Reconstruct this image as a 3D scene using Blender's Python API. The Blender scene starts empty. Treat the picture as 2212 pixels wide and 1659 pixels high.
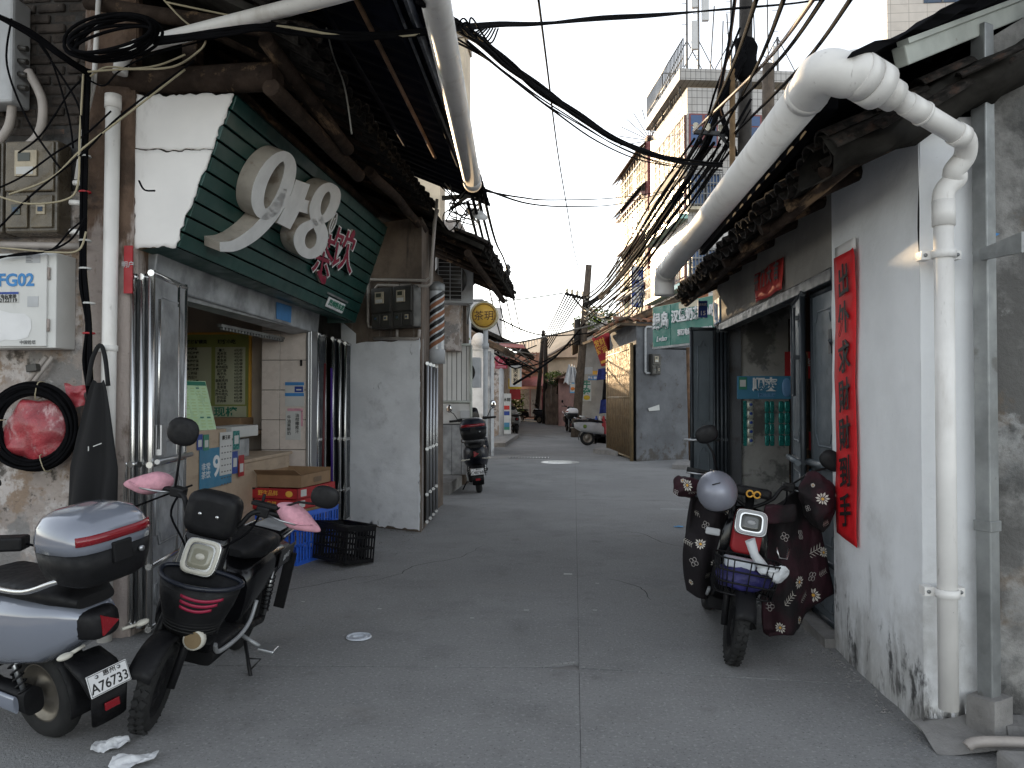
import bpy, math, random
from mathutils import Matrix, Vector, noise
rnd = random.Random(11)
R = math.radians
S = bpy.context.scene
C = S.collection
# ------------------------------------------------------------------ camera, sky, sun, exposure
F_PX = 1662.0                       # focal length in units of a 2212 px wide frame
YAW = math.atan(134 / F_PX)
PITCH = math.atan(30.5 / F_PX)
EYE = Vector((0, 0, 1.6))
cd = bpy.data.cameras.new('camera'); cd.sensor_width = 36; cd.lens = 36 * F_PX / 2212
cd.clip_start = 0.05; cd.clip_end = 2000
cam = bpy.data.objects.new('camera', cd); C.objects.link(cam)
cam.location = EYE; cam.rotation_euler = (math.pi / 2 + PITCH, 0, YAW); S.camera = cam
SUN_EL = R(12.5); SUN_AZ = R(66)      # azimuth measured from -X towards +Y
sdir = Vector((-math.cos(SUN_EL) * math.cos(SUN_AZ), math.cos(SUN_EL) * math.sin(SUN_AZ), math.sin(SUN_EL)))
w = bpy.data.worlds.new('World'); S.world = w; w.use_nodes = True
nt = w.node_tree; bg = nt.nodes['Background']
sky = nt.nodes.new('ShaderNodeTexSky'); sky.sky_type = 'NISHITA'; sky.sun_disc = False
sky.sun_elevation = SUN_EL; sky.sun_rotation = math.atan2(sdir.x, sdir.y)
sky.air_density = 1.0; sky.dust_density = 0.35; sky.ozone_density = 1.2
hs = nt.nodes.new('ShaderNodeHueSaturation'); hs.inputs['Saturation'].default_value = 0.30
nt.links.new(sky.outputs[0], hs.inputs['Color']); nt.links.new(hs.outputs[0], bg.inputs[0])
bg.inputs[1].default_value = 0.15
sl = bpy.data.lights.new('sun', 'SUN'); sl.energy = 2.8; sl.angle = R(0.6); sl.color = (1.0, 0.73, 0.43)
so = bpy.data.objects.new('sun', sl); C.objects.link(so)
so.rotation_euler = (-sdir).to_track_quat('-Z', 'Y').to_euler()
S.view_settings.view_transform = 'Standard'; S.view_settings.look = 'None'
S.view_settings.gamma = 1.0; S.view_settings.exposure = 1.4
S.cycles.max_bounces = 7; S.cycles.diffuse_bounces = 4; S.cycles.glossy_bounces = 3
S.cycles.transparent_max_bounces = 8; S.cycles.use_denoising = True

# ------------------------------------------------------------------ helpers
cy_, sy_, cp_, sp_ = math.cos(YAW), math.sin(YAW), math.cos(PITCH), math.sin(PITCH)
FW = Vector((-sy_ * cp_, cy_ * cp_, sp_)); RT = Vector((cy_, sy_, 0)); UP = Vector((sy_ * sp_, -cy_ * sp_, cp_))
def V(*a): return Vector(a)
def at(u, v, x=None, y=None, z=None, pl=None):
    """survey helper: the world point on a given plane seen in direction (u, v)"""
    d = FW + RT * ((u - 1106) / F_PX) + UP * ((829.5 - v) / F_PX)
    if pl: t = (pl[0] - EYE).dot(pl[1]) / d.dot(pl[1])
    elif x is not None: t = x / d.x
    elif y is not None: t = y / d.y
    else: t = (z - EYE.z) / d.z
    return EYE + d * t
XF = {}
def link(o, parent=None):
    C.objects.link(o)
    if parent is not None: o.parent = parent
    return o
def tag(o, label=None, cat=None, group=None, kind=None):
    if label: o['label'] = label
    if cat: o['category'] = cat
    if group: o['group'] = group
    if kind: o['kind'] = kind
    return o
def thing(name, label, cat, loc=(0, 0, 0), rotz=0, lean=0, group=None, scale=1):
    o = bpy.data.objects.new(name, None); link(o)
    o.location = loc; o.rotation_euler = (-lean, 0, rotz); o.scale = (scale,) * 3
    XF[o.name] = (Matrix.Translation(loc) @ o.rotation_euler.to_matrix().to_4x4() @ Matrix.Scale(scale, 4)).inverted()
    return tag(o, label, cat, group)
def copy_tree(o, parent=None):
    c = o.copy(); link(c); c.parent = parent
    for ch in o.children: copy_tree(ch, c)
    return c
def basis(d):
    d = d.normalized(); a = V(0, 0, 1) if abs(d.z) < .9 else V(1, 0, 0)
    x = d.cross(a).normalized(); return x, d.cross(x).normalized()
def frame(o, x, y):
    x = Vector(x).normalized(); n = x.cross(Vector(y)).normalized(); y = n.cross(x)
    m = Matrix((x, y, n)).transposed().to_4x4(); m.translation = Vector(o); return m
class MB:
    def __init__(s): s.v = []; s.f = []; s.sm = []
    def add(s, vs, fs, smooth=False, m=None):
        b = len(s.v)
        s.v += [(m @ Vector(p)) if m else Vector(p) for p in vs]
        for f in fs: s.f.append([b + i for i in f]); s.sm.append(smooth)
        return s
    def box(s, c, sz, m=None, rz=0, rx=0, ry=0):
        x, y, z = sz[0] / 2, sz[1] / 2, sz[2] / 2
        mm = Matrix.Translation(c)
        if rz or rx or ry: mm = mm @ Matrix.Rotation(rz, 4, 'Z') @ Matrix.Rotation(ry, 4, 'Y') @ Matrix.Rotation(rx, 4, 'X')
        if m: mm = m @ mm
        return s.add([(i, j, k) for k in (-z, z) for j in (-y, y) for i in (-x, x)],
                     [(0, 2, 3, 1), (4, 5, 7, 6), (0, 1, 5, 4), (2, 6, 7, 3), (0, 4, 6, 2), (1, 3, 7, 5)], False, mm)
    def b2(s, a, b, m=None):
        return s.box([(a[i] + b[i]) / 2 for i in range(3)], [abs(b[i] - a[i]) for i in range(3)], m)
    def tube(s, pts, r, n=8, caps=True, m=None, closed=False):
        pts = [Vector(p) for p in pts]; rs = r if isinstance(r, (list, tuple)) else [r] * len(pts)
        vs = []; x = None; N = len(pts)
        for i, p in enumerate(pts):
            if closed: d = pts[(i + 1) % N] - pts[i - 1]
            else: d = pts[min(i + 1, N - 1)] - pts[max(i - 1, 0)]
            if d.length < 1e-9: d = V(0, 0, 1)
            d.normalize()
            if x is None: x, y = basis(d)
            else:
                x = (x - d * x.dot(d))
                if x.length < 1e-6: x, _ = basis(d)
                x.normalize(); y = d.cross(x)
            vs += [p + (x * math.cos(2 * math.pi * k / n) + y * math.sin(2 * math.pi * k / n)) * rs[i] for k in range(n)]
        fs = []
        for i in range(N if closed else N - 1):
            a, b = i * n, ((i + 1) % N) * n
            fs += [(a + k, a + (k + 1) % n, b + (k + 1) % n, b + k) for k in range(n)]
        s.add(vs, fs, True, m)
        if caps and not closed:
            b = len(s.v) - len(vs)
            s.f.append([b + k for k in reversed(range(n))]); s.sm.append(False)
            s.f.append([b + (N - 1) * n + k for k in range(n)]); s.sm.append(False)
        return s
    def lathe(s, prof, n=16, m=None, smooth=True, arc=1.0):
        vs = []; k2 = n if arc == 1.0 else n + 1
        for r, z in prof: vs += [(r * math.cos(2 * math.pi * arc * k / n), r * math.sin(2 * math.pi * arc * k / n), z) for k in range(k2)]
        fs = []
        for i in range(len(prof) - 1):
            for k in range(n): fs.append((i * k2 + k, i * k2 + (k + 1) % k2, (i + 1) * k2 + (k + 1) % k2, (i + 1) * k2 + k))
        return s.add(vs, fs, smooth, m)
    def ell(s, c, r, n=14, k=9, m=None, e=1.0):
        def p(t): return math.copysign(abs(t) ** e, t)
        vs = []
        for j in range(k + 1):
            a = -math.pi / 2 + math.pi * j / k
            for i in range(n):
                b = 2 * math.pi * i / n
                vs.append((c[0] + r[0] * p(math.cos(a)) * p(math.cos(b)), c[1] + r[1] * p(math.cos(a)) * p(math.sin(b)), c[2] + r[2] * p(math.sin(a))))
        return s.add(vs, [(j * n + i, j * n + (i + 1) % n, (j + 1) * n + (i + 1) % n, (j + 1) * n + i) for j in range(k) for i in range(n)], True, m)
    def loft(s, rings, caps=True, m=None, smooth=True):
        n = len(rings[0]); vs = [p for r in rings for p in r]
        fs = [(i * n + k, i * n + (k + 1) % n, (i + 1) * n + (k + 1) % n, (i + 1) * n + k) for i in range(len(rings) - 1) for k in range(n)]
        b = len(s.v); s.add(vs, fs, smooth, m)
        if caps:
            s.f.append([b + k for k in reversed(range(n))]); s.sm.append(False)
            s.f.append([b + (len(rings) - 1) * n + k for k in range(n)]); s.sm.append(False)
        return s
    def prism(s, poly, t, m=None, z0=0):
        n = len(poly)
        vs = [(p[0], p[1], z0) for p in poly] + [(p[0], p[1], z0 + t) for p in poly]
        return s.add(vs, [tuple(reversed(range(n))), tuple(range(n, 2 * n))] + [(k, (k + 1) % n, n + (k + 1) % n, n + k) for k in range(n)], False, m)
    def ribbon(s, pts, ws, t, m=None, z0=0):
        """flat stroke with thickness: pts 2D centre line, ws widths"""
        L = []; Rr = []
        for i, p in enumerate(pts):
            a = Vector(pts[max(i - 1, 0)]); b = Vector(pts[min(i + 1, len(pts) - 1)]); d = (b - a).normalized()
            nn = Vector((-d.y, d.x)) * ws[i] / 2; L.append(Vector(p) + nn); Rr.append(Vector(p) - nn)
        n = len(pts); vs = []
        for z in (z0, z0 + t): vs += [(q.x, q.y, z) for q in L] + [(q.x, q.y, z) for q in Rr]
        fs = []
        for i in range(n - 1):
            fs.append((2 * n + i, 3 * n + i, 3 * n + i + 1, 2 * n + i + 1)); fs.append((i, i + 1, n + i + 1, n + i))
            fs.append((i, 2 * n + i, 2 * n + i + 1, i + 1)); fs.append((n + i, n + i + 1, 3 * n + i + 1, 3 * n + i))
        fs.append((0, n, 3 * n, 2 * n)); fs.append((n - 1, 3 * n - 1, 4 * n - 1, 2 * n - 1))
        return s.add(vs, fs, False, m)
    def grid(s, fn, nu, nv, smooth=True, m=None):
        return s.add([fn(i / nu, j / nv) for j in range(nv + 1) for i in range(nu + 1)],
                     [(j * (nu + 1) + i, j * (nu + 1) + i + 1, (j + 1) * (nu + 1) + i + 1, (j + 1) * (nu + 1) + i) for j in range(nv) for i in range(nu)], smooth, m)
    def jit(s, a, sc=3.0):
        s.v = [p + noise.noise_vector(p * sc) * a for p in s.v]; return s
    def mesh(s, name, mat=None, inv=None):
        me = bpy.data.meshes.new(name)
        me.from_pydata([tuple(inv @ p) if inv else tuple(p) for p in s.v], [], s.f)
        me.polygons.foreach_set('use_smooth', s.sm)
        if mat: me.materials.append(mat)
        me.update(); return me
    def build(s, name, mat, parent=None, bevel=0, local=False, solid=0):
        inv = None if (local or parent is None) else XF[parent.name]
        o = bpy.data.objects.new(name, s.mesh(name, mat, inv)); link(o, parent)
        if parent is not None: XF[o.name] = XF[parent.name]
        if solid: md = o.modifiers.new('s', 'SOLIDIFY'); md.thickness = solid; md.offset = 0
        if bevel: md = o.modifiers.new('b', 'BEVEL'); md.width = bevel; md.segments = 2; md.limit_method = 'ANGLE'
        return o
def inst(o, parent, mw):
    """another object sharing o's mesh, placed by the world matrix mw"""
    c = bpy.data.objects.new(o.name.split('.')[0], o.data); link(c, parent); c.matrix_local = XF[parent.name] @ mw
    XF[c.name] = XF[parent.name]; return c
def solo(name, mb, mat, label, cat, group=None, bevel=0, kind=None, solid=0):
    """a thing that is one mesh: its origin goes to the base centre"""
    n = len(mb.v); c = sum(mb.v, Vector()) / n; c.z = min(p.z for p in mb.v)
    o = bpy.data.objects.new(name, mb.mesh(name, mat, Matrix.Translation(-c))); link(o); o.location = c
    XF[o.name] = Matrix.Translation(-c)
    if solid: md = o.modifiers.new('s', 'SOLIDIFY'); md.thickness = solid; md.offset = 0
    if bevel: md = o.modifiers.new('b', 'BEVEL'); md.width = bevel; md.segments = 2; md.limit_method = 'ANGLE'
    return tag(o, label, cat, group, kind)
_tc = {}
def text(body, size, mat, parent, m, ext=0.002, bold=0.0, name='lettering', sx=1.0, align='CENTER', shear=0.0, line=1.0, local=False):
    key = (body, ext / size, bold, align, shear, line)
    if key not in _tc:
        c = bpy.data.curves.new('t', 'FONT'); c.body = body; c.size = 1; c.extrude = ext / size / 2; c.offset = bold
        c.align_x = align; c.align_y = 'CENTER'; c.shear = shear; c.space_line = line; c.resolution_u = 3
        o = bpy.data.objects.new('t', c); C.objects.link(o); bpy.context.view_layer.update()
        me = bpy.data.meshes.new_from_object(o.evaluated_get(bpy.context.evaluated_depsgraph_get()))
        bpy.data.objects.remove(o); _tc[key] = me
    me = _tc[key].copy(); me.name = name
    mm = m @ Matrix.Translation((0, 0, ext / 2)) @ Matrix.Diagonal((size * sx, size, size, 1))
    if not local: mm = XF[parent.name] @ mm
    me.transform(mm)
    me.materials.clear(); me.materials.append(mat)
    o = bpy.data.objects.new(name, me); link(o, parent); XF[o.name] = XF[parent.name]; return o
def sag(a, b, s, n=14, wob=0.0):
    a = Vector(a); b = Vector(b); out = []
    for i in range(n + 1):
        t = i / n; p = a.lerp(b, t); p.z -= s * 4 * t * (1 - t)
        if wob and 0 < i < n: p += V(rnd.uniform(-wob, wob), rnd.uniform(-wob, wob), rnd.uniform(-wob, wob))
        out.append(p)
    return out
def smooth(pts, k=6):
    """Catmull-Rom through points"""
    pts = [Vector(p) for p in pts]; out = []
    for i in range(len(pts) - 1):
        p0 = pts[max(i - 1, 0)]; p1 = pts[i]; p2 = pts[i + 1]; p3 = pts[min(i + 2, len(pts) - 1)]
        for j in range(k):
            t = j / k
            out.append(.5 * ((2 * p1) + (p2 - p0) * t + (2 * p0 - 5 * p1 + 4 * p2 - p3) * t * t + (3 * p1 - p0 - 3 * p2 + p3) * t ** 3))
    return out + [pts[-1]]

# ------------------------------------------------------------------ materials
def mat(name, col, rough=.7, metal=0, var=.18, sc=5, bump=0, bsc=30, layers=(), spec=.5, coat=0, alpha=1, trans=0, local=False, wave=None, sub=None):
    m = bpy.data.materials.new(name); m.use_nodes = True; t = m.node_tree; N = t.nodes; L = t.links
    p = N['Principled BSDF']; p.inputs['Roughness'].default_value = rough; p.inputs['Metallic'].default_value = metal
    p.inputs['Specular IOR Level'].default_value = spec; p.inputs['Coat Weight'].default_value = coat
    p.inputs['Coat Roughness'].default_value = .15
    p.inputs['Alpha'].default_value = alpha; p.inputs['Transmission Weight'].default_value = trans
    if local: g = N.new('ShaderNodeTexCoord'); P = g.outputs['Object']
    else: g = N.new('ShaderNodeNewGeometry'); P = g.outputs['Position']
    def nz(scale, detail=5, rgh=.6):
        n = N.new('ShaderNodeTexNoise'); n.inputs['Detail'].default_value = detail; n.inputs['Roughness'].default_value = rgh
        if isinstance(scale, tuple):
            mp = N.new('ShaderNodeMapping'); mp.inputs['Scale'].default_value = scale; L.new(P, mp.inputs[0]); L.new(mp.outputs[0], n.inputs['Vector']); n.inputs['Scale'].default_value = 1
        else: L.new(P, n.inputs['Vector']); n.inputs['Scale'].default_value = scale
        return n.outputs['Fac']
    def mrange(x, a, b, c=0., d=1., smooth=True):
        r = N.new('ShaderNodeMapRange'); r.interpolation_type = 'SMOOTHSTEP' if smooth else 'LINEAR'
        L.new(x, r.inputs[0]); r.inputs[1].default_value = a; r.inputs[2].default_value = b; r.inputs[3].default_value = c; r.inputs[4].default_value = d
        return r.outputs[0]
    def mix(f, a, b):
        x = N.new('ShaderNodeMix'); x.data_type = 'RGBA'
        if isinstance(f, float): x.inputs[0].default_value = f
        else: L.new(f, x.inputs[0])
        for sck, vv in ((x.inputs[6], a), (x.inputs[7], b)):
            if isinstance(vv, tuple): sck.default_value = vv
            else: L.new(vv, sck)
        return x.outputs[2]
    def c4(c, k=1): return (min(c[0] * k, 1), min(c[1] * k, 1), min(c[2] * k, 1), 1)
    if var: cur = mix(mrange(nz(sc), .3, .7), c4(col, 1 - var), c4(col, 1 + var))
    else: cur = c4(col)
    rsock = None
    for ly in layers:
        # (colour, scale, lo, hi, amount[, z0, z1, bias])
        n = nz(ly[1], 7, .65)
        if len(ly) > 5:
            sx = N.new('ShaderNodeSeparateXYZ'); L.new(P, sx.inputs[0])
            zz = mrange(sx.outputs[2], ly[5], ly[6], ly[7], 0., False)
            ad = N.new('ShaderNodeMath'); L.new(n, ad.inputs[0]); L.new(zz, ad.inputs[1]); n = ad.outputs[0]
        cur = mix(mrange(n, ly[2], ly[3], 0., ly[4]), cur, c4(ly[0]))
    if isinstance(cur, tuple): p.inputs['Base Color'].default_value = cur
    else: L.new(cur, p.inputs['Base Color'])
    if rough < .6 and var:
        L.new(mrange(nz(sc * 2.3), .3, .75, max(rough - .1, .03), rough + .18), p.inputs['Roughness'])
    if bump:
        b = N.new('ShaderNodeBump'); b.inputs['Strength'].default_value = min(bump, 1); b.inputs['Distance'].default_value = .02 if bump <= 1 else .02 * bump
        L.new(nz(bsc, 8, .65), b.inputs['Height']); L.new(b.outputs[0], p.inputs['Normal'])
    return m
M = {}
def mk(k, *a, **kw): M[k] = mat(k, *a, **kw)
mk('concrete', (.29, .289, .286), .9, var=.12, sc=1.1, bump=.6, bsc=70, layers=[((.19, .19, .19), .55, .46, .66, .55), ((.19, .19, .19), 1.7, .50, .68, .45), ((.46, .46, .45), 48, .53, .66, .6), ((.085, .085, .085), 62, .55, .68, .7), ((.29, .28, .265), (.6, 2.4, 1), .56, .7, .5), ((.18, .175, .17), 3.5, .58, .7, .45), ((.42, .42, .40), (9, 26, 9), .68, .74, .7), ((.10, .098, .095), .9, .62, .74, .45), ((.05, .05, .05), 9, .70, .76, .6)], spec=.25)
mk('ground', (.1, .1, .1), .95, bump=.3)
mk('joint', (.02, .02, .02), .95)
mk('plaster_white', (.86, .87, .88), .85, var=.05, sc=2, bump=.3, bsc=14, layers=[((.62, .62, .60), 1.6, .55, .8, .5), ((.50, .49, .47), 2.4, .60, .92, .8, .0, 1.2, .32), ((.30, .295, .28), (7, 7, 2.2), .66, .95, .8, 0, 1.0, .32), ((.10, .095, .09), (9, 9, 3), .76, .88, .85, .0, .95, .26), ((.035, .035, .035), (4, 4, 2.5), .77, .86, .9, .1, 1.05, .25), ((.55, .55, .55), 16, .70, .74, .5)])
mk('plaster_pillar', (.80, .81, .83), .85, var=.07, sc=2, bump=.3, bsc=12, layers=[((.46, .46, .48), 2.2, .54, .72, .6), ((.22, .22, .22), (6, 6, 3), .66, .72, .7, 0, 1.4, .08)])
mk('plaster_far', (.70, .72, .74), .85, var=.12, sc=3, bump=.2, bsc=15, layers=[((.22, .21, .2), 2, .55, .7, .7)])
mk('gable', (.29, .283, .27), .92, var=.25, sc=2.2, bump=.9, bsc=16, layers=[((.085, .082, .078), 1.6, .47, .6, .85), ((.43, .43, .42), 4, .58, .68, .7, .2, 2.2, .05), ((.16, .12, .085), 2.3, .56, .66, .7), ((.025, .025, .025), 2.0, .55, .68, .85, 0, .9, .12)])
mk('oldwall', (.40, .345, .31), .92, var=.25, sc=3, bump=1, bsc=20, layers=[((.30, .215, .15), 2.6, .50, .58, .85), ((.60, .56, .54), 4.2, .52, .60, .8), ((.24, .235, .23), 1.5, .56, .62, .85), ((.07, .06, .05), 4.4, .56, .64, .9), ((.045, .04, .035), (1.6, 1.6, 1), .58, .68, .8, 1.6, 2.9, -.10), ((.66, .63, .61), 13, .62, .68, .6), ((.08, .065, .05), 26, .62, .68, .7)])
mk('sootwall', (.045, .041, .038), .92, var=.4, sc=4, bump=.8, bsc=25, layers=[((.11, .085, .07), 3, .55, .68, .7), ((.10, .105, .11), 1.4, .52, .66, .8)])
mk('brick_soot', (.052, .042, .036), .92, var=.45, sc=9, bump=.7, bsc=40, layers=[((.17, .10, .07), 7, .62, .7, .7), ((.22, .2, .18), 12, .68, .74, .6)])
mk('pier_brown', (.13, .085, .06), .93, var=.45, sc=4, bump=.9, bsc=20, layers=[((.44, .38, .35), (4, 4, 1.2), .58, .68, .85, 2.2, 3.7, .22), ((.06, .045, .04), 5, .6, .7, .8)])
mk('brown_wall', (.15, .115, .09), .92, var=.35, sc=2.5, bump=.7, bsc=18, layers=[((.33, .3, .27), (5, 5, .7), .56, .66, .7), ((.05, .042, .036), (4, 4, 1), .55, .7, .8)])
mk('grey_render', (.13, .135, .145), .9, var=.2, sc=1.8, bump=.3, bsc=18, layers=[((.10, .10, .105), 2, .5, .66, .7), ((.07, .06, .05), 4, .58, .7, .8, 0, .5, .2)])
mk('grey_render2', (.32, .30, .275), .9, var=.2, sc=1.5, bump=.3, bsc=18, layers=[((.45, .44, .42), 5, .66, .69, .7)])
mk('plaster_warm', (.60, .51, .39), .9, var=.15, sc=1, bump=.2)
mk('plaster_pink', (.55, .36, .33), .9, var=.2, sc=1.5, bump=.2)
mk('dark_wall', (.035, .033, .03), .95, var=.5, sc=3, spec=0)
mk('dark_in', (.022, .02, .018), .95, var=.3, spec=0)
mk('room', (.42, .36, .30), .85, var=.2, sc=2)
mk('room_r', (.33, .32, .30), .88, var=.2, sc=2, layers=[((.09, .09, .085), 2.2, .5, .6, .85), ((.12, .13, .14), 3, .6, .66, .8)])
mk('pvc', (.80, .78, .75), .42, var=.06, sc=3, layers=[((.50, .46, .41), (5, 5, 1.2), .52, .74, .6), ((.30, .27, .24), (26, 26, 6), .62, .74, .45), ((.25, .22, .19), 34, .70, .74, .6)], spec=.45)
mk('pvc_thin', (.40, .36, .33), .5, var=.12, sc=8, layers=[((.25, .22, .19), 9, .58, .7, .6)])
mk('steel', (.46, .47, .48), .35, .9, var=0)
mk('steel_bright', (.66, .66, .65), .27, 1, var=0)
mk('steel_dull', (.34, .35, .36), .5, .35, var=.35, sc=4, layers=[((.35, .36, .37), (3, 3, .8), .52, .7, .7)])
mk('galv', (.28, .29, .29), .5, .6, var=.2, sc=5, layers=[((.12, .11, .10), 6, .58, .7, .6)])
mk('beam_paint', (.40, .42, .38), .6, .1, var=.15, sc=4, layers=[((.15, .10, .07), 5, .62, .72, .8)])
mk('door_grey', (.14, .165, .185), .42, .25, var=.16, sc=3, layers=[((.19, .21, .225), 2.4, .56, .72, .6), ((.05, .055, .06), 5, .6, .72, .6)])
mk('door_frame', (.035, .042, .05), .4, .3, var=.2, sc=5)
mk('sheet_dark', (.007, .007, .009), .9, var=.3, sc=2, spec=.1)
mk('sheet_navy', (.006, .007, .014), .9, var=.3, sc=2, spec=.08)
mk('tile_dark', (.034, .030, .027), .9, var=.45, sc=14, bump=.6, bsc=50, layers=[((.085, .048, .034), 8, .58, .68, .6), ((.012, .011, .010), 12, .52, .64, .85)], local=True, spec=.12)
mk('tile_far', (.10, .075, .055), .9, spec=.15, var=.4, sc=3, bump=.4, layers=[((.22, .13, .08), 2, .5, .65, .7)])
mk('tile_orange', (.25, .11, .06), .9, var=.3, sc=2)
mk('wood', (.045, .032, .025), .85, var=.4, sc=6, bump=.5, bsc=26, layers=[((.26, .17, .10), (8, 1.2, 8), .56, .68, .75), ((.025, .02, .017), (20, 2, 20), .58, .7, .8)], spec=.12)
mk('wood_pole', (.10, .075, .055), .85, var=.3, sc=9, layers=[((.045, .036, .03), (14, 14, .8), .5, .66, .8)])
mk('pole_dark', (.035, .03, .026), .85, var=.3)
mk('board_green', (.010, .056, .047), .38, var=.15, sc=2, layers=[((.03, .075, .066), 4, .58, .75, .5)])
mk('groove', (.004, .006, .007), .9)
mk('panel_white', (.80, .78, .76), .6, var=.05, sc=2, layers=[((.30, .27, .25), (4, 4, 1.2), .58, .75, .5)])
mk('letter_white', (.40, .36, .31), .6, var=.15, sc=6, layers=[((.18, .13, .09), 7, .54, .68, .7)])
mk('letter_face', (.78, .78, .77), .45, var=.06, sc=8)
mk('letter_red', (.30, .010, .045), .4, var=.15)
mk('white_paint', (.72, .72, .72), .5, var=.06)
mk('white_dull', (.45, .46, .47), .55, var=.1, layers=[((.28, .27, .26), 5, .58, .7, .5)])
mk('black_paint', (.006, .006, .007), .45, var=.2)
mk('ink', (.010, .009, .009), .6, var=0)
mk('ink_grey', (.12, .12, .12), .7, var=0)
mk('red_paper', (.66, .008, .014), .6, var=.12, sc=6, bump=.2, bsc=25)
mk('red_fade', (.48, .035, .03), .7, var=.2, sc=6, bump=.3, bsc=25)
mk('red', (.34, .012, .018), .5, var=.12)
mk('red_card', (.36, .015, .02), .6, var=.15)
mk('gold', (.75, .40, .06), .5, var=.1)
mk('card', (.27, .17, .095), .8, var=.12, sc=6)
mk('wood_panel', (.44, .34, .245), .6, var=.10, sc=4, layers=[((.26, .19, .13), (3, 3, 12), .5, .7, .5)])
mk('wood_panel_d', (.16, .105, .065), .65, var=.15, sc=4)
mk('cream_tile', (.66, .58, .52), .3, var=.05, sc=4)
mk('grout', (.20, .18, .16), .9)
mk('blue_crate', (.03, .13, .62), .45, var=.12)
mk('black_plastic', (.006, .006, .007), .55, var=.2, sc=12, spec=.3)
mk('black_gloss', (.004, .004, .005), .22, var=0, coat=.15, spec=.4)
mk('rubber', (.012, .012, .012), .8, var=.25, sc=20)
mk('navy_plastic', (.010, .013, .022), .35, var=.1)
mk('cable', (.006, .006, .007), .9, var=.2, sc=10, spec=.04)
mk('cable_grey', (.16, .155, .14), .6, var=.2)
mk('cable_cream', (.38, .33, .22), .6, var=.15)
mk('cable_brown', (.10, .045, .016), .6, var=.2)
mk('meter_case', (.085, .07, .05), .3, var=.25, sc=9, layers=[((.055, .045, .035), 7, .5, .7, .6)])
mk('meter_clear', (.125, .10, .065), .25, var=.2, sc=10, layers=[((.22, .18, .12), (6, 6, 9), .55, .75, .5)])
mk('meter_face', (.42, .36, .26), .5, var=.15, sc=20)
mk('meter_dark', (.05, .047, .042), .4, var=.25)
mk('lcd', (.06, .065, .05), .2, var=0)
mk('cab_grey', (.62, .62, .60), .5, var=.06, sc=3, layers=[((.30, .28, .25), (4, 4, 1.2), .58, .72, .45)])
mk('blue_print', (.05, .22, .50), .6, var=.15)
mk('blue_sign', (.015, .05, .26), .45, var=.1)
mk('blue_pale', (.12, .26, .46), .5, var=.1)
mk('sky_blue', (.10, .34, .62), .45, var=.08)
mk('teal_foil', (.02, .19, .17), .25, .3, var=.35, sc=40)
mk('foil', (.42, .44, .38), .3, .4, var=.2, sc=30)
mk('green_sign', (.02, .18, .135), .5, var=.12, sc=2)
mk('menu_green', (.58, .80, .50), .3, var=.08, sc=3)
mk('menu_olive', (.26, .29, .09), .4, var=.12, sc=2)
mk('menu_cream', (.46, .47, .33), .5, var=.05)
mk('menu_head', (.03, .20, .13), .4, var=0)
mk('poster_blue', (.045, .19, .31), .5, var=.1)
mk('paper', (.55, .55, .53), .7, var=.05)
mk('paper_white', (.78, .79, .80), .7, var=.04, bump=.3, bsc=50)
mk('pink_cloth', (.60, .30, .36), .8, var=.16, sc=20, bump=.45, bsc=22)
mk('grey_paint', (.23, .25, .30), .10, .2, var=0, coat=1)
mk('silver_helmet', (.27, .28, .33), .38, .35, var=.04)
mk('red_lens', (.22, .004, .010), .12, var=.1, coat=.6)
mk('amber', (.55, .16, .02), .2, var=0)
mk('lens', (.28, .27, .21), .12, var=.1, coat=.5)
mk('lens_dark', (.06, .062, .055), .1, var=.1, coat=.6)
mk('lens_ring', (.55, .53, .46), .3, var=.05)
mk('tyre_rim', (.24, .215, .18), .4, .7, var=.2)
mk('mirror_glass', (.85, .85, .85), .03, 1, var=0)
mk('apron_cloth', (.006, .006, .007), .85, var=.1)
mk('quilt', (.007, .004, .006), .85, var=.4, sc=5, bump=.35, bsc=12)
mk('quilt_wine', (.030, .005, .011), .8, var=.3, sc=6, bump=.35, bsc=12, layers=[((.004, .003, .004), 3.2, .42, .58, .95)])
mk('petal', (.62, .58, .52), .8, var=.05)
mk('petal_dim', (.42, .39, .37), .8, var=.1)
mk('bag_white', (.70, .72, .74), .4, var=.06, bump=.4, bsc=45)
mk('bag_purple', (.022, .020, .11), .5, var=.25, sc=12, bump=.5, bsc=30)
mk('bag_red', (.30, .035, .045), .3, var=.35, sc=7, bump=.5, bsc=22, layers=[((.62, .42, .42), (9, 4, 5), .55, .68, .75)], coat=.4)
mk('bag_clear', (.58, .62, .68), .25, var=.1, bump=.3)
mk('leaf', (.045, .085, .018), .6, var=.4, sc=9)
mk('leaf_light', (.13, .20, .025), .6, var=.4, sc=9)
mk('tilewall', (.34, .59, .54), .4, var=.08, sc=.8)
mk('pink_wall', (.50, .30, .30), .6, var=.12, sc=1)
mk('pink_dark', (.20, .06, .06), .6, var=.15)
mk('glass_dark', (.04, .07, .12), .35, var=.3, sc=1.2)
mk('glass_blue', (.03, .07, .17), .1, var=.3, sc=1.2)
mk('glass_pale', (.10, .15, .18), .5, spec=.2, var=.3, sc=3)
mk('bars', (.16, .16, .16), .5, .5, var=.2)
mk('rust_bars', (.16, .09, .05), .7, .3, var=.4, sc=4)
mk('antenna_white', (.62, .62, .62), .4, var=.05)
mk('ceramic', (.50, .46, .36), .3, var=.15)
mk('gate_gold', (.21, .15, .08), .55, .3, var=.2, sc=5)
mk('gate_brown', (.20, .125, .06), .5, .5, var=.3, sc=5)
mk('tin_red', (.40, .12, .10), .6, var=.15, sc=2)
mk('tin_grey', (.20, .20, .20), .6, var=.2)
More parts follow.
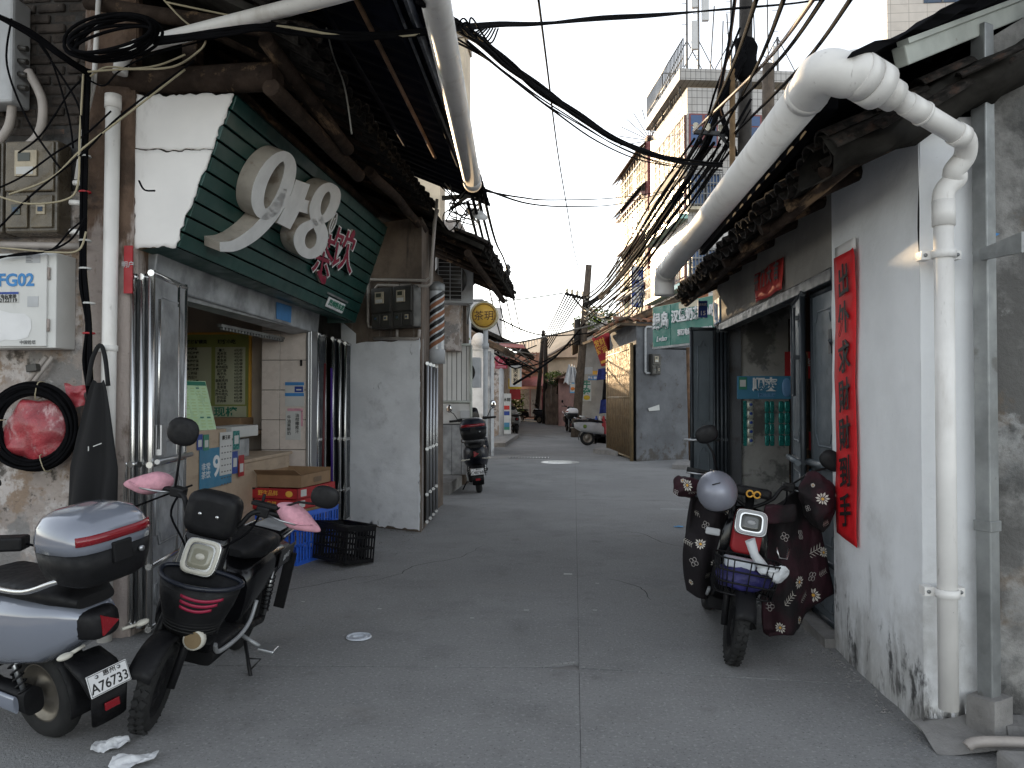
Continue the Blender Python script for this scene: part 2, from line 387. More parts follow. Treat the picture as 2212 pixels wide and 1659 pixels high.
mk('cream_house', (.66, .58, .44), .85, var=.12, sc=.8, layers=[((.3, .27, .22), 1.2, .55, .7, .5)])
mk('roof_grey', (.30, .27, .24), .9, var=.15, sc=1.5)
mk('yellow_board', (.62, .36, .05), .5, var=.05)
mk('yellow_ring', (.45, .40, .27), .4, var=.1)
mk('brown_ink', (.07, .03, .012), .6, var=0)
mk('yellow', (.62, .42, .03), .6, var=.1)
mk('orange', (.60, .18, .03), .6, var=.1)
mk('cloth_black', (.008, .008, .009), .9, var=.2)
mk('cloth_blue', (.03, .05, .22), .85, var=.3, sc=7)
mk('cloth_white', (.6, .62, .64), .85, var=.1, sc=7)
mk('stone', (.26, .25, .24), .9, var=.2, sc=5, bump=.5, bsc=30)
mk('manhole', (.55, .55, .53), .35, .6, var=.15, sc=8)
mk('barber', (.50, .52, .54), .25, var=.06, coat=.5)
mk('bulb', (.8, .8, .76), .2, var=0)
mk('purple', (.055, .02, .20), .45, var=.1)
mk('maroon', (.09, .012, .014), .5, var=.1)
mk('straw', (.16, .11, .06), .9, var=.3)
mk('brick_broken', (.17, .075, .045), .92, var=.3, sc=14, bump=.6, bsc=40, layers=[((.05, .035, .028), 9, .5, .64, .8)])
mk('menu_faint', (.48, .64, .26), .5, var=0)
# ------------------------------------------------------------------ ground and street slabs
def tilemat(name, col, line, tw, th, ang, rough=.35, off=0.0, grime=None):
    m = mat(name, col, rough, var=.1, sc=.7, layers=[grime] if grime else ()); t = m.node_tree; N = t.nodes; L = t.links; p = N['Principled BSDF']
    src = p.inputs['Base Color'].links[0].from_socket
    g = N.new('ShaderNodeNewGeometry'); mp = N.new('ShaderNodeMapping'); mp.vector_type = 'POINT'; mp.inputs['Rotation'].default_value = (0, 0, -ang)
    L.new(g.outputs['Position'], mp.inputs[0]); sx = N.new('ShaderNodeSeparateXYZ'); L.new(mp.outputs[0], sx.inputs[0])
    cx = N.new('ShaderNodeCombineXYZ'); L.new(sx.outputs[0], cx.inputs[0]); L.new(sx.outputs[2], cx.inputs[1])
    b = N.new('ShaderNodeTexBrick'); L.new(cx.outputs[0], b.inputs['Vector']); b.offset = off
    b.inputs['Scale'].default_value = 1; b.inputs['Brick Width'].default_value = tw; b.inputs['Row Height'].default_value = th
    b.inputs['Mortar Size'].default_value = .012; b.inputs['Mortar Smooth'].default_value = .3
    b.inputs['Mortar'].default_value = (*line, 1); L.new(src, b.inputs['Color1'])
    hv = N.new('ShaderNodeBrightContrast'); hv.inputs[1].default_value = -.03; L.new(src, hv.inputs[0]); L.new(hv.outputs[0], b.inputs['Color2'])
    L.new(b.outputs['Color'], p.inputs['Base Color']); M[name] = m
gr = MB().b2((-300, -60, -.4), (300, 600, -.08)).build('ground', M['joint']); tag(gr, kind='structure')
gr.data.materials[0] = M['ground']
st = bpy.data.objects.new('street', MB().b2((-9, -4, -.079), (9, 66, -.022)).mesh('street', M['joint'])); link(st); tag(st, kind='structure'); XF[st.name] = Matrix()
def edge(y): return lambda x: y + (.0 if x > 0 else .062 * x) - (.10 * x if x > 0 else 0) * .9
ys = [-4, None, 12.2, 19.9, 27.6, 35.5, 43.5, 52, 66]
def yj(i, x):
    if i == 1: return 4.61 + (.06 * x if x < 0 else -.09 * x)
    return ys[i] + .02 * math.sin(x * 1.7 + i)
for i in range(len(ys) - 1):
    for sgn in (-1, 1):
        xs = [0.028 + sgn * d for d in ((.0008, .35, .8, 1.5, 2.4, 4, 9))]
        if sgn < 0: xs = [x - .001 for x in xs]
        g = .010 if i < 2 else .006
        lo = [(x, yj(i, x) + (g if i else 0) + rnd.uniform(-.002, .002)) for x in xs]
        hi = [(x, yj(i + 1, x) - g + rnd.uniform(-.002, .002)) for x in xs]
        if sgn < 0 and i == 1:    # spalled corner beside the joint crossing
            x0, y0 = lo[0]; lo = [(x0, y0 + .085), (x0 - .03, y0 + .10), (x0 - .07, y0 + .085), (x0 - .11, y0 + .06), (x0 - .15, y0 + .045), (x0 - .185, y0 + .012)] + lo[1:]
        if sgn < 0 and i == 0:
            x0, y0 = hi[0]; hi = [(x0, y0 - .03), (x0 - .06, y0 - .018), (x0 - .13, y0 - .022), (x0 - .17, y0 - .004)] + hi[1:]
        if sgn > 0 and i == 1: x0, y0 = lo[0]; lo = [(x0, y0 + .012), (x0 + .04, y0 + .016), (x0 + .12, y0 + .004)] + lo[1:]
        poly = lo + hi[::-1]
        if sgn < 0: poly = poly[::-1]
        MB().prism(poly, .03, z0=-.03).build('slab', M['concrete'], st)
MB().add([(-.15, 4.58, -.021), (.04, 4.58, -.021), (.04, 4.72, -.021), (-.15, 4.70, -.021)], [(0, 1, 2, 3)]).build('chipped_concrete', M['stone'], st)

# ------------------------------------------------------------------ right shop house
WX = 1.66
rh = thing('shop_house', 'low whitewashed shop house with a red couplet and grey folding doors, street right side', 'house', (2.4, 6, 0))
def slabgrid(p0, ax, ay, lx, ly, nx, ny, amp, seed=0, fade=.0):
    """uneven plaster skin as a grid"""
    p0 = Vector(p0); ax = Vector(ax); ay = Vector(ay); n = ax.cross(ay)
    def fn(s, t):
        q = p0 + ax * (s * lx) + ay * (t * ly)
        return q + n * (amp * noise.noise(q * 2.3 + V(seed, 0, 0)) + .4 * amp * noise.noise(q * 7))
    return fn
wl = MB()
wl.grid(slabgrid((WX, 5.1, 0), (0, -1, 0), (0, 0, 1), 1.26, 2.95, 26, 50, .012), 26, 50)
def nearface(s, t):
    x = WX + .25 * s; z = 2.95 * t
    if t == 0: z = .10 + .16 * s + .05 * math.sin(s * 23) + .03 * math.sin(s * 51)
    q = V(x, 3.84, z); q.y += .010 * noise.noise(q * 4); return q
wl.grid(nearface, 12, 40)
wl.grid(lambda s, t: V(WX + .25 * s, 5.1, 2.95 * t), 1, 1)
wl.build('wall', M['plaster_white'], rh)
MB().b2((WX + .03, 3.865, 0), (1.93, 5.08, 2.93)).build('wall_core', M['stone'], rh)
gw = MB()
gw.grid(lambda s, t: (lambda q: q + V(0, .03 * noise.noise(q * 2.2) + .012 * noise.noise(q * 9), 0))(V(1.915 + 4.2 * s, 3.87, (2.80 + .6 * (1.045 + 4.2 * s) - .14) * t)), 70, 76)
gw.build('gable_wall', M['gable'], rh)
MB().b2((1.95, 3.93, 0), (6.2, 4.1, 3.2)).build('gable_core', M['dark_wall'], rh)
MB().b2((1.98, 3.72, .0), (6, 3.86, .10)).jit(.02, 6).build('plinth', M['stone'], rh)
lt = MB(); lt.grid(slabgrid((WX, 9.35, 2.45), (0, -1, 0), (0, 0, 1), 4.25, .6, 40, 8, .01, 5), 40, 8)
lt.b2((WX + .02, 5.1, 2.45), (1.9, 9.35, 3.05)); lt.build('lintel', M['grey_render2'], rh)
MB().b2((WX + .01, 8.95, 0), (1.9, 9.35, 2.44)).build('far_jamb', M['grey_render'], rh)
MB().b2((WX - .01, 5.1, 2.36), (WX + .10, 8.95, 2.445)).b2((WX + .0, 8.86, 0), (WX + .09, 8.945, 2.36)).build('door_frame', M['door_frame'], rh, .006)
MB().b2((WX - .06, 5.1, 0), (WX + .2, 8.95, .06)).jit(.01, 8).build('door_sill', M['stone'], rh)
# room behind the opening
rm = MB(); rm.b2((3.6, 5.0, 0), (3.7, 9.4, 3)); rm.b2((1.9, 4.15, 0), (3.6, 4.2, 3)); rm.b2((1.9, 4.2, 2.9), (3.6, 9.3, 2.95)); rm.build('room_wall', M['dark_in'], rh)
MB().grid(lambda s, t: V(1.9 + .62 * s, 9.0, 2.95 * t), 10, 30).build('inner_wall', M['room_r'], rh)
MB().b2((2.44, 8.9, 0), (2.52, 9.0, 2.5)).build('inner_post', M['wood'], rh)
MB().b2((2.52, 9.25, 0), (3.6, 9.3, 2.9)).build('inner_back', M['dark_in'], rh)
def leaf(p0, p1, z0, z1, parent, mt=M['door_grey'], mf=M['door_frame'], name='door_leaf', face=-1, nb=2, tubes=True):
    """folding steel door leaf from p0 to p1 (xy), embossed panels on the side given by face"""
    a = V(p0[0], p0[1], 0); b = V(p1[0], p1[1], 0); L = (b - a).length
    fr = frame(a + V(0, 0, z0), (b - a), (0, 0, 1)); H = z1 - z0; n = face
    o = MB().b2((.02, .02, -.008), (L - .02, H - .02, .008), fr).build(name, mt, parent)
    e = .022
    f = MB()
    for q in ([(e, 0, 0), (e, H, 0)], [(L - e, 0, 0), (L - e, H, 0)], [(0, H - e, 0), (L, H - e, 0)], [(0, e, 0), (L, e, 0)], [(0, H * .46, 0), (L, H * .46, 0)], [(0, H * .18, 0), (L, H * .18, 0)]):
        f.tube([fr @ Vector(p) for p in q], e, 8)
    f.build('frame', mf if not tubes else mf, o)
    for (h0, h1) in ((.02, .17), (.21, .44), (.50, .95)):
        w0 = .09; c = min(.07, L * .18); y0 = H * h0 + .05; y1 = H * h1 - .04
        if y1 - y0 < .15: continue
        pts = [(w0, y0 + c), (w0 + c * .5, y0 + c), (w0 + c, y0), (L - w0 - c, y0), (L - w0 - c * .5, y0 + c), (L - w0, y0 + c), (L - w0, y1 - c), (L - w0 - c * .5, y1 - c), (L - w0 - c, y1), (w0 + c, y1), (w0 + c * .5, y1 - c), (w0, y1 - c)]
        r = MB()
        r.tube([fr @ V(x, y, .008 * n) for x, y in pts], .008, 6, closed=True)
        ins = [(L / 2 + (x - L / 2) * .8, (y0 + y1) / 2 + (y - (y0 + y1) / 2) * .94) for x, y in pts]
        r.prism(ins, .007, fr, z0=.008 if n > 0 else -.015)
        r.build('panel', mt, o)
    return o, fr, L, H
o1, f1, L1, H1 = leaf((1.72, 5.12), (1.72, 5.72), .07, 2.36, rh)
o2, f2, L2, H2 = leaf((1.655, 5.72), (1.76, 6.36), .07, 2.38, rh)
bo = MB()
for q in ([(.10, 1.55, -.05), (.10, 2.2, -.05)], [(.10, 1.55, -.05), (.20, 1.55, -.05)]): bo.tube([f2 @ Vector(p) for p in q], .009, 6)
for hh in (1.83, 2.12): bo.box((.10, hh, -.03), (.06, .03, .03), f2)
bo.build('bolt', M['door_frame'], o2)
MB().tube([f2 @ V(.0, 1.06, -.04), f2 @ V(L2, 1.06, -.04)], .022, 10).build('rail', M['door_grey'], o2)
MB().lathe([(.0, 0), (.045, 0), (.045, .012), (.0, .012)], 14, f2 @ Matrix.Translation((.1, .93, -.02))).build('hasp', M['steel_dull'], o2)
MB().tube([f1 @ V(.0, 1.07, -.03), f1 @ V(L1, 1.07, -.03)], .026, 10).build('rail', M['door_grey'], o1)
MB().box((.05, 1.9, -.03), (.05, .16, .05), f1).tube([f1 @ V(.05, 1.87, -.04), f1 @ V(-.06, 1.90, -.09)], .012, 6).build('bolt', M['door_frame'], o1)
o3, f3, L3, H3 = leaf((1.30, 8.80), (1.60, 8.84), .07, 2.40, rh, face=1)
MB().tube([f3 @ V(-.08, 1.06, .03), f3 @ V(L3 + .03, 1.06, .03)], .014, 8).build('bolt', M['steel'], o3)
for k in range(3): leaf((1.615 + .045 * k, 8.82), (1.64 + .045 * k, 9.1), .07, 2.38, rh)
# eave: tiles, fascia, rafters
EY0, EY1 = 3.72, 9.3
def eave_z(x): return 2.735 + (x - 1.27) * .48
rs = MB(); rs.add([(1.25, EY0 - .02, eave_z(1.25) + .05), (1.25, EY1, eave_z(1.25) + .05), (4.2, EY1, eave_z(4.2) + .05), (4.2, EY0 - .02, eave_z(4.2) + .05), (1.25, EY0 - .02, eave_z(1.25) + .02), (1.25, EY1, eave_z(1.25) + .02), (4.2, EY1, eave_z(4.2) + .02), (4.2, EY0 - .02, eave_z(4.2) + .02)],
   [(0, 3, 2, 1), (4, 5, 6, 7), (0, 1, 5, 4), (3, 7, 6, 2), (0, 4, 7, 3), (1, 2, 6, 5)])
roof = rs.build('roof', M['dark_wall'], rh)
def tile_mesh(r, ln, cover=True):
    """half-round clay tile along +X, rising in z"""
    n = 7; vs = []; sg = 1 if cover else -1
    for x in (0, ln):
        rr = r * (1 if x else 1.12)
        for k in (0, 1):
            q = rr - .014 * k
            for i in range(n + 1):
                a = math.pi * i / n * .92 + math.pi * .04
                vs.append((x, -math.cos(a) * q, sg * (math.sin(a) * q * .72)))
    N = n + 1; fs = []
    for i in range(n):
        fs += [(i, i + 1, 2 * N + i + 1, 2 * N + i), (N + i, 3 * N + i, 3 * N + i + 1, N + i + 1), (i, N + i, N + i + 1, i + 1), (2 * N + i, 2 * N + i + 1, 3 * N + i + 1, 3 * N + i)]
    fs += [(0, 2 * N, 3 * N, N), (n, N + n, 3 * N + n, 2 * N + n)]
    return MB().add(vs, fs)
def tiles_along(parent, mt, y0, y1, pitch, r, posfn, courses=2, ln=.24, rise=.30, flip=1):
    tc = None; tp = None; n = int((y1 - y0) / pitch)
    for c in range(courses):
        for i in range(n):
            for cov in (True, False):
                y = y0 + pitch * (i + (0 if cov else .5)); p = posfn(y, c)
                j = V(rnd.uniform(-.025, .02), rnd.uniform(-.012, .012), rnd.uniform(-.008, .012) + (.02 if cov else .012))
                mw = Matrix.Translation(p + j) @ Matrix.Rotation(rnd.uniform(-.08, .08) + (0 if flip > 0 else math.pi), 4, 'Z') @ Matrix.Rotation(-math.atan(rise) + rnd.uniform(-.05, .05), 4, 'Y')
                src = tc if cov else tp
                if src is None:
                    o = tile_mesh(r, ln, cov).build('tile', mt, parent, local=True); o.matrix_local = XF[parent.name] @ mw
                    if cov: tc = o
                    else: tp = o
                else: inst(src, parent, mw)
tiles_along(roof, M['tile_dark'], EY0, EY1, .215, .078, lambda y, c: V(1.19 + .2 * c, y, eave_z(1.19 + .2 * c) + .075 + .02 * c + .02 * noise.noise(V(y * 2, c, 0))), 3, .26, .48)
fa = MB().tube([(1.33, EY0 + .05, eave_z(1.3) - .02), (1.33, 6.4, eave_z(1.3) - .03), (1.33, EY1 - .05, eave_z(1.3) - .03)], .035, 8); fa.jit(.01, 5); fa.build('eave_board', M['wood'], roof)
for k in range(9):
    y = 3.95 + k * .64; MB().tube([(1.24, y, eave_z(1.24) + .0), (1.9, y + .01, eave_z(1.9) - .02)], .04, 7).jit(.008, 6).build('rafter', M['wood'], roof)
# broken verge of tiles and mortar on the near gable
vg = MB()
def verge(s, t):
    x = 1.16 + 2.3 * s; a = 2 * math.pi * t
    q = V(x, 3.80 - .18 * math.cos(a), eave_z(x) + .04 + .11 * math.sin(a)); return q + noise.noise_vector(q * 5) * .055 + noise.noise_vector(q * 14) * .02
vg.grid(verge, 44, 14); vg.build('verge', M['dark_wall'], roof)
for k in range(11):
    x = 1.2 + k * .19; tt = tile_mesh(.09, .26, True).build('tile', M['tile_dark'], roof, local=True)
    tt.matrix_local = XF[roof.name] @ Matrix.Translation((x, 3.66 + rnd.uniform(-.03, .04), eave_z(x) + .02 + rnd.uniform(-.04, .05))) @ Matrix.Rotation(rnd.uniform(-.3, .3), 4, 'Z') @ Matrix.Rotation(-.45 + rnd.uniform(-.2, .2), 4, 'Y') @ Matrix.Rotation(rnd.uniform(-.3, .3), 4, 'X')
for k in range(0):
    p = V(1.60 + .10 * (k % 2), 3.86 + .02 * k, 2.67 + .06 * (k // 2)); MB().grid(lambda s, t: p + V(0, 0, 0) + (lambda a, b: V(.055 * math.cos(a) * math.cos(b), .07 * math.cos(a) * math.sin(b), .035 * math.sin(a)))(math.pi * (t - .5), 2 * math.pi * s) + noise.noise_vector(p * 9 + V(s, t, 0) * 4) * .02, 12, 8).build('brick', M['brick_broken'], rh)
# couplet and lintel banner
cp = thing('couplet_scroll', 'tall red paper couplet with black characters pasted on the white wall, right', 'banner', (WX - .02, 4.8, .73))
def cs(s, t):
    y = 4.985 - .355 * s; z = .76 + 1.72 * t - .03 * s * (1 - t); q = V(WX - .022 - .004 * math.sin(t * 14) * (1 if s in (0, 1) else .3), y, z)
    q.x += .004 * noise.noise(q * 6) - (.01 if t > .98 and s == 1 else 0); return q
MB().grid(cs, 6, 40).build('paper', M['red_paper'], cp, solid=.002)
MB().grid(lambda s, t: V(WX - .018, 4.985 - .355 * s, 2.475 + .07 * t), 4, 2).build('tape', M['panel_white'], cp, solid=.002)
for k, ch in enumerate('出外求財財到手'):
    text(ch, .205, M['ink'], cp, frame((WX - .034, 4.795, 2.30 - k * .232), (0, -1, .18), (0, .18, 1)), .003, .013, sx=.95, shear=.08, name='character')
lb = thing('lintel_banner', 'faded red paper banner over the grey shop door on the right', 'banner', (WX - .02, 6.62, 2.45))
MB().grid(lambda s, t: V(WX - .03 - .012 * math.sin(s * 9 + t * 2), 7.05 - .87 * s, 2.455 + .255 * t), 24, 6).build('paper', M['red_fade'], lb, solid=.002)
for k, ch in enumerate('开门大吉'): text(ch, .15, M['ink_grey'], lb, frame((WX - .05, 6.95 - k * .22, 2.61), (0, -1, 0), (0, 0, 1)), .002, .03, shear=.1, name='character')
# things in the opening
ad = thing('hanging_advert', 'blue hanging shampoo advert with white characters in the right shop opening', 'advert', (2.0, 8.2, 1.6))
MB().b2((1.70, 8.20, 1.59), (2.28, 8.22, 1.83)).build('board', M['poster_blue'], ad, .004)
text('顺爽', .14, M['white_paint'], ad, frame((1.98, 8.198, 1.735), (1, 0, 0), (0, 0, 1)), .002, .05, sx=.9)
text('控油去屑', .045, M['blue_pale'], ad, frame((2.0, 8.198, 1.63), (1, 0, 0), (0, 0, 1)), .002, .03)
MB().ell((2.2, 8.19, 1.71), (.05, .01, .10)).build('bottle_picture', M['blue_pale'], ad)
MB().b2((1.715, 8.19, 1.69), (1.795, 8.199, 1.82)).build('payment_card', M['menu_head'], ad); MB().b2((1.725, 8.186, 1.72), (1.785, 8.19, 1.79)).build('card_window', M['paper'], ad)
for k, (x0, x1, mt, lab) in enumerate(((1.80, 1.87, 'foil', 'silver sachet strip hanging leftmost under the blue advert'), (1.98, 2.08, 'teal_foil', 'teal sachet strip hanging in the middle under the blue advert'), (2.12, 2.24, 'teal_foil', 'wide teal sachet strip hanging rightmost under the blue advert'))):
    t = thing('sachet_strip', lab, 'sachets', ((x0 + x1) / 2, 8.22, 1.1), group='sachet strips under the advert')
    nn = 5 if k == 0 else 4
    for j in range(nn):
        z = 1.57 - (j + .5) * .47 / nn
        for i in range(1 if k == 0 else 2):
            w = (x1 - x0) / (1 if k == 0 else 2); c = x0 + (i + .5) * w
            sct = MB().ell((c, 8.215, z), (w * .5, .012, .47 / nn * .5), 10, 6, e=.45).build('sachet', M[mt], t)
            if k == 0: MB().ell((c + .005, 8.202, z + .01), (w * .25, .003, .016)).build('emblem', M['blue_sign'], sct)
MB().b2((1.765, 8.222, 1.1), (1.80, 8.23, 1.57)).build('sachet_side', M['teal_foil'], bpy.data.objects['sachet_strip'])
sh = thing('shop_shelf', 'dim wooden shelf of goods inside the right shop', 'shelf', (2.75, 8.9, 0))
MB().b2((2.5, 8.6, 1.0), (3.3, 9.0, 1.03)).b2((2.5, 8.6, .55), (3.3, 9, .58)).b2((2.5, 8.6, 0), (2.54, 8.64, 2.1)).b2((3.26, 8.6, 0), (3.3, 8.64, 2.1)).build('rack', M['wood'], sh)
for k, (x, z, w, h, mt, lab) in enumerate(((2.62, 1.03, .16, .2, 'red', 'red packet on the dim shop shelf'), (2.82, 1.03, .14, .16, 'room', 'brown carton on the dim shop shelf'), (2.64, .58, .18, .24, 'poster_blue', 'blue carton on the low shop shelf'), (2.85, .58, .15, .2, 'red_card', 'dark red carton on the low shop shelf'))):
    solo('packet', MB().box((x, 8.7, z + h / 2), (w, .14, h), rz=.1 * k), M[mt], lab, 'packet', bevel=.006)
po = solo('red_poster', MB().b2((2.36, 8.85, 1.82), (2.85, 8.86, 2.12)), M['red_card'], 'dark red poster with white characters inside the right shop', 'poster')
text('恒 纪', .10, M['white_dull'], po, frame((2.58, 8.847, 1.99), (1, 0, 0), (0, 0, 1)), .002, .02)
hp = solo('house_plate', MB().b2((1.475, 9.30, 2.56), (1.585, 9.315, 2.76)), M['blue_sign'], 'dark blue house number plate reading 15 beside the right shop', 'plate')
text('15', .07, M['white_paint'], hp, frame((1.53, 9.297, 2.61), (1, 0, 0), (0, 0, 1)), .002, .02); text('桥东路', .032, M['white_paint'], hp, frame((1.53, 9.297, 2.71), (1, 0, 0), (0, 0, 1)), .002, .02)
solo('blue_plaque', MB().b2((WX - .02, 8.86, 2.46), (WX - .005, 9.18, 2.74)), M['blue_pale'], 'plain pale blue panel at the far end of the right shop lintel', 'panel')

# ------------------------------------------------------------------ right canopy, gutter and down pipe
cn = thing('metal_canopy', 'dark corrugated metal canopy with pale beam and steel post, right', 'canopy', (1.9, 3.79, 0))
def shz(x): return 2.80 + .6 * (x - .87)
def sheet(s, t):
    x = 1.10 + 2.4 * s; y0 = 3.12 + .5 * (x - 1.1); y = y0 + (7.25 - y0) * t
    ph = (y / .24) % 1.0; h = .032 * min(1, max(0, (abs(ph - .5) - .15) / .12)); return V(x, y, shz(x) + h)
cs_ = MB(); cs_.grid(sheet, 22, 150, smooth=False); cs_.build('sheet', M['sheet_dark'], cn, solid=.004)
def bx(p0, p1, w, h):
    p0 = Vector(p0); p1 = Vector(p1); fr = frame(p0, p1 - p0, (0, 0, 1)); return MB().b2((0, -h / 2, -w / 2), ((p1 - p0).length, h / 2, w / 2), fr)
bx((1.38, 3.36, shz(1.38) - .06), (2.75, 4.48, shz(2.75) - .06), .06, .085).build('beam', M['beam_paint'], cn, .006)
bx((1.38, 3.33, shz(1.38) - .012), (2.75, 4.44, shz(2.75) - .012), .05, .022).build('beam_lip', M['beam_paint'], cn)
for k in range(3): bx((1.18 + .55 * k, 3.6 + .3 * k, shz(1.18 + .55 * k) - .04), (1.18 + .55 * k, 7.2, shz(1.18 + .55 * k) - .04), .05, .05).build('purlin', M['sheet_dark'], cn)
pst = MB(); fr = Matrix.Translation((1.925, 3.775, 0)) @ Matrix.Rotation(R(32), 4, 'Z'); pst.b2((-.036, -.036, .0), (.036, .036, 3.36), fr); pst.build('post', M['galv'], cn, .006)
MB().b2((-.042, -.042, .98), (.042, .042, 1.03), fr).build('post_joint', M['galv'], cn, .004)
MB().b2((-.07, -.07, 0), (.07, .07, .22), fr).jit(.02, 9).build('post_foot', M['stone'], cn)
gp = thing('roof_gutter_pipe', 'white plastic gutter pipe along the right eave with elbow and down pipe', 'pipe', (1.72, 3.70, .2))
G0 = at(1742, 205, y=3.48); G1 = at(1441, 585, y=7.15); GDR = (G1 - G0).normalized()
MB().tube([G0, G1], .088, 28).build('gutter', M['pvc'], gp)
MB().tube(smooth([G1 - GDR * .05, G1 + GDR * .08, G1 + GDR * .15 + V(0, 0, -.06), G1 + GDR * .16 + V(0, 0, -.20)], 5), .092, 22).build('end_elbow', M['pvc'], gp)
E0 = at(1846, 157, y=3.26); E1 = at(2088, 302, y=3.58); EDR = (E1 - E0).normalized(); CN = at(1788, 140, y=3.22)
MB().tube(smooth([G0 + GDR * .02, G0 - GDR * .04, CN + GDR * .10, CN + GDR * .03 + EDR * .03, CN + EDR * .10, E0 - EDR * .0, E0 + EDR * .03], 7), .091, 30).build('elbow', M['pvc'], gp)
def seg(a, b, t0, t1, r, name, n=22):
    return MB().tube([a.lerp(b, t0), a.lerp(b, t1)], r, n).build(name, M['pvc'], gp)
seg(G0 - GDR * .03, G0 + GDR * .3, 0, .12, .0945, 'collar')
ED = (E1 - E0).length
seg(E0, E1, .0, .09, .096, 'collar'); seg(E0, E1, .088, .10, .091, 'joint'); seg(E0, E1, .10, .21, .096, 'reducer')
MB().tube([E0.lerp(E1, .21), E0.lerp(E1, .24)], [.096, .066], 22).build('reducer_cone', M['pvc'], gp)
seg(E0, E1, .235, .34, .066, 'reducer'); seg(E0, E1, .34, .98, .046, 'pipe'); seg(E0, E1, .44, .60, .0505, 'coupling'); seg(E0, E1, .58, .60, .054, 'collar'); seg(E0, E1, .89, .965, .052, 'collar')
D0 = V(1.715, 3.715, 2.50)
MB().tube(smooth([E0.lerp(E1, .93), E1 + V(.005, .02, .0), E1 + V(.03, .08, -.05), E1 + V(-.005, .11, -.11), V(1.775, 3.715, 2.625), V(1.735, 3.715, 2.585), D0 + V(0, 0, .04), D0 - V(0, 0, .08)], 6), .047, 22).build('elbow', M['pvc'], gp)
MB().tube([D0, V(1.715, 3.715, .17)], .043, 24).build('down_pipe', M['pvc'], gp)
seg(D0 + V(0, 0, .02), D0 - V(0, 0, .1), 0, 1, .0495, 'collar')
for z in (2.27, .70):
    c = MB().lathe([(.045, -.02), (.053, -.018), (.053, .018), (.045, .02)], 20, Matrix.Translation((1.715, 3.715, z))).b2((1.625, 3.74, z - .02), (1.67, 3.80, z + .02)).b2((1.76, 3.74, z - .02), (1.805, 3.80, z + .02)).build('clamp', M['pvc'], gp)
    for x in (1.643, 1.787): MB().lathe([(0, 0), (.009, 0), (.009, .006), (0, .006)], 8, frame((x, 3.741, z), (1, 0, 0), (0, 0, 1))).build('screw', M['galv'], c)
solo('cement_patch', MB().grid(lambda s, t: (lambda q: q + V(0, 0, .05 * noise.noise(q * 5)))(V(1.62 + .5 * s, 3.62 + .26 * t, .012 + .12 * t * (1 - abs(s - .5)))), 14, 8), M['stone'], 'rough dark cement lump at the foot of the right down pipe', 'cement')
lg = solo('stone_ledge', MB().b2((1.80, 2.7, -.02), (3.2, 3.50, .09)).jit(.012, 5), M['stone'], 'low grey stone ledge at the bottom right corner of the picture', 'ledge', bevel=.02)
solo('waste_pipe', MB().tube(smooth([V(1.74, 3.60, .05), V(1.80, 3.60, .075), V(2.1, 3.585, .085), V(3.0, 3.56, .10)], 4), .024, 12), M['pvc_thin'], 'thin white waste pipe lying above the ledge, bottom right', 'pipe')
tr_ = solo('blue_tarp_awning', MB().add([at(2105, 545, y=3.82), at(2212, 500, y=3.4), at(2212, 545, y=3.4), at(2108, 565, y=3.82)], [(0, 1, 2, 3)]), M['galv'], 'sloping grey sheet awning at the right edge of the picture', 'awning', solid=.02)
MB().add([at(2106, 535, y=3.83), at(2160, 505, y=3.83), at(2140, 500, y=3.84), at(2105, 480, y=3.84)], [(0, 1, 2, 3)]).build('tarp', M['blue_print'], tr_)
# ------------------------------------------------------------------ left tea shop house
LX = -2.96
lh = thing('tea_shop_house', 'old tea shop house with soot dark brick gable and green plank sign, left', 'house', (-4, 7, 0))
# gable wall facing the camera
lw = MB(); lw.grid(lambda s, t: (lambda q: q + V(0, .025 * noise.noise(q * 2.4) + .012 * noise.noise(q * 8), 0))(V(-6 + 2.68 * s, 5.0, 3.02 * t)), 44, 50); lw.build('wall', M['oldwall'], lh)
lu = MB(); lu.grid(lambda s, t: (lambda q: q + V(0, .02 * noise.noise(q * 3), 0))(V(-6 + 2.7 * s, 5.01, 3.0 + .42 * t)), 30, 8); lu.build('wall_render', M['sootwall'], lh)
MB().b2((-6, 5.04, 0), (-2.99, 5.24, 5.2)).build('wall_core', M['dark_wall'], lh)
bk = None
for r in range(22):
    z = 3.44 + r * .072
    for c in range(6):
        x = -4.25 + c * .215 + (.107 if r % 2 else 0)
        if x > -3.28: continue
        mw = Matrix.Translation((x + rnd.uniform(-.006, .006), 5.056 + rnd.uniform(-.010, .014), z + rnd.uniform(-.004, .004))) @ Matrix.Rotation(rnd.uniform(-.03, .03), 4, 'Z') @ Matrix.Rotation(rnd.uniform(-.03, .03), 4, 'Y')
        if bk is None: bk = MB().box((0, 0, 0), (.2, .1, .058)).build('brick', M['brick_soot'], lh, local=True, bevel=.008); bk.matrix_local = XF[lh.name] @ mw
        else:
            b = inst(bk, lh, mw); md = b.modifiers.new('b', 'BEVEL'); md.width = .008; md.segments = 1
MB().b2((-6, 5.02, 3.4), (-3.2, 5.06, 5.1)).build('brick_mortar', M['sootwall'], lh)
pr = MB(); pr.grid(lambda s, t: (lambda q: q + V(.02 * noise.noise(q * 3), .03 * noise.noise(q * 2.6) + .012 * noise.noise(q * 9), 0))(V(-3.34 + .38 * s + .0, 4.94 + (.06 if s in (0, 1) else 0), 5.0 * t)), 8, 60)
pr.b2((-3.33, 4.97, 0), (-2.97, 5.2, 5.0)); pr.build('corner_pier', M['pier_brown'], lh)
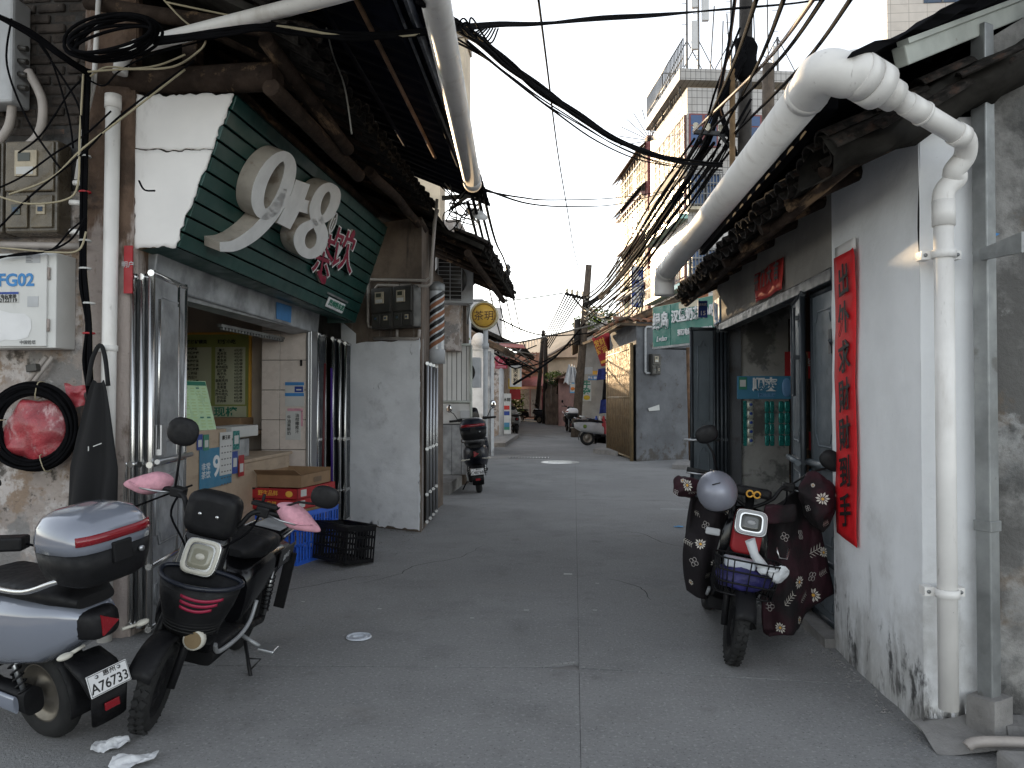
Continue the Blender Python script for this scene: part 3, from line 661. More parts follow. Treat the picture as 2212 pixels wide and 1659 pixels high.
# shop room
rm = MB(); rm.b2((-6.4, 5.25, 0), (-6.3, 9.6, 3.2)); rm.b2((-6.3, 8.72, 0), (-3.5, 8.8, 3.2)); rm.b2((-6.3, 5.25, 2.75), (-3.0, 8.7, 2.8)); rm.b2((-6.3, 5.24, 0), (-3.0, 5.3, 2.75)); rm.build('room_wall', M['room'], lh)
MB().b2((-6.3, 5.3, -.02), (-3.0, 8.7, .06)).build('shop_floor', M['grout'], lh)
MB().b2((-3.50, 8.42, 0), (-2.99, 8.75, 2.62)).build('jamb_core', M['grout'], lh)
ct = None
for r in range(8):
    for c, (x0, x1) in enumerate(((-3.505, -3.30), (-3.295, -2.985))):
        z0 = .02 + r * .335
        m_ = MB().b2((x0, 8.405, z0), (x1, 8.421, min(z0 + .328, 2.6))); m_.build('tile', M['cream_tile'], lh, .004)
MB().b2((-2.985, 8.38, 0), (-2.95, 8.60, 2.45)).b2((-2.948, 8.40, 0), (-2.93, 8.60, 2.4)).build('door_frame', M['steel'], lh, .006)
MB().b2((-3.02, 8.62, 0), (-2.99, 9.75, 3.0)).build('side_wall', M['dark_wall'], lh)
# roller box above the opening
rb = MB(); rb.add([(-2.93, 5.15, 2.39), (-2.93, 8.62, 2.34), (-2.90, 8.62, 2.66), (-2.90, 5.15, 2.62), (-3.15, 5.15, 2.36), (-3.15, 8.62, 2.31), (-3.15, 8.62, 2.66), (-3.15, 5.15, 2.62)],
   [(0, 1, 2, 3), (4, 7, 6, 5), (0, 4, 5, 1), (3, 2, 6, 7), (0, 3, 7, 4), (1, 5, 6, 2)]); rb.build('shutter_box', M['steel_dull'], lh, .012)
MB().b2((-2.99, 5.2, 2.345), (-2.955, 8.55, 2.385)).build('shutter_rail', M['galv'], lh)
sb = MB()
for k in range(22): sb.b2((-3.28, 6.9 + k * .07, 2.235), (-3.25, 6.93 + k * .07, 2.26))
sb.b2((-3.28, 6.85, 2.26), (-3.24, 8.45, 2.285)); sb.build('shutter_teeth', M['galv'], lh)
solo('blue_sticker', MB().add([at(597, 652, x=-2.905), at(630, 662, x=-2.905), at(628, 697, x=-2.92), at(597, 688, x=-2.92)], [(3, 2, 1, 0)]), M['blue_print'], 'plain blue sticker on the roller shutter box of the tea shop', 'sticker', solid=.003)
# sign board of planks
TN, TF, BN, BF = V(-2.27, 5.0, 3.65), V(-2.22, 9.02, 3.645), V(-2.68, 5.0, 2.62), V(-2.62, 9.03, 2.50)
SFR = frame(BN, BF - BN, TN - BN); SN = SFR.to_3x3() @ V(0, 0, 1); SPL = (BN, SN); SI = SFR.inverted()
sg = thing('tea_shop_sign', 'dark green plank shop sign with raised numerals 9+8 over the left shop', 'sign', (-2.6, 7, 2.5))
NB = 10
bk_ = MB().add([TN - SN * .05, TF - SN * .05, BF - SN * .05, BN - SN * .05], [(0, 1, 2, 3)]); bk_.build('backing', M['groove'], sg)
for k in range(NB):
    t0 = k / NB + .006; t1 = (k + 1) / NB - .006
    q = [BN.lerp(TN, t0), BF.lerp(TF, t0), BF.lerp(TF, t1), BN.lerp(TN, t1)]
    e = rnd.uniform(-.012, .012); q[0] = q[0] + V(0, e, 0); q[3] = q[3] + V(0, e, 0)
    m_ = MB(); fr_ = [p - SN * .04 for p in q]; lo = q[0] + SN * .006, q[1] + SN * .006
    m_.add(fr_ + [lo[0], lo[1], q[2], q[3]], [(0, 3, 2, 1), (4, 5, 6, 7), (0, 1, 5, 4), (1, 2, 6, 5), (2, 3, 7, 6), (3, 0, 4, 7)]); m_.build('plank', M['board_green'], sg, .005)
ck = MB().add([V(-2.96, 5.0, 3.66), TN + V(-.01, -.005, 0), BN + V(-.01, -.005, 0), V(-2.96, 5.0, 2.62)], [(3, 2, 1, 0)])
q3 = TN.lerp(BN, .36)
for nm, a, b, c, d in (('side_panel', V(-2.97, 4.985, 3.66), TN + V(-.012, -.012, 0), q3 + V(-.012, -.012, .006), V(-2.985, 4.985, 3.29)), ('side_panel', V(-2.985, 4.98, 3.278), q3 + V(-.012, -.016, -.006), BN + V(-.012, -.016, 0), V(-2.965, 4.98, 2.625))):
    def chk(s, t, a=a, b=b, c=c, d=d):
        q = (d.lerp(c, s)).lerp(a.lerp(b, s), t); e = .018 if s in (0, 1) or t in (0, 1) else .003
        return q + V(noise.noise(q * 21) * e + noise.noise(q * 55) * e * .5, noise.noise(q * 4) * .006, noise.noise(q * 23 + V(4, 0, 0)) * e)
    MB().grid(chk, 26, 22).build(nm, M['panel_white'], sg, solid=.012)
MB().add([TN, TF, V(-2.95, 9.0, 3.66), V(-2.95, 5.0, 3.66)], [(0, 1, 2, 3)]).add([BN - SN * .04, BF - SN * .04, V(-2.93, 9.0, 2.56), V(-2.95, 5.0, 2.61)], [(3, 2, 1, 0)]).add([TF, BF, V(-2.95, 9.0, 2.5), V(-2.95, 9.0, 3.65)], [(0, 1, 2, 3)]).build('casing', M['board_green'], sg)
def px_ribbon(pts, ws, d, name, mt, sub=6, closed=False):
    """channel letter: stroke laid out on the sign plane, d deep"""
    P = smooth([V(u, v, 0) for u, v in pts], sub); W_ = smooth([V(a, 0, 0) for a in ws], sub)
    fpl = (BN + SN * d, SN); L = []; Rr = []; n = len(P)
    for i in range(n):
        dd = (P[min(i + 1, n - 1)] - P[max(i - 1, 0)]).normalized(); nn = V(-dd.y, dd.x, 0) * W_[i].x / 2
        L.append(at(*(P[i] + nn)[:2], pl=fpl)); Rr.append(at(*(P[i] - nn)[:2], pl=fpl))
    m1 = MB(); m2 = MB(); fs = []
    m1.add(L + Rr, [(i, i + 1, n + i + 1, n + i) for i in range(n - 1)])
    Lb = [p - SN * (d - .002) for p in L]; Rb = [p - SN * (d - .002) for p in Rr]
    m2.add(L + Lb, [(i, n + i, n + i + 1, i + 1) for i in range(n - 1)], True); m2.add(Rr + Rb, [(i, i + 1, n + i + 1, n + i) for i in range(n - 1)], True)
    m2.add([L[0], Rr[0], Rb[0], Lb[0]], [(0, 1, 2, 3)]); m2.add([L[-1], Rr[-1], Rb[-1], Lb[-1]], [(0, 3, 2, 1)])
    o = m2.build(name, M['letter_white'], sg); m1.build('face', mt, o, solid=.006); return o
px_ribbon([(616, 408), (600, 440), (582, 460), (565, 460), (556, 436), (562, 398), (580, 362), (602, 340), (619, 340), (627, 360), (621, 395), (606, 432), (582, 470), (546, 507), (507, 530), (475, 533)], [8, 20, 24, 24, 26, 27, 25, 22, 23, 25, 27, 28, 28, 27, 24, 20], .13, 'numeral_nine', M['letter_face'])
px_ribbon([(654, 393), (640, 432), (612, 488)], [32, 32, 32], .11, 'plus_sign', M['letter_face'])
px_ribbon([(606, 434), (637, 440), (670, 449)], [28, 28, 28], .112, 'plus_sign', M['letter_face'])
px_ribbon([(690, 478), (708, 466), (722, 440), (724, 416), (712, 404), (697, 410), (685, 430), (680, 456), (688, 484), (696, 508), (691, 534), (672, 548), (653, 540), (646, 518), (656, 494), (684, 478)], [14, 19, 21, 22, 19, 19, 21, 24, 26, 25, 23, 22, 22, 24, 22, 16], .13, 'numeral_eight', M['letter_face'])
def sign_text(ch, u0, v0, u1, v1, mt, d, bold, ext):
    o = text(ch, 1, mt, sg, Matrix(), ext, bold, name='character', local=True); inv = XF[sg.name]
    for vv in o.data.vertices:
        x, y, z = vv.co; u = (u0 + u1) / 2 + (u1 - u0) * x * 1.05 + 16 * y; v = (v0 + v1) / 2 - (v1 - v0) * y * 1.08 + (u1 - u0) * x * .42
        q = at(u, v, pl=(BN + SN * (d + (ext if z > ext / 2 else 0)), SN)); vv.co = inv @ q
    return o
for ch, q in (('茶', (677, 512, 719, 604)), ('饮', (718, 504, 764, 590))):
    sign_text(ch, *q, M['letter_face'], .006, .034, .02); sign_text(ch, *q, M['letter_red'], .027, .004, .006)
px_ribbon([(688, 585), (694, 600), (699, 610), (702, 596)], [8, 9, 8, 5], .03, 'tail_stroke', M['letter_red'])
px_ribbon([(757, 520), (763, 505), (765, 497)], [8, 7, 2], .03, 'tail_stroke', M['letter_red'])
px_ribbon([(711, 505), (712, 488), (721, 466), (727, 461), (726, 478), (718, 497), (712, 503)], [2.2] * 7, .02, 'leaf_outline', M['letter_face'])
px_ribbon([(712, 502), (718, 485), (724, 470)], [1.8] * 3, .02, 'leaf_vein', M['letter_face'])
pa = SI @ at(700, 661, pl=SPL); pb = SI @ at(744, 655, pl=SPL); pc = SI @ at(703, 637, pl=SPL)
ph = abs(pc.y - pa.y)
pp = [(pa.x, pa.y), (pb.x, pa.y), (pb.x, pa.y + ph), (pa.x, pa.y + ph)]
pl_ = MB().prism(pp, .02, SFR, z0=.004).build('branch_plate', M['white_paint'], sg, .012)
text('惠州桥东店', ph * .62, M['menu_head'], pl_, SFR @ Matrix.Translation(((pa.x + pb.x) / 2, pa.y + ph / 2, .026)), .003, .03, sx=(pb.x - pa.x) * .92 / (5 * ph * .62))
MB().b2((pa.x - .05, pa.y + ph + .02, .0), (pb.x + .05, pa.y + ph + .04, .02), SFR).build('rail', M['galv'], sg)
# folding steel doors, near end
p0 = at(326, 582, z=2.45); p1 = at(401, 616, z=2.45)
n1, nf, nL, nH = leaf(p0, p1, .06, 2.45, lh, M['steel_dull'], M['steel_bright'], face=1)
for (a, b) in (((-3.02, 4.955), (-2.95, 5.35)), ((-2.965, 4.94), (-2.90, 5.35)), ((-2.905, 4.95), (-2.88, 5.4))):
    leaf(a, b, .06, 2.44, lh, M['steel_dull'], M['steel_bright'])
MB().tube([nf @ V(.05, 1.2, .04), nf @ V(.05, 2.2, .04)], .010, 8).build('bolt', M['steel_bright'], n1)
MB().tube([nf @ V(.0, 1.12, .05), nf @ V(nL, 1.12, .05)], .018, 8).b2((.05, 1.16, .02), (.14, 1.36, .06), nf).build('latch', M['steel'], n1)
# folding doors at the far end with brooms
for k, (x, y) in enumerate(((-2.94, 8.62), (-2.90, 9.05), (-2.86, 9.2), (-2.82, 9.3))):
    leaf((x, y), (x - .03, y + .38), .06, 2.36 - .02 * k, lh, M['door_frame'], M['steel_bright'])
for nm, lab, a, b, mt, hb in (('mop', 'mop with a purple handle standing between the far folding doors', V(-2.80, 8.75, .35), V(-2.83, 8.80, 1.95), 'purple', 'black_plastic'), ('broom', 'broom with a dark red handle standing by the tiled shop jamb', V(-2.86, 8.58, .45), V(-2.86, 8.66, 2.0), 'maroon', 'straw')):
    t = thing(nm, lab, 'broom', (a.x, a.y, 0)); MB().tube([a, b], .014, 8).build('handle', M[mt], t)
    hd = MB(); hd.loft([[V(a.x + .05 * sx * k, a.y + .04 * sy * k, z) for sx, sy in ((-1, -1), (1, -1), (1, 1), (-1, 1))] for k, z in ((.5, a.z + .05), (1.0, a.z - .1), (1.3, .01))]); hd.build('head', M[hb], t)
# upper structure: log, rafters, tiles
def lz(x): return 3.84 + (-1.75 - x) * .5
rf = MB().add([(-1.72, 4.6, lz(-1.72) + .06), (-1.72, 10.9, lz(-1.72) + .06), (-4.4, 10.9, lz(-4.4) + .06), (-4.4, 4.6, lz(-4.4) + .06)], [(0, 1, 2, 3)]).build('roof', M['dark_wall'], lh, solid=.05)
tiles_along(rf, M['tile_dark'], 4.62, 9.5, .2, .075, lambda y, c: V(-1.68 - .2 * c, y, lz(-1.68 - .2 * c) + .06 + .02 * c + .03 * noise.noise(V(y * 2, c, 3))), 3, .26, .5, flip=-1)
def log(a, b, r, mt='wood', name='log', wob=.02):
    a = Vector(a); b = Vector(b); pts = [a.lerp(b, i / 10) for i in range(11)]
    pts = [p + noise.noise_vector(p * 1.3) * wob for p in pts]
    return MB().tube(pts, [r * (1 + .1 * noise.noise(p * 3)) for p in pts], 12).build(name, M[mt], lh)
log((-3.3, 5.02, 3.775), (-1.98, 4.98, 3.755), .098, name='beam')
log((-2.0, 4.90, 3.655), (-1.93, 6.75, 3.60), .06, name='purlin')
log(at(572, 88, x=-1.98), at(752, 325, x=-1.86), .055, name='purlin')
log((-2.45, 5.3, 3.82), (-2.4, 9.2, 3.84), .055, name='purlin'); log((-1.9, 7.0, 3.72), (-1.85, 9.4, 3.70), .05, name='purlin')
for k in range(8): log((-1.82, 5.5 + k * .5, lz(-1.82) + .02), (-3.0, 5.5 + k * .5, lz(-3.0) + .0), .03, name='rafter', wob=.01)
MB().b2((-2.62, 4.93, 3.86), (-2.52, 5.03, 4.2)).build('strut', M['wood'], lh)
log((-3.3, 4.96, 4.30), (-1.85, 4.85, 3.98), .05, name='rafter')
for k in range(14):   # broken verge
    s = k / 13; x = -1.62 - 1.5 * s; tt = tile_mesh(.09, .27, True).build('tile', M['tile_dark'], rf, local=True)
    tt.matrix_local = XF[rf.name] @ Matrix.Translation((x, 4.62 + rnd.uniform(-.05, .05), lz(x) + .05 + rnd.uniform(-.03, .07))) @ Matrix.Rotation(math.pi + rnd.uniform(-.3, .3), 4, 'Z') @ Matrix.Rotation(-.45 + rnd.uniform(-.2, .2), 4, 'Y')
MB().b2((-3.0, 5.05, 3.66), (-2.97, 10.8, 4.56)).b2((-4.4, 5.25, 3.9), (-2.9, 9.6, 3.94)).build('upper_wall', M['dark_wall'], lh)
# canopy of dark sheet with purlins, gutter
cl = thing('left_canopy', 'dark navy sheet canopy with thin purlins above the tea shop', 'canopy', (-2, 6, 3.7))
def lsz(x): return 3.93 + (-.85 - x) * .42
cs_ = MB()
def lsheet(s, t):
    y = 2.9 + 6.7 * t; x = -.80 - .04 * y * .9 + .1 - 3.0 * s; ph = (y / .25) % 1; h = .02 * min(1, max(0, (abs(ph - .5) - .15) / .2)); return V(x, y, lsz(x) + h)
cs_.grid(lsheet, 12, 150, smooth=False); cs_.build('sheet', M['sheet_navy'], cl, solid=.004)
for k, x in enumerate((-1.05, -1.3, -1.62, -1.95)): MB().tube([(x, 2.9, lsz(x) - .045), (x - .16, 8.0, lsz(x - .16) - .045)], .018, 8).build('purlin', M['rust_bars'] if k == 1 else M['sheet_navy'], cl)
for x0, w in ((-.90, .05), (-.97, .03)): bx((x0, 2.9, lsz(x0) - .09), (x0 - .16, 7.9, lsz(x0 - .16) - .08), .02, .10).build('fascia', M['navy_plastic'], cl)
lg_ = thing('left_gutter_pipe', 'white plastic gutter pipe along the left canopy edge', 'pipe', (-.9, 6, 3.7))
MB().tube([(-.665, 3.0, 3.80), (-.76, 4.2, 3.79), (-1.01, 7.62, 3.755)], .085, 22).build('gutter', M['pvc'], lg_)
MB().tube([(-1.0, 7.45, 3.757), (-1.012, 7.64, 3.755)], .09, 22).build('end_cap', M['pvc'], lg_)
dp = thing('left_down_pipe', 'white plastic down pipe at the corner of the tea shop house', 'pipe', (-3.08, 4.88, 0))
MB().tube([at(900, -58, y=4.2), at(720, -8, y=4.4), at(330, 92, y=4.76), at(296, 101, y=4.81), at(275, 112, y=4.85), at(264, 128, y=4.865), at(259, 160, y=4.865)], .047, 20).build('branch', M['pvc'], dp)
MB().tube([(-3.06, 4.865, 3.62), (-3.085, 4.865, .0)], .046, 22).build('pipe', M['pvc'], dp)
MB().tube([(-3.06, 4.865, 3.62), (-3.061, 4.865, 3.53)], .052, 20).build('collar', M['pvc'], dp)
for z in (1.93,): MB().lathe([(.047, -.02), (.056, -.018), (.056, .018), (.047, .02)], 18, Matrix.Translation((-3.073, 4.865, z))).b2((-3.18, 4.88, z - .02), (-3.12, 4.92, z + .02)).build('clamp', M['pvc'], dp)

# ------------------------------------------------------------------ things on the left gable wall
def meter(name, lab, x0, x1, z0, z1, y, grp, case='meter_case', clear='meter_clear', zs=.42, depth=.15, pl=None):
    fr = Matrix() if pl is None else pl; t = thing(name, lab, 'meter box', fr @ V((x0 + x1) / 2, y, z0), group=grp)
    def B(a, b, n, mt, bev=.008, par=None): return MB().b2(a, b, fr).build(n, M[mt], par or t, bev)
    w = x1 - x0; h = z1 - z0; zm = z0 + h * zs
    B((x0, y, z0), (x1, y + depth, z1), 'case', case, .015)
    c = B((x0 + .015, y - .022, zm + .012), (x1 - .015, y - .002, z1 - .012), 'cover', clear, .012)
    mf = B((x0 + w * .24, y - .034, z0 + h * .60), (x0 + w * .66, y - .022, z0 + h * .88), 'meter', 'meter_face', .004)
    B((x0 + w * .31, y - .038, z0 + h * .76), (x0 + w * .54, y - .034, z0 + h * .85), 'display', 'lcd', 0, mf)
    B((x0 + w * .28, y - .037, z0 + h * .62), (x0 + w * .6, y - .034, z0 + h * .70), 'label_plate', 'paper', 0, mf)
    for a, b in ((.05, .46), (.52, .93)):
        d = B((x0 + w * a, y - .018, z0 + h * .05), (x0 + w * b, y - .002, zm - .01), 'breaker_window', clear, .006)
        B((x0 + w * (a + .12), y - .026, z0 + h * .19), (x0 + w * (b - .12), y - .018, z0 + h * .30), 'breaker', 'meter_face' if a > .3 else 'lcd', .002, d)
        B((x0 + w * (a + .16), y - .030, z0 + h * .22), (x0 + w * (b - .16), y - .026, z0 + h * .27), 'switch', 'glass_dark', 0, d)
    return t
meter('meter_box', 'brown plastic electricity meter box on the soot wall, whole one beside the conduit', -3.79, -3.42, 2.70, 3.32, 4.83, 'meter boxes on the left wall')
meter('meter_box', 'brown plastic electricity meter box cut off by the left picture edge', -4.18, -3.805, 2.70, 3.32, 4.83, 'meter boxes on the left wall')
cb = thing('telecom_cabinet', 'light grey steel telecom cabinet with blue stencilled letters on the left wall', 'cabinet', (-3.8, 4.8, 1.94))
MB().b2((-4.25, 4.80, 1.93), (-3.40, 5.0, 2.56)).build('body', M['cab_grey'], cb, .006)
MB().b2((-4.24, 4.782, 1.94), (-3.455, 4.80, 2.55)).build('door', M['cab_grey'], cb, .005)
for z in (2.42, 2.08): MB().tube([(-3.445, 4.79, z - .04), (-3.445, 4.79, z + .04)], .008, 8).build('hinge', M['pier_brown'], cb)
text('YFG02', .115, M['blue_print'], cb, frame((-3.70, 4.779, 2.375), (1, 0, 0), (0, 0, 1)), .002, .03, sx=1.0)
st_ = MB().b2((-3.79, 4.778, 2.23), (-3.645, 4.781, 2.30)).build('sticker', M['paper'], cb); text('2122119', .035, M['ink'], st_, frame((-3.715, 4.776, 2.243), (1, 0, 0), (0, 0, 1)), .001, .02)
MB().b2((-3.79, 4.776, 2.285), (-3.645, 4.7775, 2.30)).build('sticker_band', M['blue_sign'], st_); text('电信宽带', .028, M['ink'], st_, frame((-3.715, 4.776, 2.268), (1, 0, 0), (0, 0, 1)), .001, .02)
MB().b2((-3.585, 4.779, 2.20), (-3.51, 4.781, 2.27)).build('sticker', M['white_dull'], cb)
poly = [(-3.95, 2.00), (-3.90, 1.985), (-3.87, 1.99), (-3.80, 1.965), (-3.74, 1.985), (-3.66, 1.98), (-3.58, 2.0), (-3.555, 2.06), (-3.56, 2.12), (-3.60, 2.155), (-3.70, 2.16), (-3.80, 2.185), (-3.88, 2.17), (-3.95, 2.15)]
MB().add([(x, 4.7795, z) for x, z in poly], [tuple(range(len(poly)))]).build('paint_patch', M['white_paint'], cb)
text('中国铁塔', .028, M['ink_grey'], cb, frame((-3.58, 4.779, 1.965), (1, 0, 0), (0, 0, 1)), .001, .01)
MB().b2((-3.60, 4.779, 2.49), (-3.50, 4.7805, 2.545)).build('notice', M['white_dull'], cb); 
for k in range(5): MB().b2((-3.60 + .005, 4.7775, 2.495 + k * .01), (-3.55 - .01 * (k % 2), 4.7788, 2.498 + k * .01)).build('notice_line', M['ink_grey'], cb)
# box high on the wall
eb = thing('equipment_box', 'grey equipment box with connectors high on the soot wall, top left', 'box', (-3.9, 4.85, 3.55))
MB().b2((-4.15, 4.82, 3.58), (-3.74, 5.0, 4.3)).build('body', M['white_dull'], eb, .02); MB().b2((-4.1, 4.80, 3.75), (-3.86, 4.82, 4.3)).build('lid', M['white_dull'], eb, .015)
for k in range(4): MB().tube([(-3.74, 4.88, 3.70 + k * .09), (-3.68, 4.88, 3.69 + k * .09)], .02, 8).build('connector', M['meter_dark'], eb)
for k, pts in enumerate(([(-3.69, 4.9, 3.82), (-3.60, 4.92, 3.62), (-3.62, 4.92, 3.40), (-3.75, 4.92, 3.28), (-3.95, 4.92, 3.14)], [(-3.80, 4.9, 3.60), (-3.84, 4.92, 3.45), (-3.95, 4.92, 3.30)])):
    solo('flexible_conduit', MB().tube(smooth([Vector(p) for p in pts], 6), .03, 10), M['pvc_thin'], ('long' if k == 0 else 'short') + ' grey flexible conduit curving under the equipment box, top left', 'conduit')
# conduits and cables by the corner
cdt = thing('wall_conduit', 'thin white conduit running down the left wall beside black cables', 'conduit', (-3.3, 4.88, 2.8))
MB().tube([at(214, -20, y=4.88), at(203, 180, y=4.88), at(186, 250, y=4.88), at(166, 388, y=4.88)], .017, 10).build('pipe', M['pvc'], cdt)
MB().tube([at(160, 395, y=4.88), at(178, 395, y=4.88)], .019, 10).build('tee', M['pvc'], cdt)
for v in (437, 500): MB().tube([at(152, v, y=4.88), at(180, v + 2, y=4.88)], .019, 10).build('spur', M['pvc'], cdt)
solo('cross_conduit', MB().tube([at(-10, 528, y=4.9), at(178, 532, y=4.9)], .022, 10), M['pvc_thin'], 'horizontal white conduit between the meter boxes and the telecom cabinet', 'conduit')
cbn = thing('cable_run', 'bundle of black cables tied down the left house corner', 'cables', (-3.3, 4.84, 1.2))
for k in range(9):
    o_ = (k % 3 - 1) * 6 + rnd.uniform(-2, 2); d_ = 4.80 + .02 * (k // 3)
    pts = [at(190 + o_ * .8, 150, y=d_), at(186 + o_ * .7, 250, y=d_), at(182 + o_ * .8, 420, y=d_), at(180 + o_ * .7, 560, y=d_), at(182 + o_, 620, y=d_), at(192 + o_ * .6, 700, y=d_), at(190 + o_ * 1.2, 780, y=d_), at(196 + o_ * .7, 860, y=d_), at(190 + o_, 930, y=d_)]
    MB().tube(smooth(pts, 5), .010, 6).build('cable', M['cable_cream'] if k == 8 else M['cable'], cbn)
for v in (338, 415, 520, 580, 655, 720, 905): MB().lathe([(.036, -.006), (.040, 0), (.036, .006)], 10, Matrix.Translation(at(184 + (8 if v > 640 else 0), v, y=4.82))).build('cable_tie', M['red' if v in (415, 720) else 'paper'], cbn)
coil = thing('cable_coil', 'coil of thick black cable hanging on the crumbling left wall', 'cable coil', (-3.58, 4.86, 1.12))
for k in range(13):
    rr = .235 + .006 * k + rnd.uniform(-.008, .008); yy = 4.84 - .010 * (k % 5) + rnd.uniform(-.006, .006); c = V(-3.575 + rnd.uniform(-.008, .008), yy, 1.405 + rnd.uniform(-.01, .01))
    MB().tube([c + V(rr * math.cos(a), .012 * math.sin(a * 2 + k), rr * .93 * math.sin(a)) for a in [2 * math.pi * i / 40 for i in range(40)]], .0105, 6, closed=True).build('loop', M['cable'], coil)
for a in (80, 165, 290):
    c = V(-3.575 + .27 * math.cos(R(a)), 4.81, 1.405 + .25 * math.sin(R(a))); dr = V(math.cos(R(a)), 0, math.sin(R(a)))
    MB().tube(smooth([c - dr * .05 + V(0, .05, 0), c - dr * .055 - V(0, .012, 0), c + dr * .05 - V(0, .012, 0), c + dr * .055 + V(0, .05, 0)], 3), .004, 5).build('tie', M['cable_cream'], coil)
bag = MB()
def bagf(s, t):
    a = math.pi * (t - .5); b = 2 * math.pi * s; q = V(-3.57 + .225 * math.cos(a) * math.cos(b), 4.87 + .07 * math.cos(a) * math.sin(b), 1.385 + .215 * math.sin(a)); return q + noise.noise_vector(q * 9) * .035 + noise.noise_vector(q * 22) * .012
bag.grid(bagf, 40, 26); bg_ = solo('red_plastic_bag', bag, M['bag_red'], 'crumpled red plastic bag stuffed inside the black cable coil', 'plastic bag')
b2_ = MB().grid(lambda s, t: (lambda q: q + noise.noise_vector(q * 14) * .03)(at(140 + 46 * s, 830 + 50 * t, y=4.86)), 10, 10); b2_.build('bag_knot', M['bag_red'], bg_)
ap = thing('hanging_apron', 'black cloth apron hanging from the down pipe beside the steel doors', 'apron', (-3.1, 4.78, .85))
def apr(s, t):
    z = 1.72 - .92 * t; w = .08 + .27 * min(1, t * 1.6) ** .8; x = -3.075 - .05 * t + (s - .5) * w
    return V(x, 4.76 + .03 * math.sin(s * 11 + t * 2) * (.3 + t), z - .02 * math.sin(s * 3))
MB().grid(apr, 26, 26).build('cloth', M['apron_cloth'], ap, solid=.006)
MB().tube(smooth([V(-3.15, 4.76, 1.68), V(-3.12, 4.76, 1.85), V(-3.075, 4.77, 1.945), V(-3.04, 4.77, 1.87), V(-3.01, 4.76, 1.68)], 5), .014, 6).build('strap', M['apron_cloth'], ap)
MB().box((-3.05, 4.715, 1.30), (.06, .003, .006), ry=-.35).box((-3.11, 4.715, 1.275), (.006, .003, .03)).build('stitch', M['paper'], ap)
for k, (u0, v0, u1, v1, lab) in enumerate(((100, 770, 40, 850, 'pair of grey conduits leaving the telecom cabinet downward'), (30, 960, -10, 975, 'short grey conduit stub left of the cable coil'))):
    solo('grey_conduit', MB().tube([at(u0, v0, y=4.93), at(u1, v1, y=4.93)], .016, 8).tube([at(u0 + 14, v0, y=4.93), at(u1 + 14, v1, y=4.93)] if k == 0 else [at(u0, v0, y=4.95), at(u1, v1 + 3, y=4.95)], .014, 8), M['pvc_thin'], lab, 'conduit')
solo('junction_box', MB().box(at(72, 795, y=4.9), (.075, .05, .05), ry=-.15), M['meter_dark'], 'small dark junction box on the conduits under the telecom cabinet', 'box', bevel=.005)
np_ = solo('red_door_plate', MB().b2((-3.0, 4.905, 2.30), (-2.94, 4.915, 2.62)), M['red'], 'red door plate between the down pipe and the steel doors', 'plate')
text('明户', .045, M['white_dull'], np_, frame((-2.97, 4.903, 2.49), (1, 0, 0), (0, 0, 1)), .002, .01)
# ------------------------------------------------------------------ tea shop counter and contents
kt = thing('shop_counter', 'beige wood panel counter with a tall left end in the tea shop', 'counter', (-3.4, 6.6, 0))
MB().b2((-3.75, 5.42, .05), (-3.08, 6.62, 1.33)).build('tall_end', M['wood_panel'], kt, .006); MB().b2((-3.75, 5.40, .05), (-3.075, 5.78, 1.328)).build('end_panel', M['wood_panel_d'], kt, .004)
MB().b2((-3.70, 6.62, .05), (-3.10, 8.2, 1.0)).build('low_front', M['wood_panel'], kt, .006); MB().b2((-3.75, 6.63, .985), (-3.085, 8.25, 1.02)).build('low_top', M['wood_panel'], kt, .006)
CX = -3.074
def card(u0, v0, u1, v1, x=CX): a = at(u0, v1, x=x); b = at(u1, v0, x=x); return (x, a.y, a.z), (x, b.y, b.z)
def stuck(name, u0, v0, u1, v1, mt, lab, cat, dx=0.0, inner=None, grp=None):
    a, b = card(u0, v0, u1, v1, CX + dx); o = solo(name, MB().b2(a, (b[0] + .003, b[1], b[2])), M[mt], lab, cat, grp)
    if inner: 
        y0 = a[1] + (b[1] - a[1]) * .18; y1 = a[1] + (b[1] - a[1]) * .82; z0 = a[2] + (b[2] - a[2]) * inner[0]; z1 = a[2] + (b[2] - a[2]) * inner[1]
        MB().b2((CX + dx + .003, y0, z0), (CX + dx + .005, y1, z1)).build('card_window', M['paper'], o)
    return o, a, b
o, a, b = stuck('shop_poster', 430, 962, 500, 1060, 'poster_blue', 'blue poster with a big white 9 on the tea shop counter', 'poster')
text('9', (b[2] - a[2]) * .75, M['white_paint'], o, frame((CX + .004, a[1] + (b[1] - a[1]) * .50, (a[2] + b[2]) / 2), (0, 1, 0), (0, 0, 1)), .002, .02, sx=1.1)
text('非常\n茶饮', (b[2] - a[2]) * .2, M['white_paint'], o, frame((CX + .004, a[1] + (b[1] - a[1]) * .18, (a[2] + b[2]) / 2 - .02), (0, 1, 0), (0, 0, 1)), .002, .0, sx=1.2)
stuck('payment_card', 425, 938, 437, 973, 'blue_sign', 'dark blue payment card, leftmost on the tea shop counter', 'card', .001, (.2, .65), 'payment cards on the counter')
stuck('payment_card', 439, 938, 451, 974, 'menu_head', 'green payment card beside the leftmost blue card on the counter', 'card', .001, (.2, .65), 'payment cards on the counter')
o, a, b = stuck('price_sheet', 474, 932, 501, 1028, 'paper', 'white price sheet with a ragged column of figures on the counter', 'paper', .004)
text('霸王杯', (b[2] - a[2]) * .11, M['ink'], o, frame((CX + .008, (a[1] + b[1]) / 2, b[2] - .05), (0, 1, 0), (0, 0, 1)), .001, .02, sx=1.3)
for k in range(4):
    for j in range(7): MB().b2((CX + .007, a[1] + .03 + k * .055, b[2] - .13 - j * .055), (CX + .0085, a[1] + .055 + k * .055, b[2] - .12 - j * .055)).build('figure', M['ink_grey'], o)
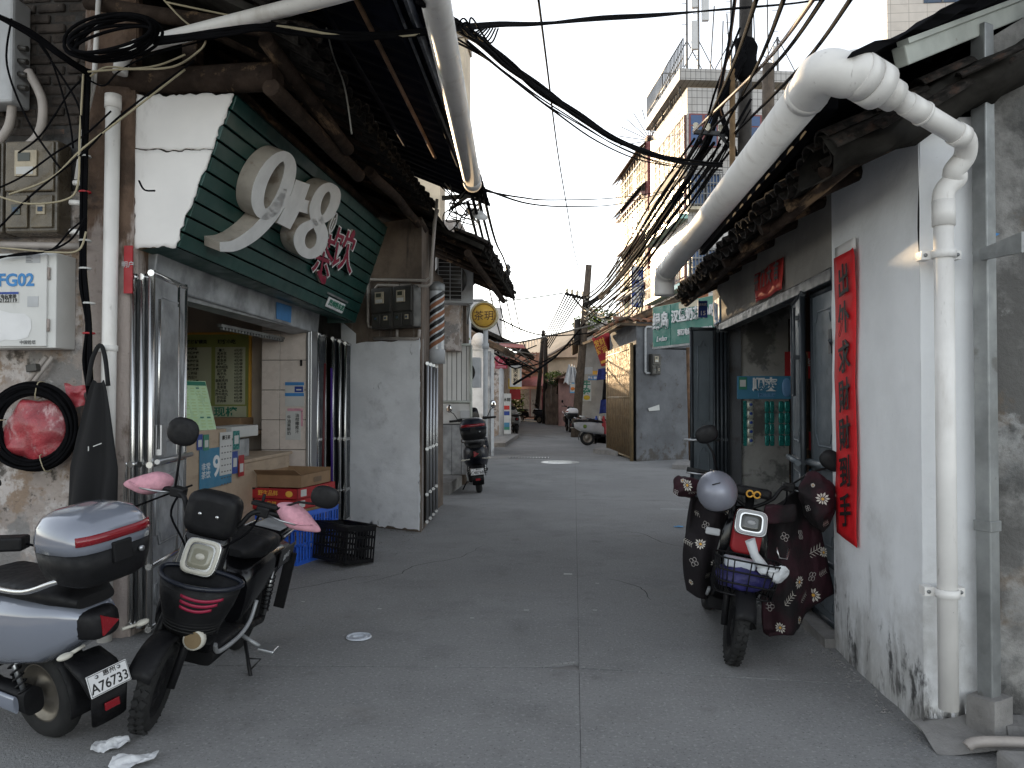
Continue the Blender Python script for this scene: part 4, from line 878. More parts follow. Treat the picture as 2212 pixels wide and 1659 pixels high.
stuck('payment_card', 503, 930, 517, 972, 'teal_foil', 'teal payment card at the top right of the counter front', 'card', .002, (.3, .75), 'payment cards on the counter')
stuck('payment_card', 501, 974, 513, 1024, 'blue_sign', 'dark blue payment card under the teal one on the counter', 'card', .002, (.3, .7), 'payment cards on the counter')
stuck('payment_card', 515, 982, 527, 1030, 'red', 'crimson payment card, rightmost on the counter front', 'card', .002, (.2, .6), 'payment cards on the counter')
# lit-looking menu stand
ms = thing('menu_stand', 'pale green menu sheet propped on the tea shop counter', 'menu', (-3.3, 5.9, 1.33))
mA, mB, mC, mD = at(378, 931, x=-3.10), at(467, 929, x=-3.10), at(443, 824, x=-3.32), at(378, 822, x=-3.32)
MFR = frame(mA, mB - mA, mD - mA); 
MB().add([mA, mB, mC, mD], [(0, 1, 2, 3)]).build('sheet', M['menu_green'], ms, solid=.008)
MI = MFR.inverted(); mw_ = (mB - mA).length; mh_ = (MI @ mC).y
mN = (mB - mA).cross(mD - mA).normalized() * .007
def mq(s0, t0, s1, t1, nm, mt): MB().add([(mA.lerp(mB, s)).lerp(mD.lerp(mC, s), t) + mN for s, t in ((s0, t0), (s1, t0), (s1, t1), (s0, t1))], [(0, 1, 2, 3)]).build(nm, M[mt], ms)
mq(.02, .90, .97, .985, 'heading', 'menu_head')
for k in range(5):
    for j in range(14):
        if (k * 7 + j * 3) % 11 == 0: continue
        hd_ = (j, k) in ((13, 1), (13, 3), (6, 0), (3, 3), (3, 4))
        mq(.06 + k * .185, .05 + j * .06, .06 + k * .185 + (.10 if hd_ else .12), .05 + j * .06 + (.03 if hd_ else .016), 'menu_line', 'menu_head' if hd_ else 'menu_faint')
wm = thing('wall_menu', 'framed olive wall menu with price columns inside the tea shop', 'menu', (-3.9, 8.70, 1.4))
wa = at(396, 912, y=8.69); wb = at(541, 720, y=8.69)
MB().b2((wa.x - .25, 8.685, wa.z), (wb.x, 8.71, wb.z)).build('board', M['menu_olive'], wm)
MB().b2((wb.x - .012, 8.672, wa.z), (wb.x + .012, 8.71, wb.z)).b2((wa.x - .25, 8.672, wb.z - .012), (wb.x, 8.71, wb.z + .012)).b2((wa.x - .25, 8.672, wa.z - .012), (wb.x, 8.71, wa.z + .012)).build('frame', M['gold'], wm)
MW = wb.x - wa.x
for x0, x1, z0 in ((.0, .42, .23), (.48, .93, .20)):
    MB().b2((wa.x + MW * x0, 8.681, wa.z + (wb.z - wa.z) * z0), (wa.x + MW * x1, 8.684, wb.z - .16)).build('price_panel', M['menu_cream'], wm)
MB().b2((wa.x + MW * .42, 8.681, wa.z + .04), (wa.x + MW * .95, 8.684, wa.z + .19)).build('price_panel', M['menu_cream'], wm)
text('现榨', .12, M['menu_head'], wm, frame((wa.x + MW * .64, 8.679, wa.z + .115), (1, 0, 0), (0, 0, 1)), .002, .02, sx=1.2)
text('滴滴柠檬类', .05, M['ink'], wm, frame((wa.x + MW * .2, 8.680, wb.z - .10), (1, 0, 0), (0, 0, 1)), .002, .03); text('现炸小吃', .055, M['ink'], wm, frame((wa.x + MW * .65, 8.680, wb.z - .10), (1, 0, 0), (0, 0, 1)), .002, .03)
its = ['薯条', '鸡米花', '香芋丸', '鱿鱼串', '黄金糕', '骨肉相连', '烧烤肠', '香芋丸', '鸡块', '香酥鸡排', '鱼豆腐', '鱼骨蛋', '炸墨鱼丸', '炸牛肉丸', '炸包菜', '甜肉串']
pr_ = ['6元/份', '8元/份', '7元/只', '4元/串', '6元/袋', '3元/串', '4元/串', '5元/份', '6元/份', '5元/块', '3元/串', '6元/份', '4元/串', '4元/串', '8元/串', '5元/份']
H_ = wb.z - .18 - (wa.z + (wb.z - wa.z) * .20)
text('\n'.join(its), .038, M['ink'], wm, frame((wa.x + MW * .58, 8.679, wb.z - .17 - H_ / 2), (1, 0, 0), (0, 0, 1)), .001, .02, line=H_ / 16 / .038 * .97); text('\n'.join(pr_), .036, M['ink'], wm, frame((wa.x + MW * .83, 8.679, wb.z - .17 - H_ / 2), (1, 0, 0), (0, 0, 1)), .001, .02, line=H_ / 16 / .036 * .97)
text('\n'.join(['柠檬茶', '金桔柠檬', '百香果', '青柠绿茶', '冰柠红茶', '暴打柠檬', '满杯橙', '西瓜汁', '杨枝甘露', '葡萄冻', '柚子茶', '芒果冰']), .038, M['ink'], wm, frame((wa.x + MW * .14, 8.679, wb.z - .17 - H_ * .42), (1, 0, 0), (0, 0, 1)), .001, .02, line=1.25)
for nm, lab, a, b, mt in (('carton', 'pale carton lying on the low end of the tea shop counter', (-3.45, 7.0, 1.22), (-3.2, 7.6, 1.33), 'paper'), ('drinks_machine', 'grey steel drinks machine on the tea shop counter', (-3.6, 6.95, 1.02), (-3.25, 7.5, 1.20), 'steel_dull'), ('carton', 'brown carton on a shelf behind the tea shop counter', (-4.2, 8.3, 1.25), (-3.7, 8.65, 1.38), 'card')):
    solo(nm, MB().b2(a, b), M[mt], lab, 'carton' if nm == 'carton' else 'machine', bevel=.01)
solo('back_shelf', MB().b2((-4.6, 8.25, 1.2), (-3.52, 8.7, 1.24)).b2((-4.6, 8.3, 0.06), (-3.52, 8.7, 1.0)), M['wood_panel_d'], 'brown back shelf under the wall menu in the tea shop', 'shelf')
# notices on the tiled jamb
for nm, lab, q, mt in (('payment_notice', 'pale blue payment notice on the cream tiled jamb', (616, 825, 657, 878), 'paper'), ('price_slip', 'white paper slip with handwritten characters on the tiled jamb', (617, 888, 650, 950), 'paper')):
    a = at(q[0], q[3], y=8.40); b = at(q[2], q[1], y=8.40); o = solo(nm, MB().b2((a.x, 8.397, a.z), (b.x, 8.402, b.z)), M[mt], lab, 'notice')
    if nm == 'payment_notice':
        for k in (.42, .86): MB().b2((a.x, 8.393, a.z + (b.z - a.z) * k), (b.x, 8.3965, a.z + (b.z - a.z) * (k + .13))).build('band', M['blue_print'], o)
        MB().b2((a.x + .11, 8.393, a.z + .16), (b.x - .01, 8.3965, b.z - .05)).build('card', M['blue_sign'], o); MB().b2((a.x + .13, 8.3915, a.z + .18), (b.x - .03, 8.3928, b.z - .08)).build('card_window', M['paper'], o)
    else:
        text('牛\n油\n果\n鲜\n奶', .045, M['ink'], o, frame((a.x + .04, 8.395, (a.z + b.z) / 2), (1, 0, 0), (0, 0, 1)), .001, .01); text('油\n柑\n橄\n榄\n汁', .045, M['ink'], o, frame((b.x - .04, 8.395, (a.z + b.z) / 2 + .02), (1, 0, 0), (0, 0, 1)), .001, .01)
        MB().b2((a.x + .02, 8.3985, b.z - .01), (b.x + .02, 8.4035, b.z + .03)).b2((b.x - .012, 8.3985, b.z - .17), (b.x + .022, 8.4035, b.z)).build('pink_backing', M['pink_cloth'], o)
solo('door_bell', MB().b2((-3.06, 8.39, 1.96), (-3.035, 8.405, 2.03)), M['black_plastic'], 'small black bell push on the cream tiled jamb', 'bell', bevel=.004)
# ------------------------------------------------------------------ white pillar wall after the shop
PA, PB = V(-3.02, 9.71, 0), V(-1.82, 9.085, 0)
PD = (PB - PA).normalized(); PN = PD.cross(V(0, 0, 1)); PL_ = (PB - PA).length; PPL = (PA, PN)
PFR = frame(PA, PD, (0, 0, 1)); PMX = Matrix((PD, -PN, V(0, 0, 1))).transposed().to_4x4(); PMX.translation = PA
def pxl(u): return (at(u, 860, pl=PPL) - PA).dot(PD)
pw = thing('whitewashed_wall', 'whitewashed end wall below brown render between the tea shop and the next house', 'wall', (-2.4, 9.6, 0))
def wsk(s, t):
    x = PL_ * s; z = 2.30 * t
    if s == 0: x += .035 * noise.noise(V(0, 0, z * 6)) + .02 * noise.noise(V(0, 2, z * 19))
    if s == 1: x += .03 * noise.noise(V(3, 0, z * 6)) + .02 * noise.noise(V(3, 2, z * 21))
    if t == 0: z = .05 * noise.noise(V(x * 6, 0, 0)) + .03 * noise.noise(V(x * 19, 0, 0)) + .03
    if t == 1: z += .03 * noise.noise(V(x * 5, 4, 0))
    q = PA + PD * x + V(0, 0, z); return q + PN * (.03 + .014 * noise.noise(q * 2.4) + .006 * noise.noise(q * 8))
wk = MB(); wk.grid(wsk, 30, 54); wk.grid(lambda s, t: PB + PN * (.03 * (1 - s)) + V(-.01, .16 * s, 2.3 * t) + V(0, 0, .02), 4, 30); wk.build('plaster', M['plaster_pillar'], pw)
cr = MB(); cr.prism([(PA.x, PA.y), (PB.x, PB.y), (-1.93, 10.6), (-3.02, 10.6)], 3.78); cr.build('core', M['brown_wall'], pw)
MB().grid(lambda s, t: (lambda q: q + PN * (.012 + .01 * noise.noise(q * 4)))(PA + PD * (.30 * s + .0) + V(0, 0, 2.28 + (.34 - .2 * s) * t)), 8, 6).build('plaster_scrap', M['plaster_pillar'], pw)
x0, x1, x2 = pxl(821), pxl(866), pxl(911)
zt = at(866, 622, pl=PPL).z; zb = at(866, 711, pl=PPL).z
for a, b, lab in ((x0, x1, 'dark meter box with a blue sticker on the brown wall, left of the pair'), (x1 + .01, x2, 'dark meter box on the brown wall, right of the pair next to the striped lamp')):
    t = meter('dark_meter_box', lab, a, b, zb, zt, -.16, 'dark meter boxes on the brown wall', 'meter_dark', 'meter_dark', .36, .15, PMX)
def pp_(u, v, o=.05): return at(u, v, pl=(PA + PN * o, PN))
for k, (pts, r) in enumerate((([(812, 708), (797, 706), (795, 695), (796, 610), (800, 604), (920, 606), (930, 598), (944, 430)], .018), ([(818, 675), (810, 672), (811, 622), (816, 616), (924, 618), (931, 612), (938, 480), (946, 452)], .018), ([(808, 731), (898, 732), (905, 728), (906, 712)], .020), ([(858, 712), (858, 729)], .018))):
    c = solo('meter_conduit', MB().tube([pp_(*p) for p in pts], r, 8), M['pvc_thin'], ['outer white conduit looping round the dark meter boxes up to the eave', 'inner white conduit from the left dark meter box up to the eave', 'white conduit under the dark meter boxes', 'short white conduit stub under the left dark meter box'][k], 'conduit')
solo('wire_loop', MB().tube([pp_(876 + 14 * math.cos(a), 617 + 6 * math.sin(a) + .6 * math.sin(3 * a), .09) for a in [i * .4 for i in range(44)]], .005, 5), M['cable_grey'], 'small grey wire loop above the dark meter boxes', 'cable')
# ------------------------------------------------------------------ crates and boxes in front of the shop
def crate(name, lab, mtl, c, lx, ly, h, rz, nx, nz_, tilt=0, group=None, taper=.94):
    t = thing(name, lab, 'crate', c, rz, tilt, group)
    def wall(n, a, b, nrm, cols):
        m_ = MB(); a = Vector(a); b = Vector(b); L = (b - a).length; fr = frame(a, b - a, (0, 0, 1)); th = .006
        def B(x0, x1, z0, z1): m_.b2((x0, z0, -th), (x1, z1, th), fr)
        B(0, L, 0, .035); B(0, L, h - .05, h); B(0, L, h * .36, h * .36 + .02); B(0, L, h * .66, h * .66 + .02)
        for i in range(cols + 1):
            x = L * i / cols; w = .012 if i % 3 else .02; B(max(0, x - w / 2), min(L, x + w / 2), .03, h - .04)
        m_.build('side', M[mtl], t, local=True)
    X, Y = lx / 2, ly / 2
    wall('side', (-X, -Y, 0), (X, -Y, 0), 0, nx); wall('side', (X, Y, 0), (-X, Y, 0), 0, nx); wall('side', (X, -Y, 0), (X, Y, 0), 0, nz_); wall('side', (-X, Y, 0), (-X, -Y, 0), 0, nz_)
    MB().b2((-X, -Y, .004), (X, Y, .016)).build('base', M[mtl], t, local=True)
    MB().tube([(-X, -Y, h), (X, -Y, h), (X, Y, h), (-X, Y, h)], .014, 6, closed=True).build('rim', M[mtl], t, local=True)
    return t
bc = crate('blue_crate', 'tall blue plastic crate under the red fruit boxes by the tea shop', 'blue_crate', (-2.80, 7.58, 0.0), .54, .70, .50, -.26, 9, 14)
MB().tube([(.265, -.36, .51), (.265, .36, .51)], .02, 8).build('rope_rim', M['straw'], bc, local=True)
MB().tube([(-.26, -.36, .51), (.26, -.36, .51)], .018, 8).build('rope_rim', M['straw'], bc, local=True)
crate('black_crate', 'black plastic crate lying tilted on the pavement before the white wall', 'black_plastic', (-2.24, 7.34, .03), .50, .34, .35, -.62, 12, 9, .10)
for k, (z, mtb) in enumerate(((.53, 'red_card'), (.635, 'red_card'))):
    t = thing('fruit_box', ['lower red fruit box with gold characters on the blue crate', 'upper red fruit box with gold characters under the brown carton'][k], 'box', (-2.83, 7.54, z), -.24 + .04 * k)
    b = MB(); X, Y, h = .29, .36, .10
    b.b2((-X, -Y, 0), (X, Y, .006)); b.b2((-X, -Y, 0), (X, -Y + .006, h)); b.b2((-X, Y - .006, 0), (X, Y, h)); b.b2((-X, -Y, 0), (-X + .006, Y, h)); b.b2((X - .006, -Y, 0), (X, Y, h)); b.build('box', M[mtb], t, local=True)
    text('野生品鲜', .055, M['gold'], t, frame((-.03, -Y - .001, .052), (1, 0, 0), (0, 0, 1)), .001, .01, local=True); text('品鲜', .05, M['gold'], t, frame((X + .001, .16, .05), (0, 1, 0), (0, 0, 1)), .001, .01, local=True)
    MB().b2((X, -.3, .02), (X + .002, -.2, .085)).build('label', M['paper'], t, local=True)
    MB().ell((.2, -Y - .001, .05), (.04, .002, .03)).build('fruit_print', M['gold'], t, local=True)
    MB().b2((-.24, -Y - .002, .085), (-.17, -Y + .008, .102)).build('hand_slot', M['ink'], t, local=True)
t = thing('brown_carton', 'open brown cardboard carton on top of the red fruit boxes', 'carton', (-2.81, 7.58, .735), -.16)
b = MB(); X, Y, h = .24, .30, .12
b.b2((-X, -Y, 0), (X, Y, .005)); b.b2((-X, -Y, 0), (X, -Y + .005, h)); b.b2((-X, Y - .005, 0), (X, Y, h + .03)); b.b2((-X, -Y, 0), (-X + .005, Y, h + .02)); b.b2((X - .005, -Y, 0), (X, Y, h)); b.jit(.008, 8); b.build('box', M['card'], t, local=True)
MB().b2((X, -.05, .03), (X + .002, .1, .08)).build('print', M['wood_panel_d'], t, local=True); MB().add([(-X, -Y, h), (X, -Y, h), (X - .02, -Y - .1, h + .06), (-X + .02, -Y - .09, h + .05)], [(0, 1, 2, 3)]).build('flap', M['card'], t, local=True, solid=.004)
# ------------------------------------------------------------------ small things on the street
solo('bottle_cap_lid', MB().lathe([(0, .004), (.035, .004), (.04, .010), (.055, .010), (.06, .004), (.072, .012), (.08, .016), (.085, .006)], 22, Matrix.Translation((-1.434, 5.066, 0))), M['bag_clear'], 'clear plastic cup lid lying on the concrete', 'lid')
for k, (c, sz, rz, lab) in enumerate((((-2.26, 3.42, .012), (.16, .11), .3, 'crumpled white tissue under the grey scooter wheel'), ((-1.98, 3.26, .012), (.20, .12), .5, 'white tissue lying nearest the camera at the bottom left'))):
    c = at((236, 290)[k], (1612, 1645)[k], z=.012)
    def tis(s, t, c=c, sz=sz, rz=rz):
        a = (s - .5) * sz[0] * (1 - .35 * abs(t - .5)); b = (t - .5) * sz[1]
        q = V(c.x + a * math.cos(rz) - b * math.sin(rz), c.y + a * math.sin(rz) + b * math.cos(rz), .014); return q + V(0, 0, abs(noise.noise(q * 17)) * .035 + abs(noise.noise(q * 45)) * .008) + noise.noise_vector(q * 11) * V(.03, .03, 0).length * .5
    solo('tissue', MB().grid(tis, 30, 22), M['paper_white'], lab, 'tissue')
solo('blue_wrapper', MB().grid(lambda s, t: (lambda c: V(c.x + .11 * (s - .5), c.y + .07 * (t - .5), .006 + .02 * abs(noise.noise(V(s * 3, t * 3, 1)))))(at(1466, 1139, z=0)), 8, 6), M['sky_blue'], 'small bright blue wrapper on the street left of the right bike', 'wrapper')
for k, (u, v, r) in enumerate(((1227, 1240, .035), (1137, 1318, .018), (820, 1315, .014), (1285, 1318, .014), (1020, 1335, .014), (1290, 1260, .014), (655, 1300, .012))):
    c = at(u, v, z=.002); solo('litter_scrap', MB().grid(lambda s, t: V(c.x + r * (s - .5) * 2.2, c.y + r * (t - .5) * 1.3, .003 + .004 * abs(noise.noise(V(s * 4, t * 4, u)))), 4, 4), M['paper'], ['pale oval scrap on the street, largest one beside the long joint', 'pale scrap near the middle of the street', 'tiny pale scrap by the black crate', 'tiny pale scrap right of the long joint', 'tiny pale scrap left of the long joint', 'tiny scrap just right of the joint further up', 'tiny pale scrap beside the white wall foot'][k], 'litter')
mc = thing('manhole_cover', 'shiny round manhole cover in the middle of the street', 'manhole', (-.35, 19.3, 0))
MB().lathe([(0, .006), (.42, .006), (.43, .003), (.47, .003), (.48, .0)], 30).build('lid', M['manhole'], mc, local=True)
for k in range(5): MB().b2((-.3, -.2 + k * .1, .006), (.3, -.18 + k * .1, .010)).build('rib', M['manhole'], mc, local=True)
dg = thing('drain_grate', 'narrow drain grate across the street by the white wall, left', 'grate', (-1.2, 20.6, .002), .05)
MB().b2((-.55, -.16, 0), (.55, .16, .004)).build('pit', M['joint'], dg, local=True)
for k in range(14): MB().b2((-.53 + k * .079, -.16, .004), (-.50 + k * .079, .16, .012)).build('bar', M['steel'], dg, local=True)
for k, (u, v, w, d) in enumerate(((1200, 942, .9, .12), (1140, 938, .5, .1), (1480, 1100, .7, .04))):
    c = at(u, v, z=.004); pm = solo('paint_mark', MB().b2((c.x - w / 2, c.y - d / 2, .001), (c.x + w / 2, c.y + d / 2, .005)), M['white_dull'], ['white painted dash far up the street, right one', 'white painted dash far up the street, left one', 'worn white painted line left of the right bike'][k], 'marking')
# ------------------------------------------------------------------ next house on the left
h2 = thing('next_row_house', 'dark tiled row house with an air conditioner behind the whitewashed wall, left', 'house', (-3, 12, 0))
MB().b2((-4.4, 10.62, 0), (-1.97, 11.5, 3.4)).build('wall', M['brown_wall'], h2); MB().b2((-5.0, 14.1, 0), (-1.99, 14.5, 3.4)).build('wall', M['brown_wall'], h2); MB().b2((-5.0, 14.5, 0), (-2.62, 19.5, 4.85)).build('rear_wall', M['plaster_far'], h2)  # rear wall: extra height added to block the sun from the right doorway
MB().b2((-2.62, 14.25, 1.9), (-2.3, 14.42, 3.8)).b2((-2.35, 13.6, 2.45), (-2.05, 14.4, 4.8)).build('peeling_wall', M['oldwall'], h2)
r2 = MB().add([(-1.15, 9.7, 3.52), (-1.12, 14.6, 3.50), (-3.6, 14.6, 4.6), (-3.6, 9.7, 4.62)], [(0, 1, 2, 3)]).build('roof', M['dark_wall'], h2, solid=.06)
tiles_along(r2, M['tile_dark'], 9.75, 14.6, .2, .075, lambda y, c: V(-1.10 - .2 * c, y, 3.54 + .095 * c + .03 * noise.noise(V(y * 2, c, 7))), 2, .26, .45, flip=-1)
for k in range(8): MB().tube([(-1.2, 9.9 + k * .6, 3.48), (-2.4, 9.9 + k * .6, 4.0)], .035, 7).build('rafter', M['wood'], r2)
MB().tube([(-1.35, 9.7, 3.45), (-1.33, 14.5, 3.44)], .05, 8).build('eave_log', M['wood'], r2)
# folded steel shutters
fs = thing('folding_shutter', 'stack of folded steel shutters at the corner of the whitewashed wall', 'shutter', (-1.9, 10.2, 0))
for k in range(4): leaf((-1.80 - .015 * k, 9.35 + .30 * k), (-1.86 - .015 * k, 9.6 + .30 * k), .06, 2.05, fs, M['steel_dull'], M['steel'], name='shutter_leaf')
bl = thing('barber_lamp', 'striped barber lamp column with orange and dark stripes on the left', 'lamp', (-1.85, 10.0, 2.05))
bc_ = at(943, 700, y=10.0); BZ0 = at(943, 782, y=10).z; BZ1 = at(943, 628, y=10).z
MB().lathe([(.105, 0), (.105, BZ1 - BZ0)], 20, Matrix.Translation((bc_.x, 10, BZ0))).build('glass', M['barber'], bl)
for k in range(4):
    for mt_, off in (('orange', 0), ('black_paint', .5)):
        st2 = MB(); z0 = BZ0 + .17 + (k + off) * .17
        def sf(s, t): a = math.pi * (1.0 + s); return V(bc_.x + .107 * math.cos(a), 10 + .107 * math.sin(a), z0 + .06 * t + .20 * (s - .3))
        st2.grid(sf, 14, 1); st2.build('stripe', M['letter_red' if mt_ == 'x' else mt_] if mt_ != 'orange' else M['tile_orange'], bl)
MB().lathe([(0, 0), (.115, 0), (.115, .17), (.10, .19)], 20, Matrix.Translation((bc_.x, 10, BZ0 - .02))).build('base_cap', M['white_dull'], bl); MB().lathe([(.10, 0), (.11, .02), (.11, .10), (.04, .14), (0, .14)], 20, Matrix.Translation((bc_.x, 10, BZ1 - .02))).build('top_cap', M['galv'], bl)
# air conditioner
def ac_unit(name, lab, c, w, h, d, rz, vanes=10):
    t = thing(name, lab, 'air conditioner', c, rz)
    MB().b2((-w / 2, -d / 2, 0), (w / 2, d / 2, h)).build('casing', M['white_dull'], t, .015, local=True)
    MB().b2((-w * .45, -d / 2 - .004, h * .06), (w * .18, -d / 2 - .002, h * .94)).build('fan_opening', M['ink'], t, local=True)
    MB().lathe([(0, 0), (h * .36, 0), (h * .36, .003)], 20, frame((-w * .13, -d / 2 - .006, h * .5), (1, 0, 0), (0, 0, 1))).build('fan', M['meter_dark'], t, local=True)
    for k in range(vanes): MB().b2((-w * .45, -d / 2 - .018, h * (.08 + .86 * k / (vanes - 1)) - .004), (w * .18, -d / 2 - .012, h * (.08 + .86 * k / (vanes - 1)) + .004)).build('grille_bar', M['white_dull'], t, local=True)
    for x in (-.45, -.13, .18): MB().b2((w * x - .006, -d / 2 - .02, h * .05), (w * x + .006, -d / 2 - .01, h * .95)).build('grille_post', M['white_dull'], t, local=True)
    return t
ca = at(975, 655, y=12.6); ac = ac_unit('air_conditioner', 'grey white air conditioner box on the brown wall, street left', (ca.x + .02, 12.75, ca.z), .62, .78, .32, .25, 11)
for s_ in (-.25, .25): MB().tube([(s_, -.2, -.02), (s_, .2, -.02), (s_, .2, -.30), (s_, -.15, -.03)], .016, 6).build('bracket', M['galv'], ac, local=True)
c2 = at(1022, 838, y=18.4); ac_unit('low_air_conditioner', 'small air conditioner low on the wall behind the round sign pole', (c2.x - .1, 18.3, 1.85), .6, .72, .28, 0, 8)
meter('far_meter_box', 'small dark meter box under the air conditioner, left', -2.62, -2.40, 2.35, 2.75, 14.1, None, 'meter_dark', 'meter_dark', .4, .12)
# lamp with disc shade
lp = thing('bulkhead_lamp', 'disc shaded lamp with spiral bulb under the left eave', 'lamp', at(1030, 462, y=9.6))
LM = Matrix.Rotation(R(35), 4, 'X') @ Matrix.Rotation(R(25), 4, 'Y')
MB().lathe([(.02, .05), (.06, .045), (.15, .0), (.145, -.004), (.05, .03)], 22, LM).build('shade', M['white_paint'], lp, local=True)
MB().tube([LM @ V(.018 * math.cos(i * .7), .018 * math.sin(i * .7), -.01 - i * .004) for i in range(32)], .009, 6).build('bulb', M['bulb'], lp, local=True)
MB().tube([LM @ V(0, 0, .04), LM @ V(0, .05, .10), V(-.15, .12, .16), V(-.4, .3, .22)], .012, 6).build('arm', M['cable_grey'], lp, local=True)
# steel gate recess
sgt = thing('ribbed_steel_gate', 'ribbed steel gate with a dark shiny lower half behind the parked scooter, left', 'gate', (-2.3, 14.0, 0))
ga = at(955, 1030, y=14.0); gb = at(1018, 745, y=14.0); GM = at(986, 868, y=14.0).z
for k in range(6):
    xa = ga.x + (gb.x - ga.x) * k / 6; xb = ga.x + (gb.x - ga.x) * (k + 1) / 6; MB().b2((xa + .006, 13.99, GM), (xb - .006, 14.01, gb.z)).build('rib', M['cab_grey'], sgt, .004)
MB().b2((ga.x, 14.012, .2), (gb.x, 14.02, gb.z)).build('backing', M['ink'], sgt)
for k in range(3):
    xa = ga.x + (gb.x - ga.x) * k / 3; xb = ga.x + (gb.x - ga.x) * (k + 1) / 3; MB().b2((xa + .004, 13.985, .2), (xb - .004, 14.01, GM - .42)).build('lower_panel', M['steel_dull'], sgt, .004)
MB().b2((ga.x, 13.985, GM - .40), (gb.x, 14.01, GM - .03)).build('middle_panel', M['cab_grey'], sgt)
for a, b in (((ga.x, gb.z), (gb.x, gb.z)), ((ga.x, GM), (gb.x, GM)), ((gb.x, .1), (gb.x, gb.z))): MB().tube([(a[0], 13.97, a[1]), (b[0], 13.97, b[1])], .025, 8).build('frame', M['beam_paint'], sgt)
MB().b2((gb.x - .2, 13.95, GM - .30), (gb.x - .02, 13.98, GM - .16)).build('lock_box', M['white_dull'], sgt, .006)
solo('door_step', MB().b2((-2.75, 12.6, 0), (-2.05, 14.0, .2)).jit(.015, 5), M['stone'], 'cracked grey doorstep before the ribbed steel gate', 'step')
# round sign on pole
rsn = thing('round_tea_sign', 'round yellow sign with two brown characters on a white pole, left', 'sign', (-2.05, 17.0, 0))
rc = at(1046, 682, y=17.0); rr_ = 31 * 17 / 1662
RM = frame(rc, (1, .0, 0), (0, 0, 1))
MB().lathe([(0, 0), (rr_, 0), (rr_, .12), (rr_ * .9, .14), (rr_ * .88, .125), (0, .125)], 36, RM @ Matrix.Translation((0, 0, -.06)) @ Matrix.Scale(1, 4)).build('case', M['yellow_ring'], rsn)
MB().lathe([(0, 0), (rr_ * .86, 0), (rr_ * .86, .006)], 36, RM @ Matrix.Translation((0, 0, .066)) @ Matrix.Rotation(math.pi, 4, 'X') @ Matrix.Translation((0, 0, -.006))).build('face', M['yellow_board'], rsn)
MB().tube([RM @ V(rr_ * .8 * math.cos(a), rr_ * .8 * math.sin(a), .074) for a in [2 * math.pi * i / 40 for i in range(40)]], .008, 5, closed=True).build('ring', M['brown_ink'], rsn)
text('茶玥', rr_ * .72, M['brown_ink'], rsn, RM @ Matrix.Translation((0, -.02, .073)), .006, .0)
MB().tube([(rc.x + .03, 17.02, 0), (rc.x + .03, 17.02, rc.z - rr_ + .03)], .055, 14).build('pole', M['white_dull'], rsn)
MB().tube([(rc.x + .03, 17.02, rc.z - rr_ - .42), (rc.x + .03, 17.02, rc.z - rr_ - .30)], .075, 14).build('collar', M['white_dull'], rsn)
# more houses on the left
def house(name, lab, foot, h, mt, eave=None, rmat='tile_far', ov=.35, rise=.45, ridge='y'):
    """small row house: wall prism and a gable roof whose ridge runs along the longer side of its box"""
    t = thing(name, lab, 'house', (sum(p[0] for p in foot) / len(foot), sum(p[1] for p in foot) / len(foot), 0)); MB().prism(foot, h).build('wall', M[mt], t)
    xs = [p[0] for p in foot]; ys_ = [p[1] for p in foot]; a, b, c, d = min(xs) - ov, max(xs) + ov, min(ys_) - ov * .6, max(ys_) + ov * .6
    if ridge == 'y':
        m = (a + b) / 2; rz = h + (b - m) * rise
        A = [(b, c, h - .03), (b, d, h - .03), (m, d, rz), (m, c, rz)]; B = [(m, c, rz), (m, d, rz), (a, d, h - .03), (a, c, h - .03)]; G = [(xs and min(xs), min(ys_), h), (max(xs), min(ys_), h), (m, min(ys_), rz - .15)]
    else:
        m = (c + d) / 2; rz = h + (m - c) * rise
        A = [(a, c, h - .03), (b, c, h - .03), (b, m, rz), (a, m, rz)]; B = [(a, m, rz), (b, m, rz), (b, d, h - .03), (a, d, h - .03)]; G = [(max(xs), min(ys_), h), (max(xs), max(ys_), h), (max(xs), m, rz - .15)]
    r = MB().add(A, [(0, 1, 2, 3)]).add(B, [(0, 1, 2, 3)]).build('roof', M[rmat], t, solid=.10)
    MB().add(G, [(0, 1, 2)]).build('gable', M[mt], t, solid=.05)
    if ridge == 'y':   # tile ribs down the slope facing the street, both slopes
        n = int((d - c) / .28)
        for i in range(min(n, 60)):
            y = c + (i + .5) * (d - c) / n; q = MB().tube([(b + .03, y, h - .0), (m, y, rz + .05)], .055, 5)
            if i == 0 or True: q.build('tile_row', M[rmat], r)
    else:
        n = int((b - a) / .28)
        for i in range(min(n, 60)):
            x = a + (i + .5) * (b - a) / n; MB().tube([(x, c - .03, h), (x, m, rz + .05)], .055, 5).build('tile_row', M[rmat], r)
    return t
hw = house('white_side_house', 'narrow white plastered house front behind the round sign pole', [(-4.8, 21.5), (-2.22, 21.3), (-2.7, 24.5), (-4.8, 24.5)], 2.95, 'plaster_far', ov=.3)
MB().tube([(-2.34, 21.2, 0), (-2.34, 21.2, 2.9)], .05, 8).build('pipe', M['steel_dull'], hw)
solo('white_globe', MB().ell((-2.6, 21.0, 3.2), (.2, .2, .2)), M['white_paint'], 'white round globe lamp above the white house wall, left', 'lamp')
solo('green_pot_leaves', MB().add([], []) if False else (lambda m_: [m_.add([c + V(0, 0, 0), c + V(rnd.uniform(-.2, .2), rnd.uniform(-.1, .1), rnd.uniform(.0, .2)), c + V(rnd.uniform(-.2, .2), rnd.uniform(-.1, .1), rnd.uniform(.1, .4))], [(0, 1, 2)]) for c in [V(-2.75 + rnd.uniform(-.15, .15), 18.0, 2.62 + rnd.uniform(0, .35)) for _ in range(60)]] and m_)(MB()), M['leaf_light'], 'small green plant above the ribbed steel gate', 'plant')
